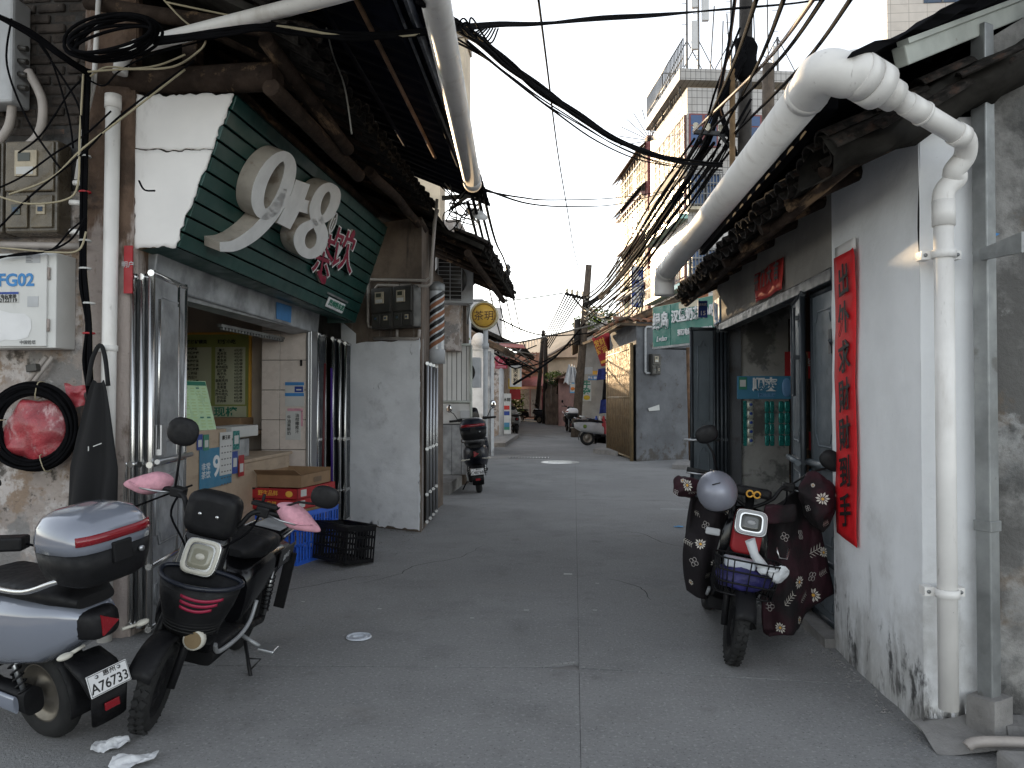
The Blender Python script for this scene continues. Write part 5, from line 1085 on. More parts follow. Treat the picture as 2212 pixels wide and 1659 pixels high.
hr = house('brick_side_house', 'dark tiled house with crumbling red plaster further down the left side', [(-5.6, 31.7), (-2.95, 31.6), (-3.15, 38), (-5.6, 38)], 3.6, 'oldwall', ov=.95, rmat='tile_dark')
hs_ = house('shop_row_house', 'dim row house beyond the red square sign on the left', [(-6.2, 39), (-3.25, 38.8), (-3.6, 46.0), (-6.8, 46.0)], 3.2, 'plaster_pink', ov=.7)
hf = house('bend_house', 'shaded row house where the street bends, far left', [(-9, 47), (-3.9, 47), (-5.0, 58), (-10, 58)], 3.2, 'cream_house', ov=.6)
rq = thing('red_square_sign', 'square crimson sign on a white pole down the left side', 'sign', (-2.85, 30.0, 0)); c = at(1083, 783, y=30.0); w = 13.5 * 30 / 1662
MB().b2((c.x - w, 29.96, c.z - w), (c.x + w, 30.04, c.z + w)).build('board', M['letter_red'], rq, .01); MB().lathe([(.10, 0), (.13, 0), (.13, .01), (.10, .01)], 16, frame((c.x, 29.94, c.z + .07), (1, 0, 0), (0, 0, 1))).build('emblem', M['pink_cloth'], rq)
MB().b2((c.x - .12, 29.945, c.z - .10), (c.x + .12, 29.955, c.z - .07)).b2((c.x - .19, 29.945, c.z - .19), (c.x + .19, 29.955, c.z - .165)).build('lettering', M['pink_cloth'], rq)
MB().tube([(c.x, 30.05, 0), (c.x, 30.05, c.z - w + .02)], .10, 12).build('pole', M['white_dull'], rq)
sbn = thing('street_signboard', 'tall pale signboard with coloured pictures down the left side', 'signboard', (-2.9, 31.3, 0)); a = at(1086, 937, y=31.3); b = at(1104, 850, y=31.3)
MB().b2((a.x, 31.25, max(a.z, .02)), (b.x, 31.35, b.z)).build('board', M['paper'], sbn, .01)
for k, (mt_, f0, f1) in enumerate((('red_fade', .60, .70), ('blue_sign', .46, .56), ('paper', .32, .42), ('poster_blue', .17, .28), ('menu_head', .10, .17))): MB().b2((a.x + .06, 31.24, a.z + (b.z - a.z) * f0), (b.x - .06, 31.25, a.z + (b.z - a.z) * f1)).build('picture', M[mt_], sbn)
text('冰鲜', .16, M['ink'], sbn, frame(((a.x + b.x) / 2, 31.245, a.z + (b.z - a.z) * .84), (1, 0, 0), (0, 0, 1)), .004, .02)
yb = thing('yellow_sign', 'small yellow sign with black characters under the left eaves', 'sign', at(1114, 812, y=31)); MB().b2((-.24, -.05, -.44), (.24, .05, .44)).build('case', M['white_dull'], yb, local=True); MB().b2((-.17, -.06, -.33), (.17, -.05, .33)).build('face', M['cream_house'], yb, local=True); text('肉\n米\n粉', .19, M['ink'], yb, frame((0, -.062, 0), (1, 0, 0), (0, 0, 1)), .004, .02, local=True)
bq = at(1112, 835, y=33); solo('yellow_red_banner', MB().b2((bq.x - .28, 33, bq.z - .1), (bq.x + .28, 33.02, bq.z + .35)), M['yellow'], 'yellow banner hanging down the left side', 'banner'); solo('red_lantern_banner', MB().b2((bq.x - .22, 33, bq.z - .55), (bq.x + .25, 33.02, bq.z - .12)), M['red'], 'red banner hanging under the yellow banner, left', 'banner')
solo('orange_awning_scrap', MB().add([at(1078, 742, y=26), at(1130, 745, y=25.5), at(1134, 752, y=25.2), at(1078, 748, y=25.4)], [(0, 1, 2, 3)]), M['tin_red'], 'reddish sheet scrap along the left eaves', 'awning', solid=.03)
solo('left_kerb_step', MB().b2((-3.0, 25.0, 0), (-2.25, 31.5, .14)).jit(.02, 4), M['stone'], 'low concrete step along the crumbling red house, left', 'step')
# ------------------------------------------------------------------ right side middle distance
gA, gB, gC = V(1.57, 19.64, 0), V(3.9, 21.2, 0), V(1.10, 23.2, 0)
gh = thing('grey_render_house', 'grey rendered corner house with a folding lattice gate, street right', 'house', (2.4, 21.5, 0))
MB().prism([(gA.x, gA.y), (gB.x, gB.y), (4.4, 25), (1.1, 25), (gC.x + .02, gC.y)], 3.55).build('wall', M['grey_render'], gh)
GD = (gC - gA).normalized(); GN = V(-GD.y, GD.x, 0); GLN = (gC - gA).length
def gp_(s, z, o=.03): return gA + GD * s + GN * o + V(0, 0, z)
for z in (.08, 1.62, 2.85): MB().tube([gp_(.12, z, .10), gp_(GLN - .1, z, .10)], .03, 6).build('gate_rail', M['gate_gold'], gh)
for s in (.10, GLN - .05): MB().tube([gp_(s, 0, .10), gp_(s, 3.0, .10)], .05, 8).build('gate_post', M['gate_gold'], gh)
lat = []
for k in range(26):
    s = .22 + k * (GLN - .4) / 25; MB().tube([gp_(s, .08, .10), gp_(s, 3.0, .10)], .024, 5).build('gate_bar', M['gate_gold' if k % 2 else 'gate_brown'], gh)
for j, z in enumerate((.5, 1.05, 2.1, 2.55)):
    dz = MB()
    for k in range(25):
        s = .22 + k * (GLN - .4) / 25; e = (GLN - .4) / 25; dz.tube([gp_(s, z, .10), gp_(s + e, z + .10, .10)], .006, 4); dz.tube([gp_(s, z + .10, .10), gp_(s + e, z, .10)], .006, 4)
    dz.build('gate_lattice', M['gate_gold'], gh)
MB().add([gp_(.05, 0, .04), gp_(GLN - .05, 0, .04), gp_(GLN - .05, 3.0, .04), gp_(.05, 3.0, .04)], [(0, 1, 2, 3)]).build('gate_dark', M['ink'], gh)
rg = MB().add([(1.15, 19.3, 3.45), (4.2, 21.3, 3.5), (3.8, 23, 3.75), (.85, 23.2, 3.7), (.62, 23.4, 3.42)], [(0, 1, 2, 3), (0, 3, 4)]).build('roof', M['tile_far'], gh, solid=.06)
for k in range(18):
    p = V(1.12, 19.25, 3.50).lerp(V(.60, 23.5, 3.47), k / 17); q = tile_mesh(.1, .3, True).build('tile', M['tile_orange'] if k % 3 else M['tile_far'], rg, local=True); q.matrix_local = XF[rg.name] @ Matrix.Translation(p) @ Matrix.Rotation(rnd.uniform(-.1, .1), 4, 'Z') @ Matrix.Rotation(-.3, 4, 'Y')
for k in range(16):
    p = V(1.2, 19.22, 3.50).lerp(V(4.0, 21.1, 3.53), k / 15); q = tile_mesh(.1, .3, True).build('tile', M['tile_far'] if k % 2 else M['tile_orange'], rg, local=True); q.matrix_local = XF[rg.name] @ Matrix.Translation(p) @ Matrix.Rotation(2.15, 4, 'Z') @ Matrix.Rotation(-.3, 4, 'Y')
# meter + conduit on the grey wall
GFD = (gB - gA).normalized(); GFN = GFD.cross(V(0, 0, 1)); GPL = (gA, GFN)
gmx = Matrix((GFD, -GFN, V(0, 0, 1))).transposed().to_4x4(); gmx.translation = gA
def gx(u): return (at(u, 860, pl=GPL) - gA).dot(GFD)
t = meter('grey_wall_meter', 'dark meter box with a white conduit on the grey rendered wall, right', gx(1401), gx(1420), at(1410, 810, pl=GPL).z, at(1410, 765, pl=GPL).z, -.14, None, 'meter_dark', 'meter_dark', .45, .13, gmx)
solo('grey_wall_conduit', MB().tube([at(u, v, pl=(gA + GFN * .05, GFN)) for u, v in ((1404, 806), (1396, 806), (1394, 803), (1394, 710), (1397, 706), (1408, 706))], .03, 8), M['white_dull'], 'white bent conduit beside the meter on the grey rendered wall', 'conduit')
solo('wall_paper_scrap', MB().add([at(u, v, pl=(gA + GFN * .04, GFN)) for u, v in ((1400, 882), (1424, 874), (1425, 886), (1402, 888))], [(3, 2, 1, 0)]), M['paper'], 'torn white paper scrap on the grey rendered wall', 'paper')
# green shop sign across the side lane
gs = thing('green_snack_sign', 'green shop sign with raised white characters over the side lane, right', 'sign', (2.5, 17.6, 2.7))
SA, SB = at(1410, 750, y=18.6), at(1560, 700, y=16.2)
SB.z = SA.z; sA2 = SA + V(0, 0, .92); GSF = frame(SA, SB - SA, (0, 0, 1)); gl = (SB - SA).length; GSI = GSF.inverted(); GSP = (SA, GSF.to_3x3() @ V(0, 0, 1))
for k, (a, b) in enumerate(((0, .285), (.29, 1))): MB().b2((gl * a, 0, -.12), (gl * b, .95, 0), GSF).build('panel', M['green_sign'], gs, .01)
MB().b2((0, -.05, -.14), (gl, 0, .01), GSF).build('trim', M['galv'], gs)
text('绿岛', .42, M['white_paint'], gs, GSF @ Matrix.Translation((gl * .14, .56, .002)), .03, .02, sx=.8); text('Lvdao', .18, M['white_paint'], gs, GSF @ Matrix.Translation((gl * .15, .17, .002)), .02, .0, shear=.3)
text('汉堡奶茶小吃', .30, M['white_paint'], gs, GSF @ Matrix.Translation((gl * .63, .62, .002)), .03, .03, sx=.95); text('预订电话:15900077260', .15, M['white_paint'], gs, GSF @ Matrix.Translation((gl * .64, .25, .002)), .02, .03, sx=.88)
MB().b2((gl * .42, .8, .002), (gl * .7, .93, .012), GSF).jit(.03, 6).build('leaf_print', M['cream_house'], gs)
for s in (.06, .55): MB().tube([GSF @ V(gl * s, -.03, -.15), GSF @ V(gl * s, -.03, -1.0)], .03, 6).build('bracket', M['black_paint'], gs)
pb_ = at(1492, 1002, z=0); MB().tube([(pb_.x, pb_.y, 0), (pb_.x - .1, pb_.y - .3, SA.z)], .045, 8).build('post', M['rust_bars'], gs)
solo('lane_step', MB().prism([(2.2, 17.6), (3.3, 17.2), (3.6, 18.6), (2.5, 18.9)], .1), M['stone'], 'low stone step at the mouth of the side lane, right', 'step')
solo('gate_pavement', MB().prism([(.55, 22.6), (1.2, 21.4), (1.5, 24.5), (.75, 25.6)], .12), M['stone'], 'raised pavement slab beside the lattice gate', 'pavement')
# orange gable house behind
og = thing('orange_gable_house', 'house with an orange rendered gable and tiled verge, behind the green sign', 'house', (4, 26, 0))
P0, P1 = at(1300, 725, y=25.5), at(1530, 618, y=24.5)
MB().add([V(P0.x + .25, 25.4, 0), V(P1.x, 24.4, 0), P1 - V(0, -.05, .12), P0 + V(.2, 0, -.05)], [(0, 1, 2, 3)]).build('wall', M['tile_orange'], og, solid=.2)
rv = MB().tube([P0, P0.lerp(P1, .5) + V(0, 0, .03), P1], .14, 8).jit(.04, 3).build('verge', M['tile_far'], og)
MB().add([P0 + V(0, 0, -.02), P1 + V(0, 0, -.02), P1 + V(-.4, 6, .2), P0 + V(-.7, 6, .1)], [(0, 1, 2, 3)]).build('roof', M['tile_far'], og, solid=.08)
for k in range(26):
    p = P0.lerp(P1, k / 25) + V(0, -.12, .04); q = tile_mesh(.11, .3, True).build('tile', M['tile_far'], og, local=True); q.matrix_local = XF[og.name] @ Matrix.Translation(p) @ Matrix.Rotation(math.pi / 2 + rnd.uniform(-.1, .1), 4, 'Z')
# red banner, clothes
rbn = thing('red_hanging_banner', 'red fringed lantern box banner with gold characters by the lattice gate', 'banner', (.9, 24.5, 2.4)); RBF = frame(at(1299, 792, y=24.2), at(1327, 781, y=23.9) - at(1299, 792, y=24.2), (-.25, 0, 1)); 
MB().b2((0, 0, -.35), (.44, .95, 0), RBF).build('cloth', M['red'], rbn, .01); text('发财\n好运', .24, M['gold'], rbn, RBF @ Matrix.Translation((.22, .58, .004)), .006, .02, sx=.9); MB().b2((.04, .08, 0), (.40, .16, .01), RBF).build('gold_line', M['gold'], rbn)
for k, (u, v0, v1, mt_, lab) in enumerate(((1318, 818, 862, 'cloth_black', 'black shirt on a hanger by the lattice gate'), (1312, 862, 892, 'cloth_blue', 'blue garment hanging low by the lattice gate'), (1324, 855, 900, 'cloth_white', 'white garment hanging by the lattice gate'), (1306, 795, 820, 'cloth_blue', 'blue garment hanging high by the lattice gate'))):
    c = at(u, v0, y=25.2 + .1 * k); h = (v1 - v0) * 25 / 1662
    solo('hung_garment', MB().grid(lambda s, t: V(c.x + (s - .5) * (.42 + .1 * t), c.y + .04 * math.sin(s * 9), c.z - h * t - .05 * abs(s - .5)), 10, 8), M[mt_], lab, 'garment', 'clothes hung by the lattice gate', solid=.02)
nw = house('sign_wall_house', 'grey rendered house with food signs on its end wall, right of the pole', [(.25, 33.2), (1.7, 32.6), (3.4, 42), (.2, 42)], 4.0, 'grey_render2', ov=.3, ridge='y')
def onwall(u0, v0, u1, v1, y): return at(u0, v1, y=y), at(u1, v0, y=y)
a, b = onwall(1258, 824, 1277, 866, 32.5); o = solo('beef_offal_sign', MB().b2((a.x, 32.48, a.z), (b.x, 32.54, b.z)), M['paper'], 'white hanging sign with green characters and a yellow bowl, right wall', 'sign')
text('牛\n杂', .32, M['menu_head'], o, frame(((a.x + b.x) / 2, 32.475, a.z + (b.z - a.z) * .66), (1, 0, 0), (0, 0, 1)), .004, .04, line=.95); MB().ell(((a.x + b.x) / 2, 32.47, a.z + .14), (.14, .01, .10)).build('bowl_picture', M['yellow'], o)
a, b = onwall(1270, 812, 1294, 821, 32.6); o = solo('street_name_plate', MB().b2((a.x, 32.55, a.z), (b.x, 32.58, b.z)), M['blue_print'], 'blue street name plate on the grey end wall, right', 'plate'); text('惠新横巷', .12, M['white_paint'], o, frame(((a.x + b.x) / 2, 32.545, (a.z + b.z) / 2), (1, 0, 0), (0, 0, 1)), .003, .03)
a, b = onwall(1280, 801, 1291, 809, 32.6); solo('yellow_notice', MB().b2((a.x, 32.55, a.z), (b.x, 32.57, b.z)), M['gold'], 'small yellow notice above the blue street plate', 'notice')
a, b = onwall(1262, 793, 1280, 808, 32.6); solo('grey_notice', MB().b2((a.x, 32.55, a.z), (b.x, 32.57, b.z)), M['white_dull'], 'pale grey notice left of the yellow notice', 'notice')
a, b = onwall(1231, 822, 1243, 849, 32.2); o = solo('food_picture_sign', MB().b2((a.x, 32.2, a.z), (b.x, 32.26, b.z)), M['sky_blue'], 'pale blue food sign hanging left of the leaning pole', 'sign'); MB().b2((a.x + .02, 32.19, a.z + .06), (b.x - .02, 32.2, b.z - .14)).build('panel', M['paper'], o); MB().ell(((a.x + b.x) / 2, 32.18, a.z + .18), (.09, .01, .07)).build('food_picture', M['orange'], o)
pwl = house('pink_wall_house', 'house with a dull pink side wall beyond the leaning pole', [(-.9, 44.5), (.6, 43), (1.5, 50), (-.8, 51)], 2.7, 'plaster_pink', ov=.2); solo('dark_alley_wall', MB().prism([(-1.75, 46.5), (-.95, 45.6), (-.4, 52), (-1.7, 52)], 2.6), M['brown_wall'], 'dark overgrown wall left of the pink wall, far right side', 'wall')
cg = house('cream_gable_house', 'sunlit cream gable house far down the street', [(-1.75, 52), (1.0, 51), (2.0, 60), (-1.0, 61)], 4.3, 'plaster_warm', ov=.25, rmat='roof_grey', rise=.55)
rl = thing('long_roof_house', 'long grey roofed house beyond the cream gable at the street end', 'house', (0, 62, 0))
ra_, rb2, rc2, rd2 = at(1120, 744, y=76), at(1312, 696, y=58), at(1318, 752, y=52), at(1120, 786, y=66)
MB().add([ra_, rb2, rc2, rd2], [(3, 2, 1, 0)]).build('roof', M['roof_grey'], rl, solid=.2); MB().add([V(rd2.x, rd2.y + .3, 0), V(rc2.x, rc2.y + .3, 0), rc2 + V(0, .3, 0), rd2 + V(0, .3, 0)], [(0, 1, 2, 3)]).build('wall', M['cream_house'], rl, solid=.3)
for k in range(26): MB().tube([ra_.lerp(rb2, (k + .5) / 26) + V(0, 0, .12), rd2.lerp(rc2, (k + .5) / 26) + V(0, 0, .12)], .06, 4).build('tile_row', M['roof_grey'], rl)
for k in range(5): w_ = MB().b2((-6.3 + k * 1.3, 65.2 - k * 1.2, 2.6), (-5.6 + k * 1.3, 65.6 - k * 1.2, 3.7)).build('window', M['glass_dark'], rl); MB().b2((-5.98 + k * 1.3, 65.15 - k * 1.2, 2.6), (-5.92 + k * 1.3, 65.2 - k * 1.2, 3.7)).build('mullion', M['white_dull'], w_)
pk = house('awning_house', 'pink far house with a red tin awning where the street ends', [(-5.2, 60.5), (-1.9, 59), (-1.5, 64), (-5, 66)], 3.6, 'plaster_pink', ov=.3, rmat='tile_orange', ridge='x')
MB().add([(-5.4, 59.8, 3.25), (-1.8, 58.4, 3.25), (-1.6, 57.0, 2.5), (-5.2, 58.4, 2.5)], [(0, 1, 2, 3)]).build('awning', M['tin_red'], pk, solid=.05)
for k in range(4): MB().b2((-5.0 + k * .85, 59.9 - k * .4, .2), (-4.3 + k * .85, 59.95 - k * .4, 2.3)).build('shutter', M[['cab_grey', 'steel_dull', 'white_dull', 'letter_red'][k]], pk)
# plants and cloth sheet
def leaves(mb, c, r, n, s):
    for _ in range(n):
        while True:
            d = V(rnd.uniform(-1, 1), rnd.uniform(-1, 1), rnd.uniform(-1, 1))
            if d.length < 1 and noise.noise(d * 2.3 + Vector(c)) > -.25: break
        p = Vector(c) + V(d.x * r[0], d.y * r[1], d.z * r[2]); a = V(rnd.uniform(-1, 1), rnd.uniform(-1, 1), rnd.uniform(-.6, .6)).normalized(); b = a.cross(V(rnd.uniform(-1, 1), rnd.uniform(-1, 1), rnd.uniform(-1, 1))).normalized()
        mb.add([p, p + a * s + b * s * .35, p + a * s * 2, p + a * s - b * s * .35], [(0, 1, 2, 3)])
    return mb
bsh = thing('wall_shrub', 'leafy green shrub growing over the dark far wall', 'shrub', (-1.3, 45.5, 2.4)); q = at(1203, 818, y=45.5)
leaves(MB(), q, (.7, .5, .45), 700, .07).build('foliage', M['leaf'], bsh); leaves(MB(), q + V(-.2, -.2, .2), (.5, .4, .25), 300, .07).build('foliage', M['leaf_light'], bsh); MB().tube([q - V(0, 0, .9), q - V(-.1, 0, .2), q + V(.2, 0, .3)], .05, 6).build('stem', M['wood'], bsh)
tr = thing('far_tree', 'green tree crown behind the tiled roofs, right of the leaning pole', 'tree', (1.8, 60, 0)); q = at(1296, 705, y=60)
leaves(MB(), q, (2.2, 1.5, 1.5), 1500, .16).build('crown', M['leaf'], tr); leaves(MB(), q + V(-.4, -.5, .4), (1.7, 1.0, 1.0), 600, .16).build('crown', M['leaf_light'], tr); MB().tube([V(q.x, 60, 0), q], [.2, .12], 8).build('trunk', M['wood'], tr)
lt_ = thing('left_street_plant', 'green plant spilling between the far left houses', 'plant', (-3.2, 40, 0)); q = at(1113, 868, y=40); leaves(MB(), q, (.45, .4, .8), 500, .09).build('foliage', M['leaf_light'], lt_); MB().tube([V(q.x, 40, 0), q], .05, 6).build('stem', M['wood'], lt_)
q = at(1228, 800, y=31.5); solo('plastic_sheeting', MB().grid(lambda s, t: V(q.x + .12 + (s - .5) * (.25 + .4 * t) , q.y + .1 * math.sin(s * 16 + t), q.z + .2 - .75 * t + .06 * math.sin(s * 13)), 22, 10), M['cloth_white'], 'pale plastic sheeting hanging left of the leaning pole', 'sheeting', solid=.01)
# ------------------------------------------------------------------ white tiled apartment block
def dirang(deg): return V(math.sin(R(deg)), math.cos(R(deg)), 0)
K = at(1486, 500, y=30); K.z = 0; fS = dirang(-8.2); fF = V(fS.y, -fS.x, 0)      # street side runs away, front face runs right
SNn = V(-fS.y, fS.x, 0); FNn = -fS                                                   # outward normals
def plen(u, p, n, d): return (at(u, 500, pl=(p, n)) - p).dot(d)
SL = plen(1406, K, SNn, fS)
def zS(v, u=1486): return at(u, v, pl=(K, FNn)).z
TOP = zS(189)
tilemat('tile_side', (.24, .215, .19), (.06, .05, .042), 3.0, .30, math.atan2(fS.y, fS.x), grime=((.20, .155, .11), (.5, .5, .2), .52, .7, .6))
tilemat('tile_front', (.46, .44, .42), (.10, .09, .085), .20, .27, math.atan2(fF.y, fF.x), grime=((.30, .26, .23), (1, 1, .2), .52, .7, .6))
wb_ = thing('tiled_apartment_block', 'white tiled apartment block with rooftop antennas, upper right', 'building', (6, 33, 0))
SFm = Matrix((fS, V(0, 0, 1), fS.cross(V(0, 0, 1)))).transposed().to_4x4(); SFm.translation = K       # x along street, y up, z?
SFm = frame(K, fS, (0, 0, 1)); FFm = frame(K, fF, (0, 0, 1))
SZ = SFm.to_3x3() @ V(0, 0, 1); sgn_s = 1 if SZ.dot(SNn) > 0 else -1
FZ = FFm.to_3x3() @ V(0, 0, 1); sgn_f = 1 if FZ.dot(FNn) > 0 else -1
def sb_(a, b, name, mt, par, z0=0, z1=.1, bev=0): return MB().b2((a[0], a[1], z0 * sgn_s), (b[0], b[1], z1 * sgn_s), SFm).build(name, M[mt], par, bev)
def fb_(a, b, name, mt, par, z0=0, z1=.1, bev=0): return MB().b2((a[0], a[1], z0 * sgn_f), (b[0], b[1], z1 * sgn_f), FFm).build(name, M[mt], par, bev)
FLN = 9.0
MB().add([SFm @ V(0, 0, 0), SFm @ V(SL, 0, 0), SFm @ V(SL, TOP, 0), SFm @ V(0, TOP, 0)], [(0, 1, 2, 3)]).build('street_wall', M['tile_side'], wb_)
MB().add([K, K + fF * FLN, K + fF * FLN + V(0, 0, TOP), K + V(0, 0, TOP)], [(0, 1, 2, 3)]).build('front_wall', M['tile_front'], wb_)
MB().add([K + V(0, 0, TOP - .02), K + fF * FLN + V(0, 0, TOP - .02), K + fF * FLN + fS * SL + V(0, 0, TOP - .02), K + fS * SL + V(0, 0, TOP - .02)], [(0, 1, 2, 3)]).build('roof_slab', M['roof_grey'], wb_)
MB().add([K + fS * SL, K + fS * SL + fF * FLN, K + fS * SL + fF * FLN + V(0, 0, TOP), K + fS * SL + V(0, 0, TOP)], [(0, 1, 2, 3)]).build('rear_wall', M['tile_front'], wb_)
FH = [zS(v) for v in (318, 246, 445, 376, 600, 540)]
# street side window strips and balconies
for (z0, z1, kind) in ((FH[0] - .35, FH[1] + .05, 'win'), (FH[2] - .1, FH[3] + .1, 'bal'), (FH[4], FH[5] + .4, 'bal'), (FH[4] - 3.1, FH[5] - 2.7, 'bal')):
    n = 7
    for k in range(n):
        a = .25 + (SL - .6) * k / n; b = .25 + (SL - .6) * (k + 1) / n - .10
        wv = sb_((a, z0), (b, z1), 'window', 'pink_dark', wb_, -.02, .05)
        sb_((a + .09, z0 + .1), (b - .09, z0 + (z1 - z0) * .66), 'pane', 'glass_pale' if k % 2 else 'glass_dark', wv, .05, .056); sb_((a + .09, z0 + (z1 - z0) * .70), (b - .09, z1 - .1), 'pane', 'glass_dark', wv, .05, .056)
    gmb = MB()
    if kind == 'win':
        for k in range(22): x = .25 + (SL - .6) * k / 22; gmb.b2((x, z0, .055 * sgn_s), (x + .03, z1, .07 * sgn_s), SFm)
        for k in range(6): z = z0 + (z1 - z0) * k / 5; gmb.b2((.2, z - .02, .055 * sgn_s), (SL - .3, z + .02, .07 * sgn_s), SFm)
        gmb.build('grille', M['bars'], wb_)
        sb_((.1, z0 - .75), (SL - .2, z0 - .12), 'sill_band', 'plaster_warm', wb_, 0, .12)
    else:
        for k in range(26): x = .15 + (SL - .3) * k / 26; gmb.b2((x, z0 - .2, .30 * sgn_s), (x + .035, z1 - .3, .32 * sgn_s), SFm)
        for k in range(4): z = z0 - .2 + (z1 - z0 + .35) * k / 3; gmb.b2((.1, z - .02 - .1 * k, .29 * sgn_s), (SL - .1, z + .02 - .1 * k, .33 * sgn_s), SFm)
        gmb.build('grille', M['bars'], wb_)
        sb_((.0, z0 - .38), (SL - .05, z0 - .2), 'balcony_slab', 'tilewall', wb_, .0, .36)
# front windows
for (u0, u1, z0, z1, kind) in ((1489, 1551, FH[0], FH[1], 'bay'), (1488, 1556, FH[2], FH[3], 'grill'), (1490, 1560, FH[4], FH[5], 'grill'), (1620, 1680, FH[2], FH[3], 'grill'), (1620, 1670, FH[0], FH[1], 'bay')):
    a = plen(u0, K, FNn, fF); b = plen(u1, K, FNn, fF); wv = fb_((a, z0), (b, z1), 'window', 'pink_dark' if kind == 'bay' else 'black_paint', wb_, -.02, .06)
    for k in range(2):
        xa = a + (b - a) * k / 2 + .06; xb = a + (b - a) * (k + 1) / 2 - .06; fb_((xa, z0 + .06), (xb, z0 + (z1 - z0) * .62), 'pane', 'glass_blue', wv, .06, .07); fb_((xa, z0 + (z1 - z0) * .66), (xb, z1 - .06), 'pane', 'glass_blue', wv, .06, .07)
    if kind == 'grill':
        g = MB()
        for k in range(11): x = a + (b - a) * k / 10; g.b2((x - .015, z0 - .1, .30 * sgn_f), (x + .015, z1 + .1, .33 * sgn_f), FFm)
        for k in range(4): z = z0 + (z1 - z0) * k / 3; g.b2((a - .02, z - .02, .29 * sgn_f), (b + .02, z + .02, .34 * sgn_f), FFm)
        g.build('grille', M['bars'], wb_); fb_((a - .1, z0 - .22), (b + .1, z0 - .1), 'balcony_slab', 'cream_house', wb_, 0, .4)
# roof hut
hz0, hz1 = TOP, zS(144); ha = plen(1505, K, FNn, fF)
MB().prism([((K + fF * x + fS * y).x, (K + fF * x + fS * y).y) for x, y in ((ha - .1, .8), (8.5, .8), (8.5, SL - .4), (ha - .1, SL - .4))], (hz1 - hz0) * .45, z0=hz0).build('roof_hut', M['plaster_warm'], wb_)
hutw = fb_((ha + 1.1, hz0 + .12), (ha + 2.3, hz0 + .5), 'window', 'black_paint', wb_, -.81, -.78)
MB().prism([((K + fF * x + fS * y).x, (K + fF * x + fS * y).y) for x, y in ((ha - .6, .15), (9, .15), (9, SL), (ha - .6, SL))], (hz1 - hz0) * .55, z0=hz0 + (hz1 - hz0) * .45).build('hut_parapet', M['tile_front'], wb_)
g = MB()
for k in range(30): p = K + fS * (SL * k / 29) + fF * (ha - .5) + V(0, 0, hz1); g.tube([p, p + V(0, 0, 1.1)], .022, 4)
for z in (.35, 1.1): g.tube([K + fF * (ha - .5) + V(0, 0, hz1 + z), K + fF * (ha - .5) + fS * SL + V(0, 0, hz1 + z)], .028, 4)
for k in range(18): p = K + fF * (ha - .5 + .35 * k) + V(0, 0, hz1) + fS * 3.2; g.tube([p, p + V(0, 0, 1.1)], .022, 4)
for z in (.35, 1.1): g.tube([K + fF * (ha - .5) + fS * 3.2 + V(0, 0, hz1 + z), K + fF * (ha + 6) + fS * 3.2 + V(0, 0, hz1 + z)], .028, 4)
g.build('roof_railing', M['bars'], wb_)
g = MB()
for k in range(16):
    p = K + fS * (SL * (.15 + .85 * k / 15)) + V(0, 0, TOP); g.tube([p, p + V(0, 0, .75 + .2 * math.sin(k * 2))], .02, 4)
    if k % 4 == 0: g.tube([p, p + V(-.25, -.1, 1.0)], .035, 4)
for z in (.25, .6): g.tube([K + fS * (SL * .15) + V(0, 0, TOP + z), K + fS * SL + V(0, 0, TOP + z)], .02, 4)
E_ = K + fS * SL + V(0, 0, TOP - .1)
for k in range(8): a = R(-10 + k * 17); g.tube([E_, E_ + SNn * (1.5 * math.cos(a)) + V(0, 0, 1.5 * math.sin(a))], .02, 4)
g.build('spike_fence', M['bars'], wb_)
# antennas
def antenna(u, v0, v1, lab, panels, y=33):
    b = at(u, v0, y=y); tpt = at(u, v1, y=y); t = thing('antenna_mast', lab, 'antenna', (b.x, y, hz1)); MB().tube([V(b.x, y, hz1), V(b.x, y, tpt.z)], .05, 6).build('mast', M['bars'], t)
    st3 = MB()
    for k in range(10): z = hz1 + .4 + k * .45; st3.tube([(b.x - .22, y, z), (b.x + .02, y, z)], .012, 4)
    st3.build('step', M['bars'], t)
    for (du, va, vb, w) in panels:
        pa = at(u + du, va, y=y - .2); pb2 = at(u + du, vb, y=y - .2); MB().b2((pa.x - w, y - .3, pb2.z), (pa.x + w, y - .12, pa.z)).build('panel', M['antenna_white'], t, .03)
    for sx_ in (-1, 1): MB().tube([(b.x, y, hz1 + 2.4), (b.x + sx_ * 1.3, y + .3, hz1)], .025, 4).build('stay', M['bars'], t)
antenna(1484, 140, -30, 'bare rooftop antenna mast, leftmost on the white tiled block', [])
antenna(1509, 140, -40, 'rooftop mast with tall white antenna panels on the white tiled block', [(-9, 46, 108, .13), (14, -30, 46, .15), (-9, -30, 18, .13)])
antenna(1580, 140, -30, 'bare rooftop antenna mast beside the big utility pole', [])
antenna(1680, 160, 80, 'small rooftop antenna rack right of the poles', [(-6, 100, 135, .10)])
hb_ = thing('high_tiled_block', 'pale tiled high block peeking over the right canopy', 'building', (22, 45, 0)); tilemat('tile_high', (.62, .56, .50), (.28, .24, .2), 1.0, .5, 0)
pa = at(1918, 200, y=45); MB().b2((pa.x, 45, 0), (pa.x + 16, 45.6, 30)).build('wall', M['tile_high'], hb_)
for k in range(3): w_ = MB().b2((pa.x + 2 + k * 3, 44.95, 24), (pa.x + 4 + k * 3, 45, 26)).build('window', M['glass_dark'], hb_); MB().b2((pa.x + 2.95 + k * 3, 44.9, 24), (pa.x + 3.05 + k * 3, 44.95, 26)).build('mullion', M['bars'], w_)
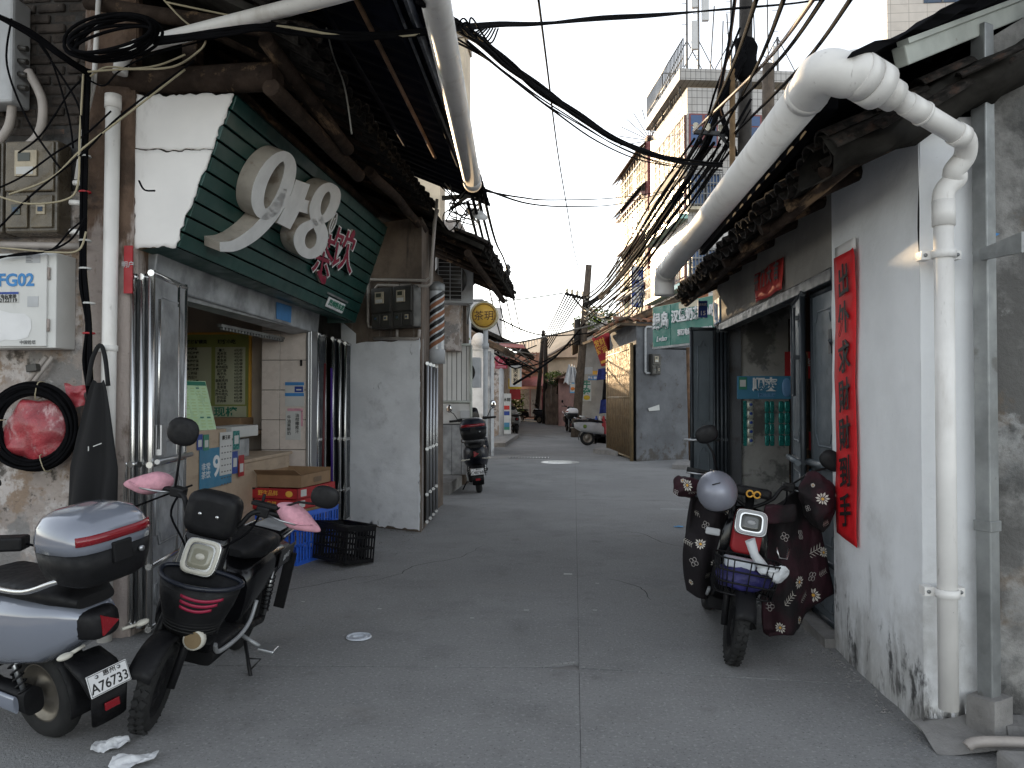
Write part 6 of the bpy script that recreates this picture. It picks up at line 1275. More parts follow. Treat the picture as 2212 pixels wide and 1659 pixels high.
# ------------------------------------------------------------------ pink apartment block
K2 = at(1401, 500, y=40); K2.z = 0; S2 = frame(K2, fS, (0, 0, 1)); P2 = (K2, SNn); L2_ = plen(1341, K2, SNn, fS)
def z2(v): return at(1401, v, pl=(K2, FNn)).z
pb2 = thing('pink_apartment_block', 'pink tiled apartment block with caged balconies and awnings, centre right', 'building', (4, 43, 0))
tilemat('tile_pink', (.27, .115, .115), (.30, .22, .21), 1.2, .30, math.atan2(fS.y, fS.x))
T2 = z2(296)
MB().add([K2, K2 + fS * L2_, K2 + fS * L2_ + V(0, 0, T2), K2 + V(0, 0, T2)], [(0, 1, 2, 3)]).build('street_wall', M['tile_pink'], pb2)
MB().b2((-.12, 0, -.3), (.12, T2, .3), frame(K2, fF, (0, 0, 1))).build('corner_strip', M['pink_dark'], pb2); MB().add([K2, K2 + fF * 7, K2 + fF * 7 + V(0, 0, T2), K2 + V(0, 0, T2)], [(0, 1, 2, 3)]).build('front_wall', M['tile_pink'], pb2)
MB().add([K2 + fS * L2_, K2 + fS * L2_ + fF * 7, K2 + fS * L2_ + fF * 7 + V(0, 0, T2), K2 + fS * L2_ + V(0, 0, T2)], [(0, 1, 2, 3)]).build('rear_wall', M['tile_pink'], pb2)
sg2 = 1 if (S2.to_3x3() @ V(0, 0, 1)).dot(SNn) > 0 else -1
def q2(a, b, n, mt, par=pb2, z0=0, z1=.1): return MB().b2((a[0], a[1], z0 * sg2), (b[0], b[1], z1 * sg2), S2).build(n, M[mt], par)
q2((.4, T2 - 2.0), (L2_ - .3, T2 - .5), 'parapet_panel', 'cream_house', z1=.06)
for lvl, v in enumerate((412, 498, 610, 715)):
    zc = z2(v); wz = zc + 2.3
    q2((.2, zc - .1), (L2_ - .1, zc + .05), 'balcony_slab', 'pink_wall', z0=.0, z1=.34)
    n = 6
    for k in range(n):
        a = .3 + (L2_ - .5) * k / n; b = a + (L2_ - .5) / n - .12; w_ = q2((a, zc + .1), (b, wz), 'window', 'pink_dark', z0=-.02, z1=.05); q2((a + .1, zc + .2), (b - .1, wz - .15), 'pane', ('glass_pale', 'leaf_light', 'glass_dark')[k % 3], w_, .05, .06)
    g = MB()
    for k in range(12): x = .2 + (L2_ - .3) * k / 11; g.b2((x, zc, .30 * sg2), (x + .03, wz - .1, .32 * sg2), S2)
    for k in range(5): z = zc + (wz - zc - .1) * k / 4; g.b2((.2, z - .02, .29 * sg2), (L2_ - .1, z + .02, .33 * sg2), S2)
    for k in range(6): g.b2((L2_ - .1, zc, (.03 + .05 * k) * sg2), (L2_ - .07, wz, (.05 + .05 * k) * sg2), S2); g.b2((.2, zc, (.03 + .05 * k) * sg2), (.23, wz, (.05 + .05 * k) * sg2), S2)
    g.build('cage', M['rust_bars'] if lvl > 1 else M['bars'], pb2)
    MB().add([S2 @ V(.0, wz + .35, .02 * sg2), S2 @ V(L2_ + .2, wz + .35, .02 * sg2), S2 @ V(L2_ + .2, wz - .1, .55 * sg2), S2 @ V(.0, wz - .1, .55 * sg2)], [(0, 1, 2, 3)]).build('awning', M['tin_grey'] if lvl else M['rust_bars'], pb2, solid=.04)
ns = thing('blue_nap_sign', 'tall blue sign with white characters on the pink block', 'sign', at(1377, 640, y=33)); q = at(1377, 610, y=33); t_ = ns; nw_ = 13 * 33 / 1662
o = MB().b2((q.x - nw_, 33, q.z - 1.05), (q.x + nw_, 33.12, q.z + .66)).build('board', M['blue_sign'], ns)
for k, ch in enumerate('静逸午托'): text(ch, .44, M['white_paint'], ns, frame((q.x + .0, 32.98, q.z + .44 - k * .42), (1, 0, 0), (0, 0, 1)), .02, .05, name='character')
# tan block behind the left gutter
tb = thing('tan_block', 'tan rendered block seen behind the left gutter pipe', 'building', (-6, 34, 0)); pa = at(1003, 240, y=34); pz = at(1003, 82, y=34)
MB().b2((pa.x - 2.6, 34, pa.z), (pa.x, 36, pz.z)).b2((pa.x - 2.6, 34.6, 0), (pa.x - 1.2, 36, pa.z)).build('wall', M['plaster_warm'], tb); MB().b2((pa.x - 2.7, 33.9, pz.z), (pa.x + .08, 36, pz.z + .25)).build('cornice', M['roof_grey'], tb); MB().b2((pa.x - 1.6, 33.95, pa.z + .2), (pa.x - .9, 34, pz.z - .4)).build('panel', M['cream_house'], tb)
solo('far_white_block', MB().b2((at(1000, 660, y=70).x, 70, 0), (at(1083, 660, y=70).x, 71, at(1090, 664, y=70).z)).b2((at(1008, 640, y=70).x, 71, 0), (at(1040, 640, y=70).x, 72, at(1040, 642, y=70).z)), M['white_dull'], 'far pale white block above the round yellow sign', 'building')
# ------------------------------------------------------------------ poles
def pole(name, lab, base, top, r0, r1, mt='pole_dark'):
    t = thing(name, lab, 'pole', base); MB().tube([Vector(base), Vector(base).lerp(Vector(top), .5), Vector(top)], [r0, (r0 + r1) / 2, r1], 14).build('shaft', M[mt], t); return t
def insul(par, p, s=1.0):
    MB().lathe([(0, 0), (.035 * s, 0), (.05 * s, .03 * s), (.035 * s, .05 * s), (.055 * s, .08 * s), (.035 * s, .10 * s), (.05 * s, .13 * s), (.03 * s, .15 * s), (0, .15 * s)], 10, Matrix.Translation(p)).build('insulator', M['ceramic'], par)
YP = 14.0
big = pole('big_utility_pole', 'thick dark utility pole with cross arm rising behind the right gutter', (at(1597, 300, y=YP).x, YP, 0), at(1612, -60, y=YP), .13, .115)
xa, xb = at(1498, 285, y=YP), at(1594, 293, y=YP)
bx(xa, xb + V(.1, 0, 0), .07, .07).build('cross_arm', M['black_paint'], big)
bx(at(1555, 290, y=YP), at(1592, 335, y=YP), .05, .06).build('brace', M['black_paint'], big)
for u in (1503, 1530, 1557, 1583): insul(big, at(u, 283 + (u - 1498) * .08, y=YP), 1.0)
bd = at(1625, 135, y=YP); MB().ell((bd.x - .15, YP - .1, bd.z), (.22, .16, .42), 14, 10).jit(.12, 5).build('cable_box', M['cable'], big)
pole('bamboo_pole', 'brown bamboo pole lashed beside the thick utility pole', (at(1578, 320, y=YP - .3).x, YP - .3, 0), at(1582, 150, y=YP - .3), .05, .05, 'gate_brown')
pole('second_wood_pole', 'shorter brown wooden pole right of the thick utility pole', (at(1648, 320, y=12).x, 12, 0), at(1660, 140, y=12), .10, .09, 'wood_pole')
lean = pole('leaning_street_pole', 'leaning wooden street pole with cross arm in the middle distance', at(1243, 944, z=0), at(1272, 572, y=31.0), .20, .13, 'wood_pole')
la, lb2 = at(1221, 634, y=31.2), at(1262, 645, y=31.2); bx(la, lb2, .10, .10).build('cross_arm', M['pole_dark'], lean); bx(at(1238, 642, y=31.2), at(1260, 668, y=31.2), .07, .07).build('brace', M['pole_dark'], lean)
for u in (1225, 1236, 1247, 1260): insul(lean, at(u, 633 + (u - 1221) * .2, y=31.2), 1.4)
for k in range(5): insul(lean, at(1268, 700 - k * 12, y=31.0), 1.3)
MB().tube([at(1246, 745, y=31.2), at(1247, 690, y=31.2)], .13, 8).build('transformer', M['pole_dark'], lean)
for u, v0, v1 in ((1254, 770, 820), (1251, 848, 872), (1247, 885, 905)): MB().tube([at(u, v0, y=31.9), at(u - 3, v1, y=32.1)], .07, 6).build('yellow_stripe', M['yellow'] if v0 > 800 else M['pole_dark'], lean)
pole('mid_pole', 'thin dark pole near the far bend of the street', at(1158, 908, z=0), at(1174, 715, y=50), .17, .12, 'pole_dark'); pole('mid_pole', 'shorter dark pole right beside the thin pole at the far bend', at(1176, 915, z=0), at(1179, 732, y=44), .15, .11, 'pole_dark')
la = thing('left_cross_arm', 'dark cross arm with insulators sticking out above the round sign, left', 'cross arm', at(1000, 590, y=19)); bx(at(962, 591, y=19), at(1102, 591, y=19), .09, .09).build('arm', M['black_paint'], la)
for u in (1022, 1045, 1063, 1082, 1097): MB().lathe([(0, -.05), (.06, -.05), (.09, .02), (.05, .06), (.08, .12), (.03, .2), (0, .2)], 10, Matrix.Translation(at(u, 588, y=19))).build('insulator', M['meter_dark'], la)
bx(at(1040, 594, y=19), at(985, 655, y=19), .06, .06).build('brace', M['black_paint'], la); MB().tube([at(968, 600, y=19), V(at(968, 600, y=19).x, 19, .0)], .07, 8).build('post', M['pole_dark'], la)
ea = thing('eave_bracket', 'grey steel bracket arm with cables under the left gutter end', 'bracket', at(990, 425, y=9.5)); bx(at(955, 428, y=9.5), at(1050, 421, y=9.5), .05, .05).build('arm', M['galv'], ea); bx(at(975, 450, y=9.5), at(1010, 425, y=9.5), .03, .03).build('brace', M['galv'], ea)
MB().tube([at(1046, 418, y=9.5), at(1046, 432, y=9.5)], .03, 8).build('bolt', M['galv'], ea)
# ------------------------------------------------------------------ overhead cables
def cable(par, pts, r, mt='cable', k=6, n=6): return MB().tube(smooth([Vector(p) for p in pts], k), r, n).build('cable', M[mt], par)
def bundle(name, lab, pts, n, spread, r, mts=('cable',), k=6):
    t = thing(name, lab, 'cables', pts[len(pts) // 2])
    for i in range(n):
        ph = rnd.uniform(0, 6.28); q = []
        for j, p in enumerate(pts):
            e = spread * (.35 + .65 * abs(math.sin(j * 1.7 + ph)))
            q.append(Vector(p) + V(rnd.uniform(-.4, .4) * e, rnd.uniform(-.4, .4) * e, math.sin(ph + j * .9) * e))
        cable(t, q, r * rnd.uniform(.8, 1.25), mts[i % len(mts)], k)
    return t
# thick bundle sweeping from top centre to the right pole
big_pts = [at(905, -10, y=4.0), at(965, 42, y=4.6), at(1040, 92, y=5.4), at(1100, 140, y=6.2), at(1170, 195, y=7.2), at(1250, 250, y=8.4), at(1330, 300, y=9.8), at(1410, 333, y=11.2), at(1480, 350, y=12.6), at(1560, 356, y=13.8)]
bundle('sweeping_cable_bundle', 'thick black cable bundle sweeping from the top centre to the right pole', big_pts, 12, .04, .013)
lsh = bundle('lashing_wire', 'thin dark wire sagging just under the thick cable bundle', [p + V(0, 0, -.09) for p in big_pts[1:]], 2, .02, .006)
t = thing('blue_drop_wire', 'single thin bluish wire sagging below the thick cable bundle', 'cable', at(1200, 245, y=8)); cable(t, [at(1010, 90, y=5), at(1040, 115, y=5.3), at(1100, 165, y=6), at(1190, 235, y=7.5), at(1290, 305, y=9.5), at(1380, 345, y=11.5), at(1470, 362, y=13)], .010, 'cable')
# horizontal bundle from the left coil to the right pole
hp_ = [at(335, 88, y=4.45), at(480, 72, y=4.4), at(570, 60, y=4.4), at(640, 66, y=4.45), at(760, 78, y=4.5), at(870, 72, y=4.55), at(960, 62, y=4.6)]
bundle('crossing_cable_bundle', 'black and cream cable bundle strung below the left white branch pipe', hp_, 7, .022, .011, ('cable', 'cable', 'cable', 'cable_cream'))
hq = [at(960, 62, y=4.6), at(1080, 58, y=5.4), at(1170, 55, y=6.4), at(1300, 42, y=8.2), at(1420, 30, y=10), at(1560, 18, y=12.5), at(1720, 5, y=13.5), at(1800, -8, y=14)]
bundle('upper_cable_bundle', 'dark cable bundle running nearly level across the sky to the right', hq, 5, .03, .013)
t = thing('cable_knot', 'tangle of binding wires where the bundles cross near the top centre', 'cables', at(1000, 60, y=4.7)); 
for k in range(7): cable(t, [at(960 + k * 9, 70 - 3 * k, y=4.65), at(985 + 6 * k, 40 + 10 * (k % 3), y=4.6), at(1010 + 8 * k, 75 + 3 * k, y=4.8), at(1040 + 6 * k, 62, y=5.0)], .006, 'cable')
t = thing('cable_coil_high', 'oval coil of black cable hanging under the left branch pipe, top left', 'cable coil', at(245, 85, y=4.4))
for k in range(9):
    c = at(243 + rnd.uniform(-3, 3), 83 + rnd.uniform(-3, 3), y=4.35 + .01 * k); ra, rb_ = .235 + .006 * k, .085 + .007 * k
    MB().tube([c + V(ra * math.cos(a), .05 * math.sin(a + k), rb_ * math.sin(a) + .04 * math.cos(a)) for a in [2 * math.pi * i / 32 for i in range(32)]], .0095, 6, closed=True).build('loop', M['cable'], t)
bundle('left_edge_cable_bundle', 'black cables running from the top left corner to the house corner', [at(-30, 25, y=4.3), at(60, 70, y=4.45), at(140, 125, y=4.6), at(190, 155, y=4.75)], 7, .018, .010)
for k, (pts, mt_, lab) in enumerate((([(85, 95), (130, 160), (170, 230), (180, 300)], 'cable', 'thin black wire dropping from the top left bundle'), ([(0, 430 - 5), (60, 440), (140, 432), (168, 400), (172, 300), (180, 160)], 'cable_cream', 'cream wire looping past the meter boxes to the corner'), ([(20, 470 - 50), (110, 385), (180, 320), (290, 235), (400, 150)], 'cable_cream', 'cream wire rising from the soot wall to the log beam'), ([(-10, 500), (70, 420), (180, 330), (260, 250), (420, 130)], 'cable', 'thin black wire rising over the soot wall to the log beam'), ([(190, 155), (260, 150), (370, 145), (430, 110), (445, 88)], 'cable_cream', 'cream wire tied round the down pipe top'), ([(25, 40), (15, 140), (60, 260), (120, 350), (135, 365)], 'cable', 'black wire curving over the equipment box, top left'), ([(-5, 555), (90, 545), (150, 520), (185, 470)], 'cable', 'black cable sagging across the wall under the meter boxes'), ([(0, 535), (120, 545), (170, 540), (186, 500)], 'cable_cream', 'pale wire sagging across the wall under the meter boxes'), ([(350, -5), (420, 60), (500, 55), (600, 62)], 'cable_cream', 'cream wire crossing the top left roof edge'), ([(360, 5), (480, 30), (640, 62)], 'cable_cream', 'pale wire slanting above the white branch pipe'))):
    t = thing('loose_wire', lab, 'cable', at(*pts[0], y=4.7)); 
    pts = [(u * 0.905 if k in () else u, v) for u, v in pts]; cable(t, [at(u, v, y=4.72) for u, v in pts], .0065, mt_)
t = thing('hanging_wire', 'single thin wire hanging across the middle of the sky', 'cable', at(1200, 300, y=20)); cable(t, [at(1162, -10, y=9), at(1180, 130, y=12), at(1205, 330, y=18), at(1225, 450, y=22), at(1240, 540, y=26), at(1256, 602, y=31)], .016, 'cable')
for k, (a, m, b) in enumerate((((1045, 412), (1200, 432), (1490, 405)), ((1045, 408), (1240, 446), (1440, 415)))):
    t = thing('crossing_wire', ['upper thin wire crossing the middle of the sky to the white block', 'lower thin wire crossing the middle of the sky to the white block'][k], 'cable', at(*m, y=14)); cable(t, [at(*a, y=9.5), at((a[0] + m[0]) / 2, m[1] - 6, y=12), at(*m, y=15), at((m[0] + b[0]) / 2, m[1] - 6, y=21), at(*b, y=28)], .014, 'cable')
# steep fan of cables from the top right, past the big pole, to the leaning pole
fan = [((1770, -20), (1498, 284), 'cable_brown'), ((1790, -20), (1530, 286), 'cable'), ((1700, -20), (1557, 288), 'cable'), ((1850, -20), (1583, 292), 'cable'), ((1640, -20), (1510, 300), 'cable')]
for k, (a, b, mt_) in enumerate(fan):
    t = thing('steep_cable', ['brown steep cable meeting the leftmost insulator of the big cross arm', 'black steep cable meeting the second insulator of the big cross arm', 'black steep cable meeting the third insulator of the big cross arm', 'black steep cable meeting the rightmost insulator of the big cross arm', 'black steep cable passing just under the big cross arm'][k], 'cable', at(*b, y=13))
    cable(t, [at(*a, y=6), at((a[0] * .55 + b[0] * .45), a[1] * .5 + b[1] * .5 + 8, y=9.5), at(*b, y=YP - .1)], .022, mt_)
for k in range(7):
    a = (1500 + k * 14, 300 + k * 3); b = (1265, 640 + k * 9); t = thing('span_cable', 'one of the black cables strung steeply from the big pole to the leaning pole', 'cable', at(*b, y=30), group='cables between the two poles')
    cable(t, [at(*a, y=YP), at(a[0] - 90 - 4 * k, a[1] + 130 + 3 * k, y=18), at(1345 + 4 * k, 545 + 10 * k, y=23.5), at(1300, 612 + 9 * k, y=28), at(*b, y=31)], .034 if k % 2 else .024, 'cable')
bundle('black_span_bundle', 'thick black bundle running down along the pole span, right', [at(1608, 120, y=YP - .3), at(1560, 210, y=YP - .2), at(1520, 320, y=YP + .5), at(1450, 440, y=18), at(1360, 570, y=23), at(1300, 640, y=28), at(1262, 660, y=31)], 9, .09, .032)
bundle('pole_cable_bundle', 'black cables climbing along the thick utility pole', [at(1590, -20, y=YP - .2), at(1575, 90, y=YP - .25), at(1560, 170, y=YP - .25), at(1555, 230, y=YP - .2), at(1590, 330, y=YP)], 6, .07, .020, ('cable', 'cable_brown'))
for k in range(9):
    a = (1280 + k * 6, 640 + k * 5); t = thing('slack_wire', 'one of the slack wires tangled round the leaning pole', 'cable', at(*a, y=30.5), group='slack wires at the leaning pole'); cable(t, [at(1262, 640 + 6 * k, y=31), at(1290 + 5 * k, 665 + 7 * k + 8 * math.sin(k), y=29), at(1330 + 6 * k, 640 + 6 * k, y=27), at(1390, 600 + 6 * k, y=26)], .026, 'cable_grey' if k % 3 else 'cable')
for k in range(7):
    u0 = 1222 + 6 * k; t = thing('far_span_wire', 'one of the wires fanning from the leaning pole to the far poles', 'cable', at(1200, 700, y=40), group='wires from the leaning pole to the far poles'); cable(t, [at(u0, 634 + k, y=31), at((u0 + 1172) / 2 - 2, 690 + 3 * k, y=39), at(1168 + 3 * k, 740 + 2 * k, y=49)], .034, 'cable')
for k in range(4):
    t = thing('left_span_wire', 'one of the long wires running along the left side from the gutter end', 'cable', at(1080, 560, y=16), group='wires along the left side'); u0 = 1040 - 10 * k
    cable(t, [at(u0, 400 + 12 * k, y=8.5), at(1070 - 10 * k, 520 + 10 * k, y=13), at(1097 - 16 * k, 588, y=19), at(1125 - 13 * k, 720 + 6 * k, y=28), at(1140 - 8 * k, 765, y=36)], .020, 'cable')
for k, (a, m, b) in enumerate((((1060, 740), (1130, 738), (1290, 700)), ((1080, 690), (1180, 725), (1345, 712)), ((1000, 650), (1110, 648), (1225, 632)), ((1060, 760), (1150, 790), (1250, 735)), ((1110, 830), (1200, 770), (1262, 700)))):
    t = thing('street_cross_wire', ['pale wire crossing the street just under the dark left roof', 'thin wire crossing from the round sign to the orange gable', 'thin wire from the left cross arm to the leaning pole', 'thin slack wire low across the far street', 'dark cable slanting up to the leaning pole from the far left'][k], 'cable', at(*m, y=27)); cable(t, [at(*a, y=25), at(*m, y=28), at(*b, y=30)], (.035, .026, .024, .024, .04)[k], ('cable_grey', 'cable', 'cable', 'cable', 'cable')[k])
for k in range(12):
    t = thing('tangled_wire', 'one of the tangled wires under the far left eaves', 'cable', at(1090, 760, y=27), group='tangled wires under the far left eaves'); cable(t, [at(1060 + rnd.uniform(-5, 20), 735 + rnd.uniform(-5, 30), y=26), at(1085 + rnd.uniform(-8, 8), 770 + rnd.uniform(-25, 15), y=27), at(1110 + rnd.uniform(-8, 8), 775 + rnd.uniform(-25, 25), y=28.5), at(1140 + rnd.uniform(-8, 25), 765 + rnd.uniform(-25, 40), y=34)], .026, 'cable' if k % 3 else 'cable_grey')
for k in range(8):
    t = thing('eave_drop_wire', 'one of the tangled wires around the bracket under the left gutter end', 'cable', at(990, 440, y=9.4), group='wires around the left bracket'); cable(t, [at(945 + rnd.uniform(0, 90), 405 + rnd.uniform(-10, 25), y=9.3), at(950 + rnd.uniform(0, 80), 445 + rnd.uniform(-15, 20), y=9.35), at(965 + rnd.uniform(0, 70), 470 + rnd.uniform(-25, 35), y=9.4), at(960 + rnd.uniform(0, 80), 440 + rnd.uniform(-15, 60), y=9.5)], .008, 'cable_grey' if k % 3 == 0 else 'cable')

for k in range(9):
    t = thing('upper_span_cable', 'one of the black cables hanging in the dense fan before the white tiled block', 'cable', at(1480, 300, y=15), group='dense cable fan before the white block')
    a0 = (1600 + rnd.uniform(-15, 25), 60 + 22 * k); m0 = (1500 + rnd.uniform(-12, 12) + 3 * k, 300 + 12 * k); b0 = (1300 + rnd.uniform(-10, 25), 600 + 9 * k)
    cable(t, [at(*a0, y=YP - .3), at((a0[0] + m0[0]) / 2 - 6, (a0[1] + m0[1]) / 2 + 10, y=YP), at(*m0, y=YP + 1.5), at((m0[0] + b0[0]) / 2 - 4, (m0[1] + b0[1]) / 2 + 14, y=20), at(*b0, y=28)], rnd.uniform(.012, .026), 'cable')
for k in range(6):
    u = 1530 + 26 * k; t = thing('roof_rod', 'one of the thin lightning rods and stays on the white tiled block roof', 'antenna', at(u, 140, y=33.5), group='rods on the white block roof'); b_ = at(u, 140, y=33.5); MB().tube([V(b_.x, 33.5, hz1), at(u + rnd.uniform(-14, 14), 20 + rnd.uniform(-60, 60), y=33.5)], .03, 5).build('rod', M['bars'], t)
    MB().tube([V(b_.x - .3, 33.5, hz1 + .9 + .2 * k), V(b_.x + .4, 33.5, hz1 + 1.0 + .1 * k)], .02, 4).build('cross_bar', M['bars'], t)

for k, (pts, mt_, lab) in enumerate((([(60, 70), (100, 110), (125, 170), (150, 260), (158, 320)], 'cable', 'black wire hanging beside the equipment box down to the meter boxes'), ([(190, 160), (150, 200), (90, 290), (40, 330)], 'cable', 'black wire running from the house corner to the meter box top'), ([(0, 405), (50, 380), (120, 330), (185, 290), (240, 240)], 'cable', 'black wire slanting over the soot wall to the down pipe'), ([(188, 170), (225, 185), (260, 152), (330, 118), (480, 78)], 'cable', 'black wire tied at the down pipe collar'), ([(195, 165), (230, 145), (290, 148), (345, 140), (400, 118)], 'cable_cream', 'cream binding wire round the down pipe collar'), ([(186, 470), (150, 500), (110, 540), (40, 548), (-10, 560)], 'cable', 'black wire gathered under the meter boxes at the corner'), ([(300, 390), (312, 410), (335, 412)], 'cable', 'short black wire stub hanging on the white sign cheek'), ([(705, 60), (720, 120), (745, 190), (760, 290)], 'cable_grey', 'grey wire dangling under the dark navy canopy'))):
    t = thing('wall_wire', lab, 'cable', at(*pts[0], y=4.7)); cable(t, [at(u, v, y=4.74 if k < 7 else 5.2) for u, v in pts], .006, mt_)
# ------------------------------------------------------------------ bikes (x forward, y left, z up, origin under the rear axle)
def ring(x, w, z0, z1, n=18, e=.6, y=0.0, dx=0.0):
    out = []
    for k in range(n):
        a = 2 * math.pi * k / n; c, s = math.cos(a), math.sin(a)
        out.append(V(x + dx * s, y + w * math.copysign(abs(c) ** e, c), (z0 + z1) / 2 + (z1 - z0) / 2 * math.copysign(abs(s) ** e, s)))
    return out
def ringz(z, cx, cy, hx, hy, n=20, e=.55):
    return [V(cx + hx * math.copysign(abs(math.cos(a)) ** e, math.cos(a)), cy + hy * math.copysign(abs(math.sin(a)) ** e, math.sin(a)), z) for a in [2 * math.pi * k / n for k in range(n)]]
def P(mb, name, mt, par, bev=0, solid=0): return mb.build(name, M[mt], par, bev, True, solid)
def wheel(par, c, r, w, rim='tyre_rim', steer=0, tread=False):
    m = Matrix.Translation(c) @ Matrix.Rotation(steer, 4, 'Z') @ Matrix.Rotation(math.pi / 2, 4, 'X')
    prof = [(r - w * .85, -w * .36), (r - w * .5, -w * .5), (r - w * .18, -w * .42), (r, -w * .16), (r, w * .16), (r - w * .18, w * .42), (r - w * .5, w * .5), (r - w * .85, w * .36), (r - w * .85, -w * .36)]
    t = P(MB().lathe(prof, 36, m), 'wheel', 'rubber', par)
    P(MB().lathe([(.0, -w * .25), (.05, -w * .3), (.07, -w * .12), (r - w * 1.1, -w * .1), (r - w * .95, -w * .34), (r - w * .8, -w * .36), (r - w * .8, w * .36), (r - w * .95, w * .34), (r - w * 1.1, w * .1), (.07, w * .12), (.05, w * .3), (0, w * .25)], 30, m), 'rim', rim, t)
    if tread:
        tm = MB()
        for k in range(30):
            a = 2 * math.pi * k / 30
            for s in (-1, 1): tm.box((0, 0, 0), (.014, .028, w * .34), m @ Matrix.Rotation(a, 4, 'Z') @ Matrix.Translation((r + .001, 0, s * w * .19)) @ Matrix.Rotation(s * .5, 4, 'X'))
        P(tm, 'tread', 'rubber', t)
    return t
def mirror(par, base, head, rx, rz, ang=0, glass=None, tilt=0):
    s = P(MB().tube([base, Vector(base).lerp(Vector(head), .5) + V(0, 0, .01), Vector(head) - V(0, 0, rz * .7)], .007, 6), 'mirror_stem', 'black_plastic', par)
    m = Matrix.Translation(head) @ Matrix.Rotation(ang, 4, 'Z') @ Matrix.Rotation(tilt, 4, 'X')
    P(MB().ell((0, 0, 0), (.022, rx, rz), 20, 10, m, .85), 'mirror', 'black_plastic', par)
    if glass: P(MB().ell((-.016, 0, 0), (.010, rx * .9, rz * .9), 20, 8, m, .85), 'mirror_glass', glass, par)
def plate(par, m, txt, top='惠州'):
    m = m @ Matrix.Scale(.88, 4); p = P(MB().b2((-.11, -.055, 0), (.11, .055, .004), m), 'number_plate', 'white_paint', par, .006)
    text(txt, .068, M['ink'], p, m @ Matrix.Translation((0, -.018, .005)), .001, .012, local=True, sx=.95); text(top, .03, M['ink'], p, m @ Matrix.Translation((.01, .035, .005)), .001, .01, local=True, sx=1.2)
    P(MB().tube([m @ V(-.105, -.05, .005), m @ V(.105, -.05, .005), m @ V(.105, .05, .005), m @ V(-.105, .05, .005)], .0015, 4, closed=True), 'plate_border', 'ink', p)
    for x in (-.06, .06): P(MB().lathe([(.009, 0), (.009, .006), (0, .008)], 10, m @ Matrix.Translation((x, .035, .004))), 'bolt', 'steel', p)
def topbox(par, c, hx, hy, h, top, bot, refl='red_lens'):
    x, y, z = c
    b = P(MB().loft([ringz(z, x, y, hx * .72, hy * .72), ringz(z + h * .06, x, y, hx * .86, hy * .86), ringz(z + h * .25, x, y, hx * .96, hy * .96), ringz(z + h * .48, x, y, hx, hy)]), 'top_box', bot, par)
    P(MB().loft([ringz(z + h * .485, x, y, hx * 1.01, hy * 1.01), ringz(z + h * .62, x, y, hx * 1.0, hy * 1.0), ringz(z + h * .78, x + .005, y, hx * .94, hy * .94), ringz(z + h * .90, x + .012, y, hx * .80, hy * .80), ringz(z + h * .97, x + .018, y, hx * .56, hy * .56), ringz(z + h, x + .02, y, hx * .2, hy * .2)]), 'lid', top, b)
    def arc(z_, k, a0, a1, n=16): return [V(x + hx * k * math.copysign(abs(math.cos(a)) ** .55, math.cos(a)), y + hy * k * math.copysign(abs(math.sin(a)) ** .55, math.sin(a)), z_) for a in [a0 + (a1 - a0) * i / n for i in range(n + 1)]]
    r0 = arc(z + h * .60, 1.012, R(128), R(232)); r1 = arc(z + h * .72, .995, R(128), R(232)); m_ = MB(); m_.add(r0 + r1, [(i, i + 1, len(r0) + i + 1, len(r0) + i) for i in range(len(r0) - 1)], True); P(m_, 'reflector', refl, b, solid=.008)
    P(MB().box((x - hx * 1.0, y, z + h * .42), (.02, .09, .09)), 'latch', 'black_plastic', b, .006); P(MB().lathe([(.012, 0), (.012, .012), (0, .012)], 10, Matrix.Translation((x - hx * .98, y - .09, z + h * .36)) @ Matrix.Rotation(-math.pi / 2, 4, 'Y')), 'key_lock', 'steel', b)
def bars(par, x=.93, z=1.02, w=.36, mt='black_plastic', rise=.06):
    P(MB().tube(smooth([V(x - .05, -w, z + rise), V(x, -w * .55, z + rise), V(x + .02, -w * .36, z - .03), V(x + .02, 0, z - .10), V(x + .02, w * .36, z - .03), V(x, w * .55, z + rise), V(x - .05, w, z + rise)], 6), .013, 8), 'handlebar', mt, par)
def grip(par, s, x=.88, z=1.08, w=.36):
    P(MB().tube([(x + .01, s * (w - .1), z), (x, s * w, z), (x - .01, s * (w + .05), z)], .018, 8), 'grip', 'rubber', par); P(MB().box((x + .02, s * (w - .13), z + .005), (.07, .07, .05)).jit(.006, 30), 'switch_housing', 'black_plastic', par, .008)
    P(MB().tube([(x + .04, s * (w - .1), z - .005), (x + .07, s * (w - .02), z - .01), (x + .055, s * (w + .06), z - .015)], .006, 6), 'brake_lever', 'steel', par)
def shock(par, a, b, r=.024):
    a = Vector(a); b = Vector(b); d = b - a; x, y = basis(d); s = P(MB().tube([a, b], .012, 8), 'shock', 'steel', par)
    P(MB().tube([a.lerp(b, .1 + .8 * i / 70) + (x * math.cos(i * .75) + y * math.sin(i * .75)) * r for i in range(71)], .005, 5), 'spring', 'black_plastic', s)
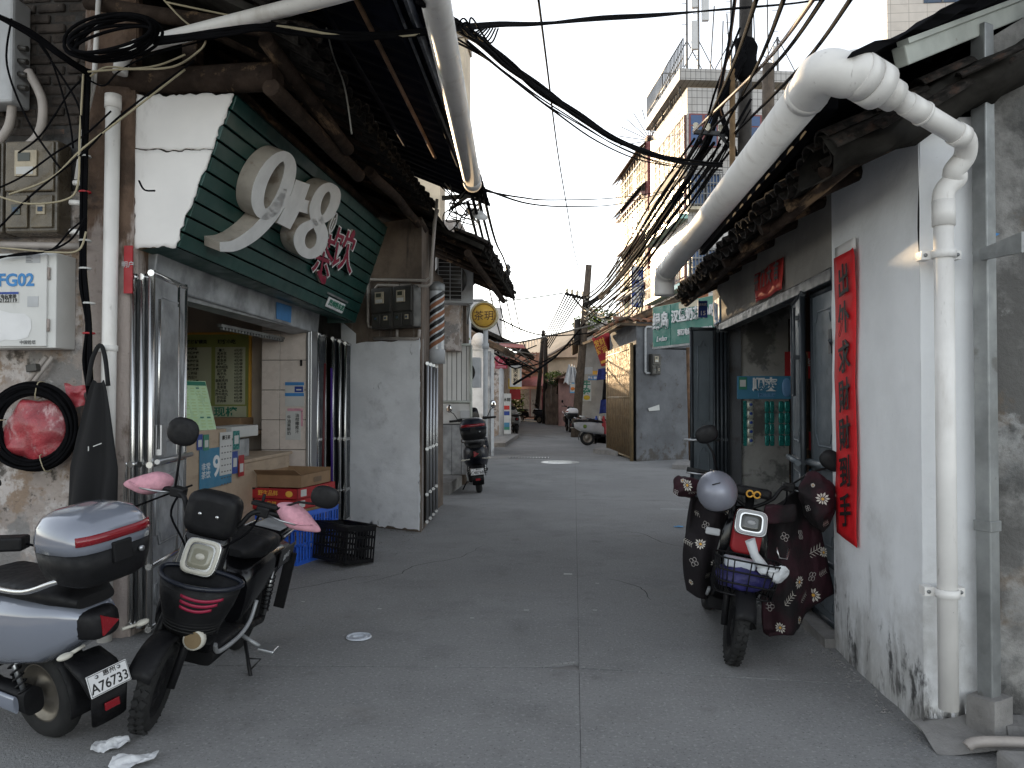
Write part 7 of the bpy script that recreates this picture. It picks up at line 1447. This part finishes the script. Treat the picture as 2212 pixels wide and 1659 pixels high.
def scooter(name, lab, loc, th, lean, body='grey_paint', dark='black_plastic', box=('grey_paint', 'black_plastic'), num=None, mirrors=True, scale=1.0, group=None, detail=True, seat='black_plastic', glass='mirror_glass'):
    t = thing(name, lab, 'scooter', loc, th, lean, group, scale)
    wheel(t, (0, 0, .225), .225, .10, 'tyre_rim'); wheel(t, (1.25, 0, .225), .225, .09, 'tyre_rim')
    P(MB().loft([ring(-.47, .03, .60, .65), ring(-.42, .10, .56, .70), ring(-.33, .145, .50, .735), ring(-.2, .175, .43, .74), ring(0, .19, .39, .735), ring(.2, .185, .36, .72), ring(.36, .165, .34, .68), ring(.50, .13, .32, .56)]), 'body', body, t)
    P(MB().loft([ring(-.44, .09, .70, .75), ring(-.3, .145, .71, .80), ring(-.05, .16, .72, .81), ring(.1, .15, .72, .79), ring(.3, .155, .70, .79), ring(.46, .11, .68, .75), ring(.5, .05, .69, .72)]), 'seat', seat, t)
    P(MB().loft([ring(.42, .16, .26, .34), ring(.7, .17, .25, .31), ring(.95, .16, .26, .33)]), 'footboard', dark, t)
    P(MB().loft([ring(.90, .15, .28, .36, dx=.05), ring(.98, .20, .34, .60, dx=.05), ring(1.00, .22, .50, .80, dx=.02), ring(.96, .17, .74, .98, dx=-.02), ring(.93, .10, .92, 1.04)]), 'front_shield', body, t)
    P(MB().tube([(1.25, .07, .225), (1.10, .07, .55)], .024, 8).tube([(1.25, -.07, .225), (1.10, -.07, .55)], .024, 8), 'fork', 'steel_dull', t)
    P(MB().grid(lambda s, u: V(1.25 + .27 * math.cos(R(20 + 130 * s)), (u - .5) * .14, .235 + .27 * math.sin(R(20 + 130 * s)) - .03 * abs(u - .5)), 14, 4), 'front_fender', body, t, solid=.006)
    P(MB().loft([ring(.90, .08, .98, 1.06), ring(.97, .13, .95, 1.10), ring(1.05, .11, .93, 1.09), ring(1.10, .05, .96, 1.06)]), 'head_cowl', dark, t)
    P(MB().ell((1.10, 0, 1.01), (.03, .085, .05)), 'headlight', 'lens', t)
    P(MB().grid(lambda s, u: V(0 + .27 * math.cos(R(75 + 120 * s)), (u - .5) * .13, .23 + .27 * math.sin(R(75 + 120 * s))), 14, 4), 'rear_fender', dark, t, solid=.008)
    P(MB().loft([ring(-.06, .045, .17, .29, y=.10), ring(.2, .04, .20, .30, y=.11), ring(.45, .05, .24, .36, y=.10)]), 'swing_arm', dark, t)
    P(MB().loft([ring(-.02, .012, .19, .27, y=.158, e=.9), ring(.22, .014, .21, .29, y=.162, e=.9)]), 'swing_arm_cover', 'grey_paint' if body == 'grey_paint' else 'steel_dull', t)
    if detail:
        for s in (-1, 1): shock(t, (-.04, s * .12, .25), (.08, s * .13, .56))
    bars(t, .93, 1.03, .33)
    for s in (-1, 1): grip(t, s, .88, 1.09, .33)
    if mirrors:
        for s in (-1, 1): mirror(t, V(.91, s * .24, 1.10), V(.88, s * .36, 1.30), .045, .065, -.2 * s, glass)
    # tail light, rack, plate
    P(MB().loft([ring(-.50, .03, .575, .665), ring(-.475, .075, .555, .685), ring(-.40, .10, .55, .69)]), 'tail_panel', dark, t)
    tl = P(MB().lathe([(0, 0), (.05, 0), (.055, -.012)], 3, Matrix.Translation((-.511, 0, .62)) @ Matrix.Rotation(-math.pi / 2, 4, 'Y') @ Matrix.Rotation(math.pi / 6, 4, 'Z'), False), 'tail_light', 'red_lens', t)
    P(MB().tube(smooth([V(.0, .17, .78), V(-.25, .19, .80), V(-.45, .16, .86), V(-.52, .0, .87), V(-.45, -.16, .86), V(-.25, -.19, .80), V(.0, -.17, .78)], 5), .012, 8), 'grab_rail', 'steel_bright', t)
    for s in (-1, 1): P(MB().tube([(-.46, s * .09, .55), (-.47, s * .16, .545)], .008, 6).ell((-.475, s * .185, .545), (.02, .035, .014)), 'turn_signal', 'lens_ring', t)
    if num:
        P(MB().loft([ring(-.30, .09, .42, .46), ring(-.40, .095, .36, .42), ring(-.46, .09, .28, .34), ring(-.44, .085, .16, .20)]), 'mud_flap', dark, t)
        m = frame((-.465, 0, .36), (0, -1, 0), (.28, 0, 1)); plate(t, m, num)
        P(MB().box((-.47, 0, .245), (.01, .07, .035)), 'reflector', 'red_lens', t, .003)
    if box: topbox(t, (-.47, 0, .83), .185, .195, .32, *box)
    P(MB().tube([(.35, .12, .25), (.33, .26, .02)], .010, 6), 'side_stand', 'black_plastic', t)
    return t
gs_ = scooter('grey_scooter', 'silver grey scooter with a big grey top box, cut off at the left edge', (-2.47, 3.5, 0), 2.75, .13, num='A76733')
P(MB().ell((.06, .193, .56), (.03, .006, .04)), 'orange_sticker', 'orange', gs_)
solo('battery_charger', MB().b2((-.22, -.06, 0), (.0, .06, .07), Matrix.Translation((-2.78, 3.72, .83)) @ Matrix.Rotation(.3, 4, 'Z')), M['black_plastic'], 'black battery charger lying on the grey scooter seat', 'charger', bevel=.012)
solo('charger_lead', MB().tube(smooth([V(-2.79, 3.72, .86), V(-2.66, 3.74, .84), V(-2.55, 3.8, .90), V(-2.4, 4.0, 1.0), V(-2.1, 4.1, 1.12)], 6), .006, 6), M['cable'], 'thin black charger lead running behind the grey top box', 'cable')
fsct = scooter('black_parked_scooter', 'black scooter with a dark top box parked with its rear to the camera, left', (-1.60, 13.0, 0), 1.70, .10, 'navy_plastic', 'black_plastic', ('navy_plastic', 'black_plastic'), 'C48768', scale=1.12)
P(MB().box((.95, .12, 1.22), (.02, .07, .12)), 'phone_holder', 'black_plastic', fsct, .01)
P(MB().loft([ring(1.0, .12, .95, 1.20), ring(1.02, .10, 1.1, 1.28)]), 'wind_screen', 'black_gloss', fsct)
for nm, lab, loc, th, body, bxm in (('white_grey_scooter', 'grey and white scooter parked beside the lattice gate, right', (.45, 26.2, 0), .15, 'white_dull', ('white_paint', 'black_plastic')), ('dark_scooter', 'dark scooter half hidden behind the white grey scooter, right', (.75, 27.6, 0), .3, 'black_gloss', None), ('front_facing_scooter', 'black scooter facing the camera beside the leaning pole', (-.35, 37.6, 0), -1.45, 'black_gloss', None), ('left_far_scooter', 'grey scooter with its tail to the camera down the left side', (-2.55, 34.2, 0), 1.75, 'white_dull', None), ('distant_motorbike', 'black motorbike parked at the far bend, left', (-3.6, 52.0, 0), .3, 'black_gloss', None), ('bend_motorbike', 'dark motorbike in front of the far poles', (-2.2, 49.0, 0), -.6, 'navy_plastic', None)):
    scooter(nm, lab, loc, th, .05, body, 'black_plastic', bxm, None, True, 1.1, None, False, 'black_plastic', None)
wsc = bpy.data.objects['white_grey_scooter']; P(MB().ell((-.1, -.185, .58), (.06, .01, .06)), 'green_emblem', 'leaf_light', wsc)
for k, (u, mt_, lab) in enumerate(((1288, 'blue_sign', 'blue traffic cone beside the parked scooters'), (1296, 'paper', 'white traffic cone beside the parked scooters'), (1304, 'red', 'red traffic cone beside the parked scooters'))):
    c = at(u, 905, y=27.2); t = thing('traffic_cone', lab, 'cone', (c.x, 27.2, .35), group='cones by the scooters'); P(MB().lathe([(.03, .62), (.15, 0)], 14), 'cone', mt_, t); P(MB().b2((-.2, -.2, -.35), (.2, .2, 0)), 'foot', 'stone', t)

def ebike(name, lab, loc, th, lean, steer=.0):
    t = thing(name, lab, 'electric bike', loc, th, lean)
    wheel(t, (0, 0, .215), .215, .085, 'black_plastic'); wheel(t, (1.2, 0, .215), .215, .085, 'black_plastic', steer, True)
    for s in (-1, 1): P(MB().tube([(1.2, s * .075, .215), (1.12, s * .075, .45), (1.03, s * .07, .66)], [.02, .022, .026], 10), 'fork', 'black_plastic', t); P(MB().tube([(1.155, s * .078, .34), (1.11, s * .078, .46)], .016, 8), 'fork_tube', 'gate_gold', t)
    P(MB().grid(lambda s, u: V(1.2 + .255 * math.cos(R(25 + 130 * s)), (u - .5) * .12, .22 + .255 * math.sin(R(25 + 130 * s)) - .03 * abs(u - .5)), 14, 4), 'front_fender', 'black_plastic', t, solid=.006)
    P(MB().tube([(1.04, 0, .60), (.92, 0, 1.0)], .032, 10), 'steering_column', 'black_plastic', t)
    P(MB().loft([ring(.92, .14, .30, .36), ring(.98, .17, .38, .60), ring(.99, .15, .55, .80), ring(.95, .12, .74, .92)]), 'front_shield', 'black_gloss', t)
    P(MB().tube(smooth([V(1.0, 0, .55), V(.9, 0, .32), V(.6, 0, .25), V(.4, 0, .30), V(.15, 0, .45), V(0, 0, .55)], 5), .04, 10), 'frame_tube', 'black_plastic', t)
    P(MB().loft([ring(.40, .14, .22, .31, e=.35), ring(.88, .14, .22, .31, e=.35)]), 'footboard', 'black_plastic', t); 
    for s in (-1, 1): P(MB().tube(smooth([V(.92, s * .15, .36), V(.85, s * .155, .30), V(.55, s * .155, .285), V(.40, s * .155, .33), V(.34, s * .15, .44)], 5), .012, 8), 'side_rail', 'steel_dull', t)
    P(MB().loft([ring(-.32, .11, .56, .66), ring(-.15, .13, .50, .68), ring(.1, .14, .42, .70), ring(.36, .13, .32, .68), ring(.44, .11, .30, .6)]), 'seat_body', 'black_gloss', t)
    P(MB().loft([ring(.04, .10, .70, .76), ring(.08, .14, .69, .80), ring(.22, .16, .69, .83), ring(.38, .15, .69, .82), ring(.48, .10, .70, .78), ring(.51, .05, .71, .75)]), 'seat', 'black_plastic', t)
    P(MB().loft([ring(-.36, .11, .74, .78, e=.3), ring(.03, .13, .72, .78, e=.3)]), 'rear_rack', 'black_gloss', t)
    for s in (-1, 1): P(MB().tube([(-.36, s * .125, .775), (.03, s * .14, .765)], .007, 6), 'rack_trim', 'steel_bright', t); shock(t, (.0, s * .12, .25), (.06, s * .13, .55)); P(MB().box((-.12, s * .145, .62), (.30, .01, .12)), 'side_panel', 'black_gloss', t, .01)
    P(MB().grid(lambda s, u: V(.26 * math.cos(R(70 + 130 * s)), (u - .5) * .14, .22 + .27 * math.sin(R(70 + 130 * s))), 14, 4), 'rear_fender', 'black_plastic', t, solid=.006)
    P(MB().b2((-.30, .10, .22), (-.28, .17, .60)), 'mud_flap', 'black_plastic', t)
    P(MB().tube([(0, .11, .215), (.45, .11, .27)], .025, 8).tube([(0, -.11, .215), (.45, -.11, .27)], .025, 8), 'swing_arm', 'black_plastic', t)
    pd = P(MB().tube([(.45, .14, .26), (.45, .26, .22)], .012, 6), 'pedal_arm', 'steel_dull', t); P(MB().box((.45, .31, .22), (.11, .10, .022)), 'pedal', 'steel', pd, .008)
    P(MB().tube([(.42, .16, .22), (.48, .24, .09), (.50, .29, .0)], .012, 6).tube([(.46, .20, .14), (.40, .27, .13), (.47, .24, .08)], .006, 5).ell((.505, .30, -.002), (.03, .025, .018)), 'side_stand', 'black_plastic', t)
    bars(t, .93, 1.02, .36)
    for s in (-1, 1): grip(t, s, .88, 1.08, .36); P(MB().tube(smooth([V(.92, s * .22, 1.07), V(1.0, s * .2, .98), V(1.03, s * .08, .85), V(1.02, s * .04, .7)], 5), .006, 5), 'brake_cable', 'cable', t)
    return t
def pillow(par, c, r, name, mt, m=None, amp=.012):
    mb = MB(); mm = (Matrix.Translation(c) @ m) if m else Matrix.Translation(c)
    def fn(s, t_):
        a = math.pi * (t_ - .5); b = 2 * math.pi * s; q = V(r[0] * math.cos(a) * math.copysign(abs(math.cos(b)) ** .7, math.cos(b)), r[1] * math.sin(a), r[2] * math.cos(a) * math.copysign(abs(math.sin(b)) ** .8, math.sin(b)))
        f_ = q.y / r[1]; k = 1 - .42 * max(0, f_ + .2); q = V(q.x * k, q.y * 1.1, q.z * k + (-.035 * f_ if name == 'hand_muff' else 0)); return q + noise.noise_vector(q * 14 + Vector(c)) * amp * (.6 if name == 'hand_muff' else 1)
    mb.grid(fn, 26, 18, True, mm); return P(mb, name, mt, par)
def lamp_sq(par, c, w, h, m, ringm='lens_ring', lensm='lens', bez='steel_bright'):
    mm = Matrix.Translation(c) @ m      # local z = forward
    def sq(k, z): return [V(w * k * math.copysign(abs(math.cos(a)) ** .45, math.cos(a)), h * k * math.copysign(abs(math.sin(a)) ** .45, math.sin(a)), z) for a in [2 * math.pi * i / 28 for i in range(28)]]
    o = P(MB().loft([sq(.7, -.06), sq(1.0, -.01), sq(1.02, .012), sq(.96, .02)], m=mm), 'headlight', bez, par); P(MB().loft([sq(.94, .012), sq(.94, .024), sq(.74, .026), sq(.72, .016)], m=mm), 'light_ring', ringm, o)
    P(MB().loft([sq(.72, .010), sq(.70, .019), sq(.4, .024)], m=mm), 'lens', lensm, o); P(MB().ell((0, 0, .02), (w * .28, h * .2, .012), 14, 6, mm), 'bulb', ringm, o)
FWD = frame((0, 0, 0), (0, 1, 0), (0, 0, 1))     # sheet facing +x
TILT = Matrix.Rotation(-.25, 4, 'Y')
# ---- black bike on the left
bb = ebike('black_electric_bike', 'black electric bike with pink hand muffs facing the camera, left', (-2.16, 4.80, 0), -1.50, .23, .12)
P(MB().loft([[V(1.05 + .0 + (z - .72) * -.2, y, z) for y, z in ((-w, z0), (w, z0), (w, z1), (-w, z1))] for w, z0, z1 in ((.11, .60, .92),)] + [[V(.98 + (z - .72) * -.2, y, z) for y, z in ((-w, z0), (w, z0), (w, z1), (-w, z1))] for w, z0, z1 in ((.13, .56, .95),)], True), 'head_panel', 'black_gloss', bb, .03)
lamp_sq(bb, (1.075, .03, .83), .092, .092, TILT @ FWD)
dsh = P(MB().loft([[V(x, y * k, 1.03 + z * k) for y, z in [(.135 * math.copysign(abs(math.cos(a)) ** .5, math.cos(a)), .115 * math.copysign(abs(math.sin(a)) ** .5, math.sin(a))) for a in [2 * math.pi * i / 24 for i in range(24)]]] for x, k in ((.90, .8), (.93, 1), (1.0, 1), (1.025, .9), (1.03, .6))]), 'instrument_cover', 'black_plastic', bb)
for s in (-1, 1): P(MB().lathe([(0, 0), (.011, 0), (.008, .008), (0, .008)], 10, Matrix.Translation((1.03, s * .045, 1.03)) @ Matrix.Rotation(math.pi / 2, 4, 'Y')), 'screw', 'steel_bright', dsh)
for s in (-1, 1): pillow(bb, (.87, s * .41, 1.085), (.075, .115, .062), 'hand_muff', 'pink_cloth', Matrix.Diagonal((1, 1 if s > 0 else -1, 1, 1))); P(MB().tube([(.945, s * .36, 1.075), (.935, s * .44, 1.07), (.90, s * .50, 1.075)], .005, 5), 'muff_piping', 'pink_cloth', bb)
mirror(bb, V(.91, -.25, 1.10), V(.93, -.27, 1.40), .085, .075, 0, None); mirror(bb, V(.91, .27, 1.10), V(.91, .53, 1.235), .075, .06, .1, None)
P(MB().b2((.86, .16, 1.11), (.92, .30, 1.13)).b2((.87, .20, 1.13), (.885, .215, 1.17)), 'phone_clamp', 'black_plastic', bb, .004)
# basket
def bsk(z, k, n=28):
    out = []
    for i in range(n):
        a = 2 * math.pi * i / n; x = math.cos(a); y = math.sin(a); out.append(V(1.11 + (.16 if x > 0 else .04) * k * x, .07 + .20 * k * y, z + .05 - .02 * x))
    return out
bo_ = P(MB().loft([bsk(.45, .62), bsk(.50, .72), bsk(.60, .90), bsk(.70, 1.0)], False), 'basket', 'black_plastic', bb, solid=.008)
P(MB().tube(bsk(.705, 1.02), .012, 6, closed=True), 'basket_rim', 'navy_plastic', bo_); P(MB().loft([bsk(.45, .60), bsk(.452, .3)], False), 'basket_floor', 'black_plastic', bo_)
for k in range(13): z = .47 + k * .0165; kk = .66 + (z - .45) / .25 * .36; P(MB().tube(bsk(z, kk + .005), .0035, 4, closed=True), 'weave', 'rubber', bo_)
for k in range(3):
    z = .665 - k * .028; em = MB()
    def rf_(s, t_, z=z): kk = .66 + (z - .45) / .25 * .36 + .035; a = R(-8 + (60 - 6 * k) * s) ; return V(1.11 + .16 * kk * math.cos(a), .07 + .20 * kk * math.sin(a), z + .05 - .02 * math.cos(a) - .014 * t_ - .012 * math.sin(s * 3.1))
    em.grid(rf_, 12, 1); P(em, 'red_stripe', 'letter_red', bo_, solid=.003)
P(MB().lathe([(0, .01), (.05, .01), (.055, -.02), (.04, -.05)], 18, Matrix.Translation((1.20, .13, .47)) @ Matrix.Rotation(math.pi / 2, 4, 'Y')), 'spot_lamp', 'lens_ring', bb); P(MB().lathe([(0, .014), (.042, .012)], 18, Matrix.Translation((1.20, .13, .47)) @ Matrix.Rotation(math.pi / 2, 4, 'Y')), 'spot_lens', 'gate_gold', bb)
P(MB().lathe([(0, 0), (.02, 0), (.02, .06), (0, .06)], 12, Matrix.Translation((1.2, -.16, .215)) @ Matrix.Rotation(math.pi / 2, 4, 'X')), 'axle_cap', 'red', bb)
text('BING', .05, M['white_dull'], bb, frame((-.10, .152, .62), (-1, 0, .15), (0, 0, 1)), .001, .02, local=True, shear=.2)
P(MB().grid(lambda s, u: V(-.34 + .3 * s, -.09 + .18 * u, .782), 2, 2), 'rack_print', 'steel_dull', bb)
# ---- covered bike on the right
rbk = ebike('covered_electric_bike', 'red fronted electric bike wrapped in flowered covers facing the camera, right', (1.0, 5.98, 0), -1.62, .17)
P(MB().loft([ring(1.03, .095, .62, .92, e=.35), ring(1.075, .088, .64, .90, e=.35)]), 'head_panel', 'red', rbk, .01)
lamp_sq(rbk, (1.10, 0, .84), .098, .08, TILT @ FWD, 'white_dull', 'lens_dark')
P(MB().box((.96, 0, 1.02), (.10, .24, .06)), 'dashboard', 'black_plastic', rbk, .02)
for s in (-.02, .025): P(MB().tube([V(1.02, s + .02 * math.cos(a), 1.01 + .02 * math.sin(a)) for a in [i * .6 for i in range(11)]], .006, 5), 'charge_port', 'gold', rbk)
P(MB().box((1.06, -.21, .74), (.02, .09, .045)), 'signal_lamp', 'white_dull', rbk, .01); P(MB().tube([V(1.08, .18, .72), V(1.10, .20, .66), V(1.08, .25, .66), V(1.06, .26, .72)], .007, 6), 'hook', 'steel_bright', rbk)
mirror(rbk, V(.91, -.22, 1.10), V(.92, -.33, 1.33), .075, .058, .1, None, .5); mirror(rbk, V(.91, .24, 1.10), V(.92, .46, 1.30), .078, .062, -.1, None, -.4)
bw = MB()
def bkr(z, k): return [V(1.22 + .11 * k * math.copysign(abs(math.cos(a)) ** .5, math.cos(a)), .185 * k * math.copysign(abs(math.sin(a)) ** .5, math.sin(a)), z) for a in [2 * math.pi * i / 24 for i in range(24)]]
for z, k in ((.64, 1.05), (.57, .99), (.50, .93), (.43, .87)): bw.tube(bkr(z, k), .006, 5, closed=True)
for i in range(24): bw.tube([bkr(.64, 1.05)[i], bkr(.43, .87)[i], ], .004, 4)
for i in range(5): bw.tube([V(1.13, -.16 + .08 * i, .43), V(1.31, -.16 + .08 * i, .43)], .004, 4)
P(bw, 'basket', 'black_plastic', rbk)
pillow(rbk, (1.22, 0, .52), (.10, .165, .085), 'basket_lining', 'bag_purple', None, .02)
def Lp(o, p): return o.matrix_basis @ Vector(p)
mw = Matrix.Translation((1.0, 5.98, 0)) @ Matrix.Rotation(-1.62, 4, 'Z') @ Matrix.Rotation(-.17, 4, 'X')
solo('clear_container', MB().loft([[mw @ V(1.22 + .055 * sx, -.05 + .09 * sy, z) for sx, sy in ((-1, -1), (1, -1), (1, 1), (-1, 1))] for z in (.58, .635)]), M['bag_clear'], 'clear plastic food container in the right bike basket', 'container', bevel=.012)
hk = MB()
def bagw(s, t_):
    a = math.pi * (t_ - .5); b = 2 * math.pi * s; q = V(1.29 + .04 * math.cos(a) * math.cos(b), .14 + .085 * math.sin(a), .60 + .045 * math.cos(a) * math.sin(b)); q = mw @ q; return q + noise.noise_vector(q * 16) * .03 + noise.noise_vector(q * 38) * .014
hk.grid(bagw, 34, 24); wbg = solo('white_plastic_bag', hk, M['bag_white'], 'knotted white plastic bag lying on the right bike basket', 'plastic bag')
MB().tube([mw @ V(1.29, .07, .62), mw @ V(1.27, .02, .68), mw @ V(1.27, -.02, .76)], [.03, .022, .034], 9).jit(.012, 22).build('bag_knot', M['bag_white'], wbg)
# flowered covers
cvr = thing('flowered_cover', 'dark flowered quilted wind cover draped over the right bike', 'bike cover', (1.0, 4.95, .1))
def flower(par, fn, s, t_, r, kind, off=.006):
    q = fn(s, t_); du = (fn(min(s + .02, 1), t_) - q).normalized(); n = du.cross(fn(s, min(t_ + .02, 1)) - q).normalized()
    if n.dot(EYE - q) < 0: n = -n
    dv = n.cross(du); c = q + n * off; mb = MB(); ph = rnd.uniform(0, 6)
    if kind == 0:
        for k in range(11):
            a = ph + 2 * math.pi * k / 11; rr = r * rnd.uniform(.8, 1.05); d1 = du * math.cos(a) + dv * math.sin(a); d2 = dv * math.cos(a) - du * math.sin(a)
            mb.add([c + d1 * rr * .22, c + d1 * rr * .7 + d2 * rr * .15, c + d1 * rr, c + d1 * rr * .7 - d2 * rr * .15], [(0, 1, 2, 3)])
        o = mb.build('daisy', M['petal'], par); MB().add([c + n * .001 + (du * math.cos(a) + dv * math.sin(a)) * r * .22 for a in [k * math.pi / 4 for k in range(8)]], [tuple(range(8))]).build('daisy_eye', M['gold'], o)
    elif kind == 1:
        for k in range(5):
            for sg_ in (-1, 1): p = c + du * r * (-1 + .45 * k); mb.add([p, p + (du * .25 + dv * sg_ * .5) * r * .8 + du * r * .10, p + (du * .55 + dv * sg_ * .62) * r * .9, p + (du * .42 + dv * sg_ * .3) * r * .5], [(0, 1, 2, 3)])
        mb.add([c - du * r, c + du * r * 1.1, c + du * r * 1.1 + dv * r * .06, c - du * r + dv * r * .06], [(0, 1, 2, 3)]); mb.build('fern_print', M['petal'], par)
    else:
        for k in range(4):
            a = ph + math.pi / 2 * k; mb.tube([c + du * r * .5 * math.cos(a) + dv * r * .5 * math.sin(a) + (du * math.cos(b) + dv * math.sin(b)) * r * .36 for b in [i * 1.05 for i in range(6)]], r * .06, 4, closed=True)
        mb.build('clover_print', M['petal_dim'], par)
def capron(s, t_):      # right-hand apron, hanging from the bar to near the ground
    x = 1.155 + (.49 - .08 * (1 - t_)) * s + .05 * t_ ; z = 1.0 - .20 * (1 - s) ** 2 - (1.0 - .24 + .30 * (1 - s) ** 1.4) * t_ * .90 + .0
    y = 5.02 - .20 * t_ * (1 - s) * .6 + .04 * math.sin(s * 10 + t_ * 2) - .18 * math.sin(t_ * 3.0) * (1 - abs(2 * s - 1)) * .5 + .25 * s
    q = V(x, y, max(z, .13)); return q + V(0, 1, 0) * (noise.noise(V(x * 9, z * 3, 0)) * .045 + noise.noise(V(x * 24, z * 8, 1)) * .014)
def cleft(s, t_):       # left-hand apron
    x = .78 - .07 * math.sin(t_ * 2.6) + .28 * s; z = .96 - .62 * t_ - .05 * math.sin(s * 3)
    return V(x, 5.15 - .10 * math.sin(t_ * 3) + .04 * math.sin(s * 9 + t_ * 3) + noise.noise(V(x * 9, z * 4, 2)) * .05 + noise.noise(V(x * 26, z * 9, 2)) * .014, z)
MB().grid(capron, 30, 34).build('right_apron', M['quilt_wine'], cvr, solid=.02); MB().grid(cleft, 22, 24).build('left_apron', M['quilt'], cvr, solid=.02)
fl = [(.16, .42, .045, 0), (.46, .62, .055, 0), (.72, .90, .06, 0), (.20, .80, .045, 0), (.95, .60, .045, 0), (.62, .34, .035, 2), (.70, .72, .035, 2), (.36, .24, .03, 2), (.80, .55, .05, 1), (.30, .66, .04, 1), (.52, .80, .035, 1), (.90, .30, .04, 1), (.10, .60, .03, 2), (.44, .93, .035, 0), (.86, .76, .03, 1), (.55, .16, .035, 1)]
for s, t_, r, k in fl: flower(cvr, capron, s, t_, r * (.85 if k == 0 else 1.15), k, .016)
for s, t_, r, k in [(.30, .42, .05, 0), (.85, .12, .05, 0), (.45, .72, .035, 1), (.22, .60, .035, 2), (.15, .85, .03, 0), (.72, .62, .05, 0), (.18, .16, .03, 1), (.62, .88, .04, 0), (.40, .22, .03, 2), (.08, .45, .03, 1)]: flower(cvr, cleft, s, t_, r * (.8 if k == 0 else 1.1), k, .016)
for c, r, mt_, nm in ((V(1.66 - .12, 5.02, .95), V(.115, .09, .17), 'quilt_wine', 'hand_cover'), (V(.745, 5.10, 1.02), V(.10, .08, .07), 'quilt_wine', 'hand_cover')):
    def mf(s, t_, c=c, r=r): a = math.pi * (t_ - .5); b = 2 * math.pi * s; q = V(c.x + r.x * math.cos(a) * math.cos(b), c.y + r.y * math.cos(a) * math.sin(b), c.z + r.z * math.sin(a)); return q + noise.noise_vector(q * 7) * .045 + noise.noise_vector(q * 19) * .018
    MB().grid(mf, 40, 26).build(nm, M[mt_], cvr)
    for s, t_, rr, k in ((.72, .55, .055, 0), (.80, .30, .045, 1), (.66, .72, .02, 0), (.60, .4, .03, 2), (.88, .6, .03, 1)): flower(cvr, mf, s, t_, rr * .8, k, .012)
MB().grid(lambda s, t_: (lambda q: q + noise.noise_vector(q * 12) * .03)(V(1.20 + .18 * s, 4.93 + .05 * s, .93 - .10 * t_)), 10, 6).build('bunched_cloth', M['quilt_wine'], cvr, solid=.02)
# helmet hanging on the bar
hl = thing('grey_helmet', 'silver grey helmet hanging on the right bike handlebar', 'helmet', at(1548, 1120, y=4.86)); hc = at(1549, 1062, y=4.86)
def hel(s, t_):
    a = R(-42) + (math.pi / 2 + R(42)) * t_; b = 2 * math.pi * s; return hc + V(.118 * math.cos(a) * math.cos(b), .13 * math.cos(a) * math.sin(b), .125 * math.sin(a))
HR = Matrix.Translation(hc) @ Matrix.Rotation(R(-14), 4, 'Y') @ Matrix.Rotation(R(18), 4, 'X') @ Matrix.Translation(-hc)
MB().grid(hel, 32, 18, True, HR).build('shell', M['silver_helmet'], hl, solid=.008)
MB().tube([HR @ (hel(s / 32, 0)) for s in range(32)], .010, 6, closed=True).build('rim', M['black_plastic'], hl)
MB().grid(lambda s, t_: hc + (hel(s, t_) - hc) * .93 - V(0, 0, .008), 24, 10, True, HR).build('lining', M['black_plastic'], hl); MB().box((0, 0, 0), (.05, .004, .006), HR @ Matrix.Translation(hc + V(-.01, -.09, .098)) @ Matrix.Rotation(-.6, 4, 'X')).build('vent', M['black_plastic'], hl)
MB().tube([HR @ (hc + V(.08, 0, -.07)), hc + V(.10, .02, -.16), HR @ (hc + V(-.06, .05, -.09))], .006, 5).build('strap', M['black_plastic'], hl)
rt_ = at(1537, 1290, y=5.9); solo('red_charm', MB().add([rt_ + V(0, 0, .1), rt_ + V(.045, 0, .02), rt_ + V(0.0, 0, -.09), rt_ + V(-.04, 0, .03)], [(0, 1, 2, 3)]), M['red'], 'red diamond charm hanging at the covered bike rear', 'charm', solid=.01)

# ------------------------------------------------------------------ grit and cracks
gt = MB()
def pebble(x, y, r): gt.add([V(x - r, y, 0.001), V(x + r, y - r * .5, .001), V(x + r * .3, y + r, .001), V(x, y, r * .9)], [(0, 1, 3), (1, 2, 3), (2, 0, 3)])
for _ in range(420): pebble(WX - abs(rnd.gauss(0, .09)) - .02, rnd.uniform(3.7, 9), rnd.uniform(.003, .010))
for _ in range(350): pebble(rnd.uniform(-2.9, -1.8), rnd.uniform(5.2, 9.3), rnd.uniform(.003, .009))
for _ in range(500): pebble(rnd.uniform(-2.5, 1.5), rnd.uniform(3.2, 11), rnd.uniform(.002, .006))
for _ in range(120): q = PA.lerp(PB, rnd.random()) + PN * (.04 + abs(rnd.gauss(0, .06))); pebble(q.x, q.y, rnd.uniform(.004, .011))
solo('street_grit', gt, M['stone'], 'fine grit and crumbs scattered over the street concrete', 'grit', kind='stuff')
ck_ = MB()
for pts in ([(-1.9, 6.5), (-1.6, 6.9), (-1.5, 7.3), (-1.15, 7.7), (-1.0, 8.3)], [(.5, 9.4), (.8, 9.2), (1.0, 8.6), (1.3, 8.4)], [(-2.75, 5.9), (-2.3, 6.35), (-1.95, 6.75), (-1.75, 6.85)], [(.3, 6.9), (.55, 6.6), (.6, 6.2)]):
    q = smooth([V(x, y, 0) for x, y in pts], 7); q = [p + noise.noise_vector(p * 9) * .03 for p in q]; n = len(q); L = []
    for i, p in enumerate(q):
        d = (q[min(i + 1, n - 1)] - q[max(i - 1, 0)]).normalized(); w_ = .0035 * math.sin(math.pi * (i + .5) / n) + .0008; L += [V(p.x - d.y * w_, p.y + d.x * w_, .0012), V(p.x + d.y * w_, p.y - d.x * w_, .0012)]
    ck_.add(L, [(2 * i, 2 * i + 1, 2 * i + 3, 2 * i + 2) for i in range(n - 1)])
ck_.build('crack', M['joint'], st)
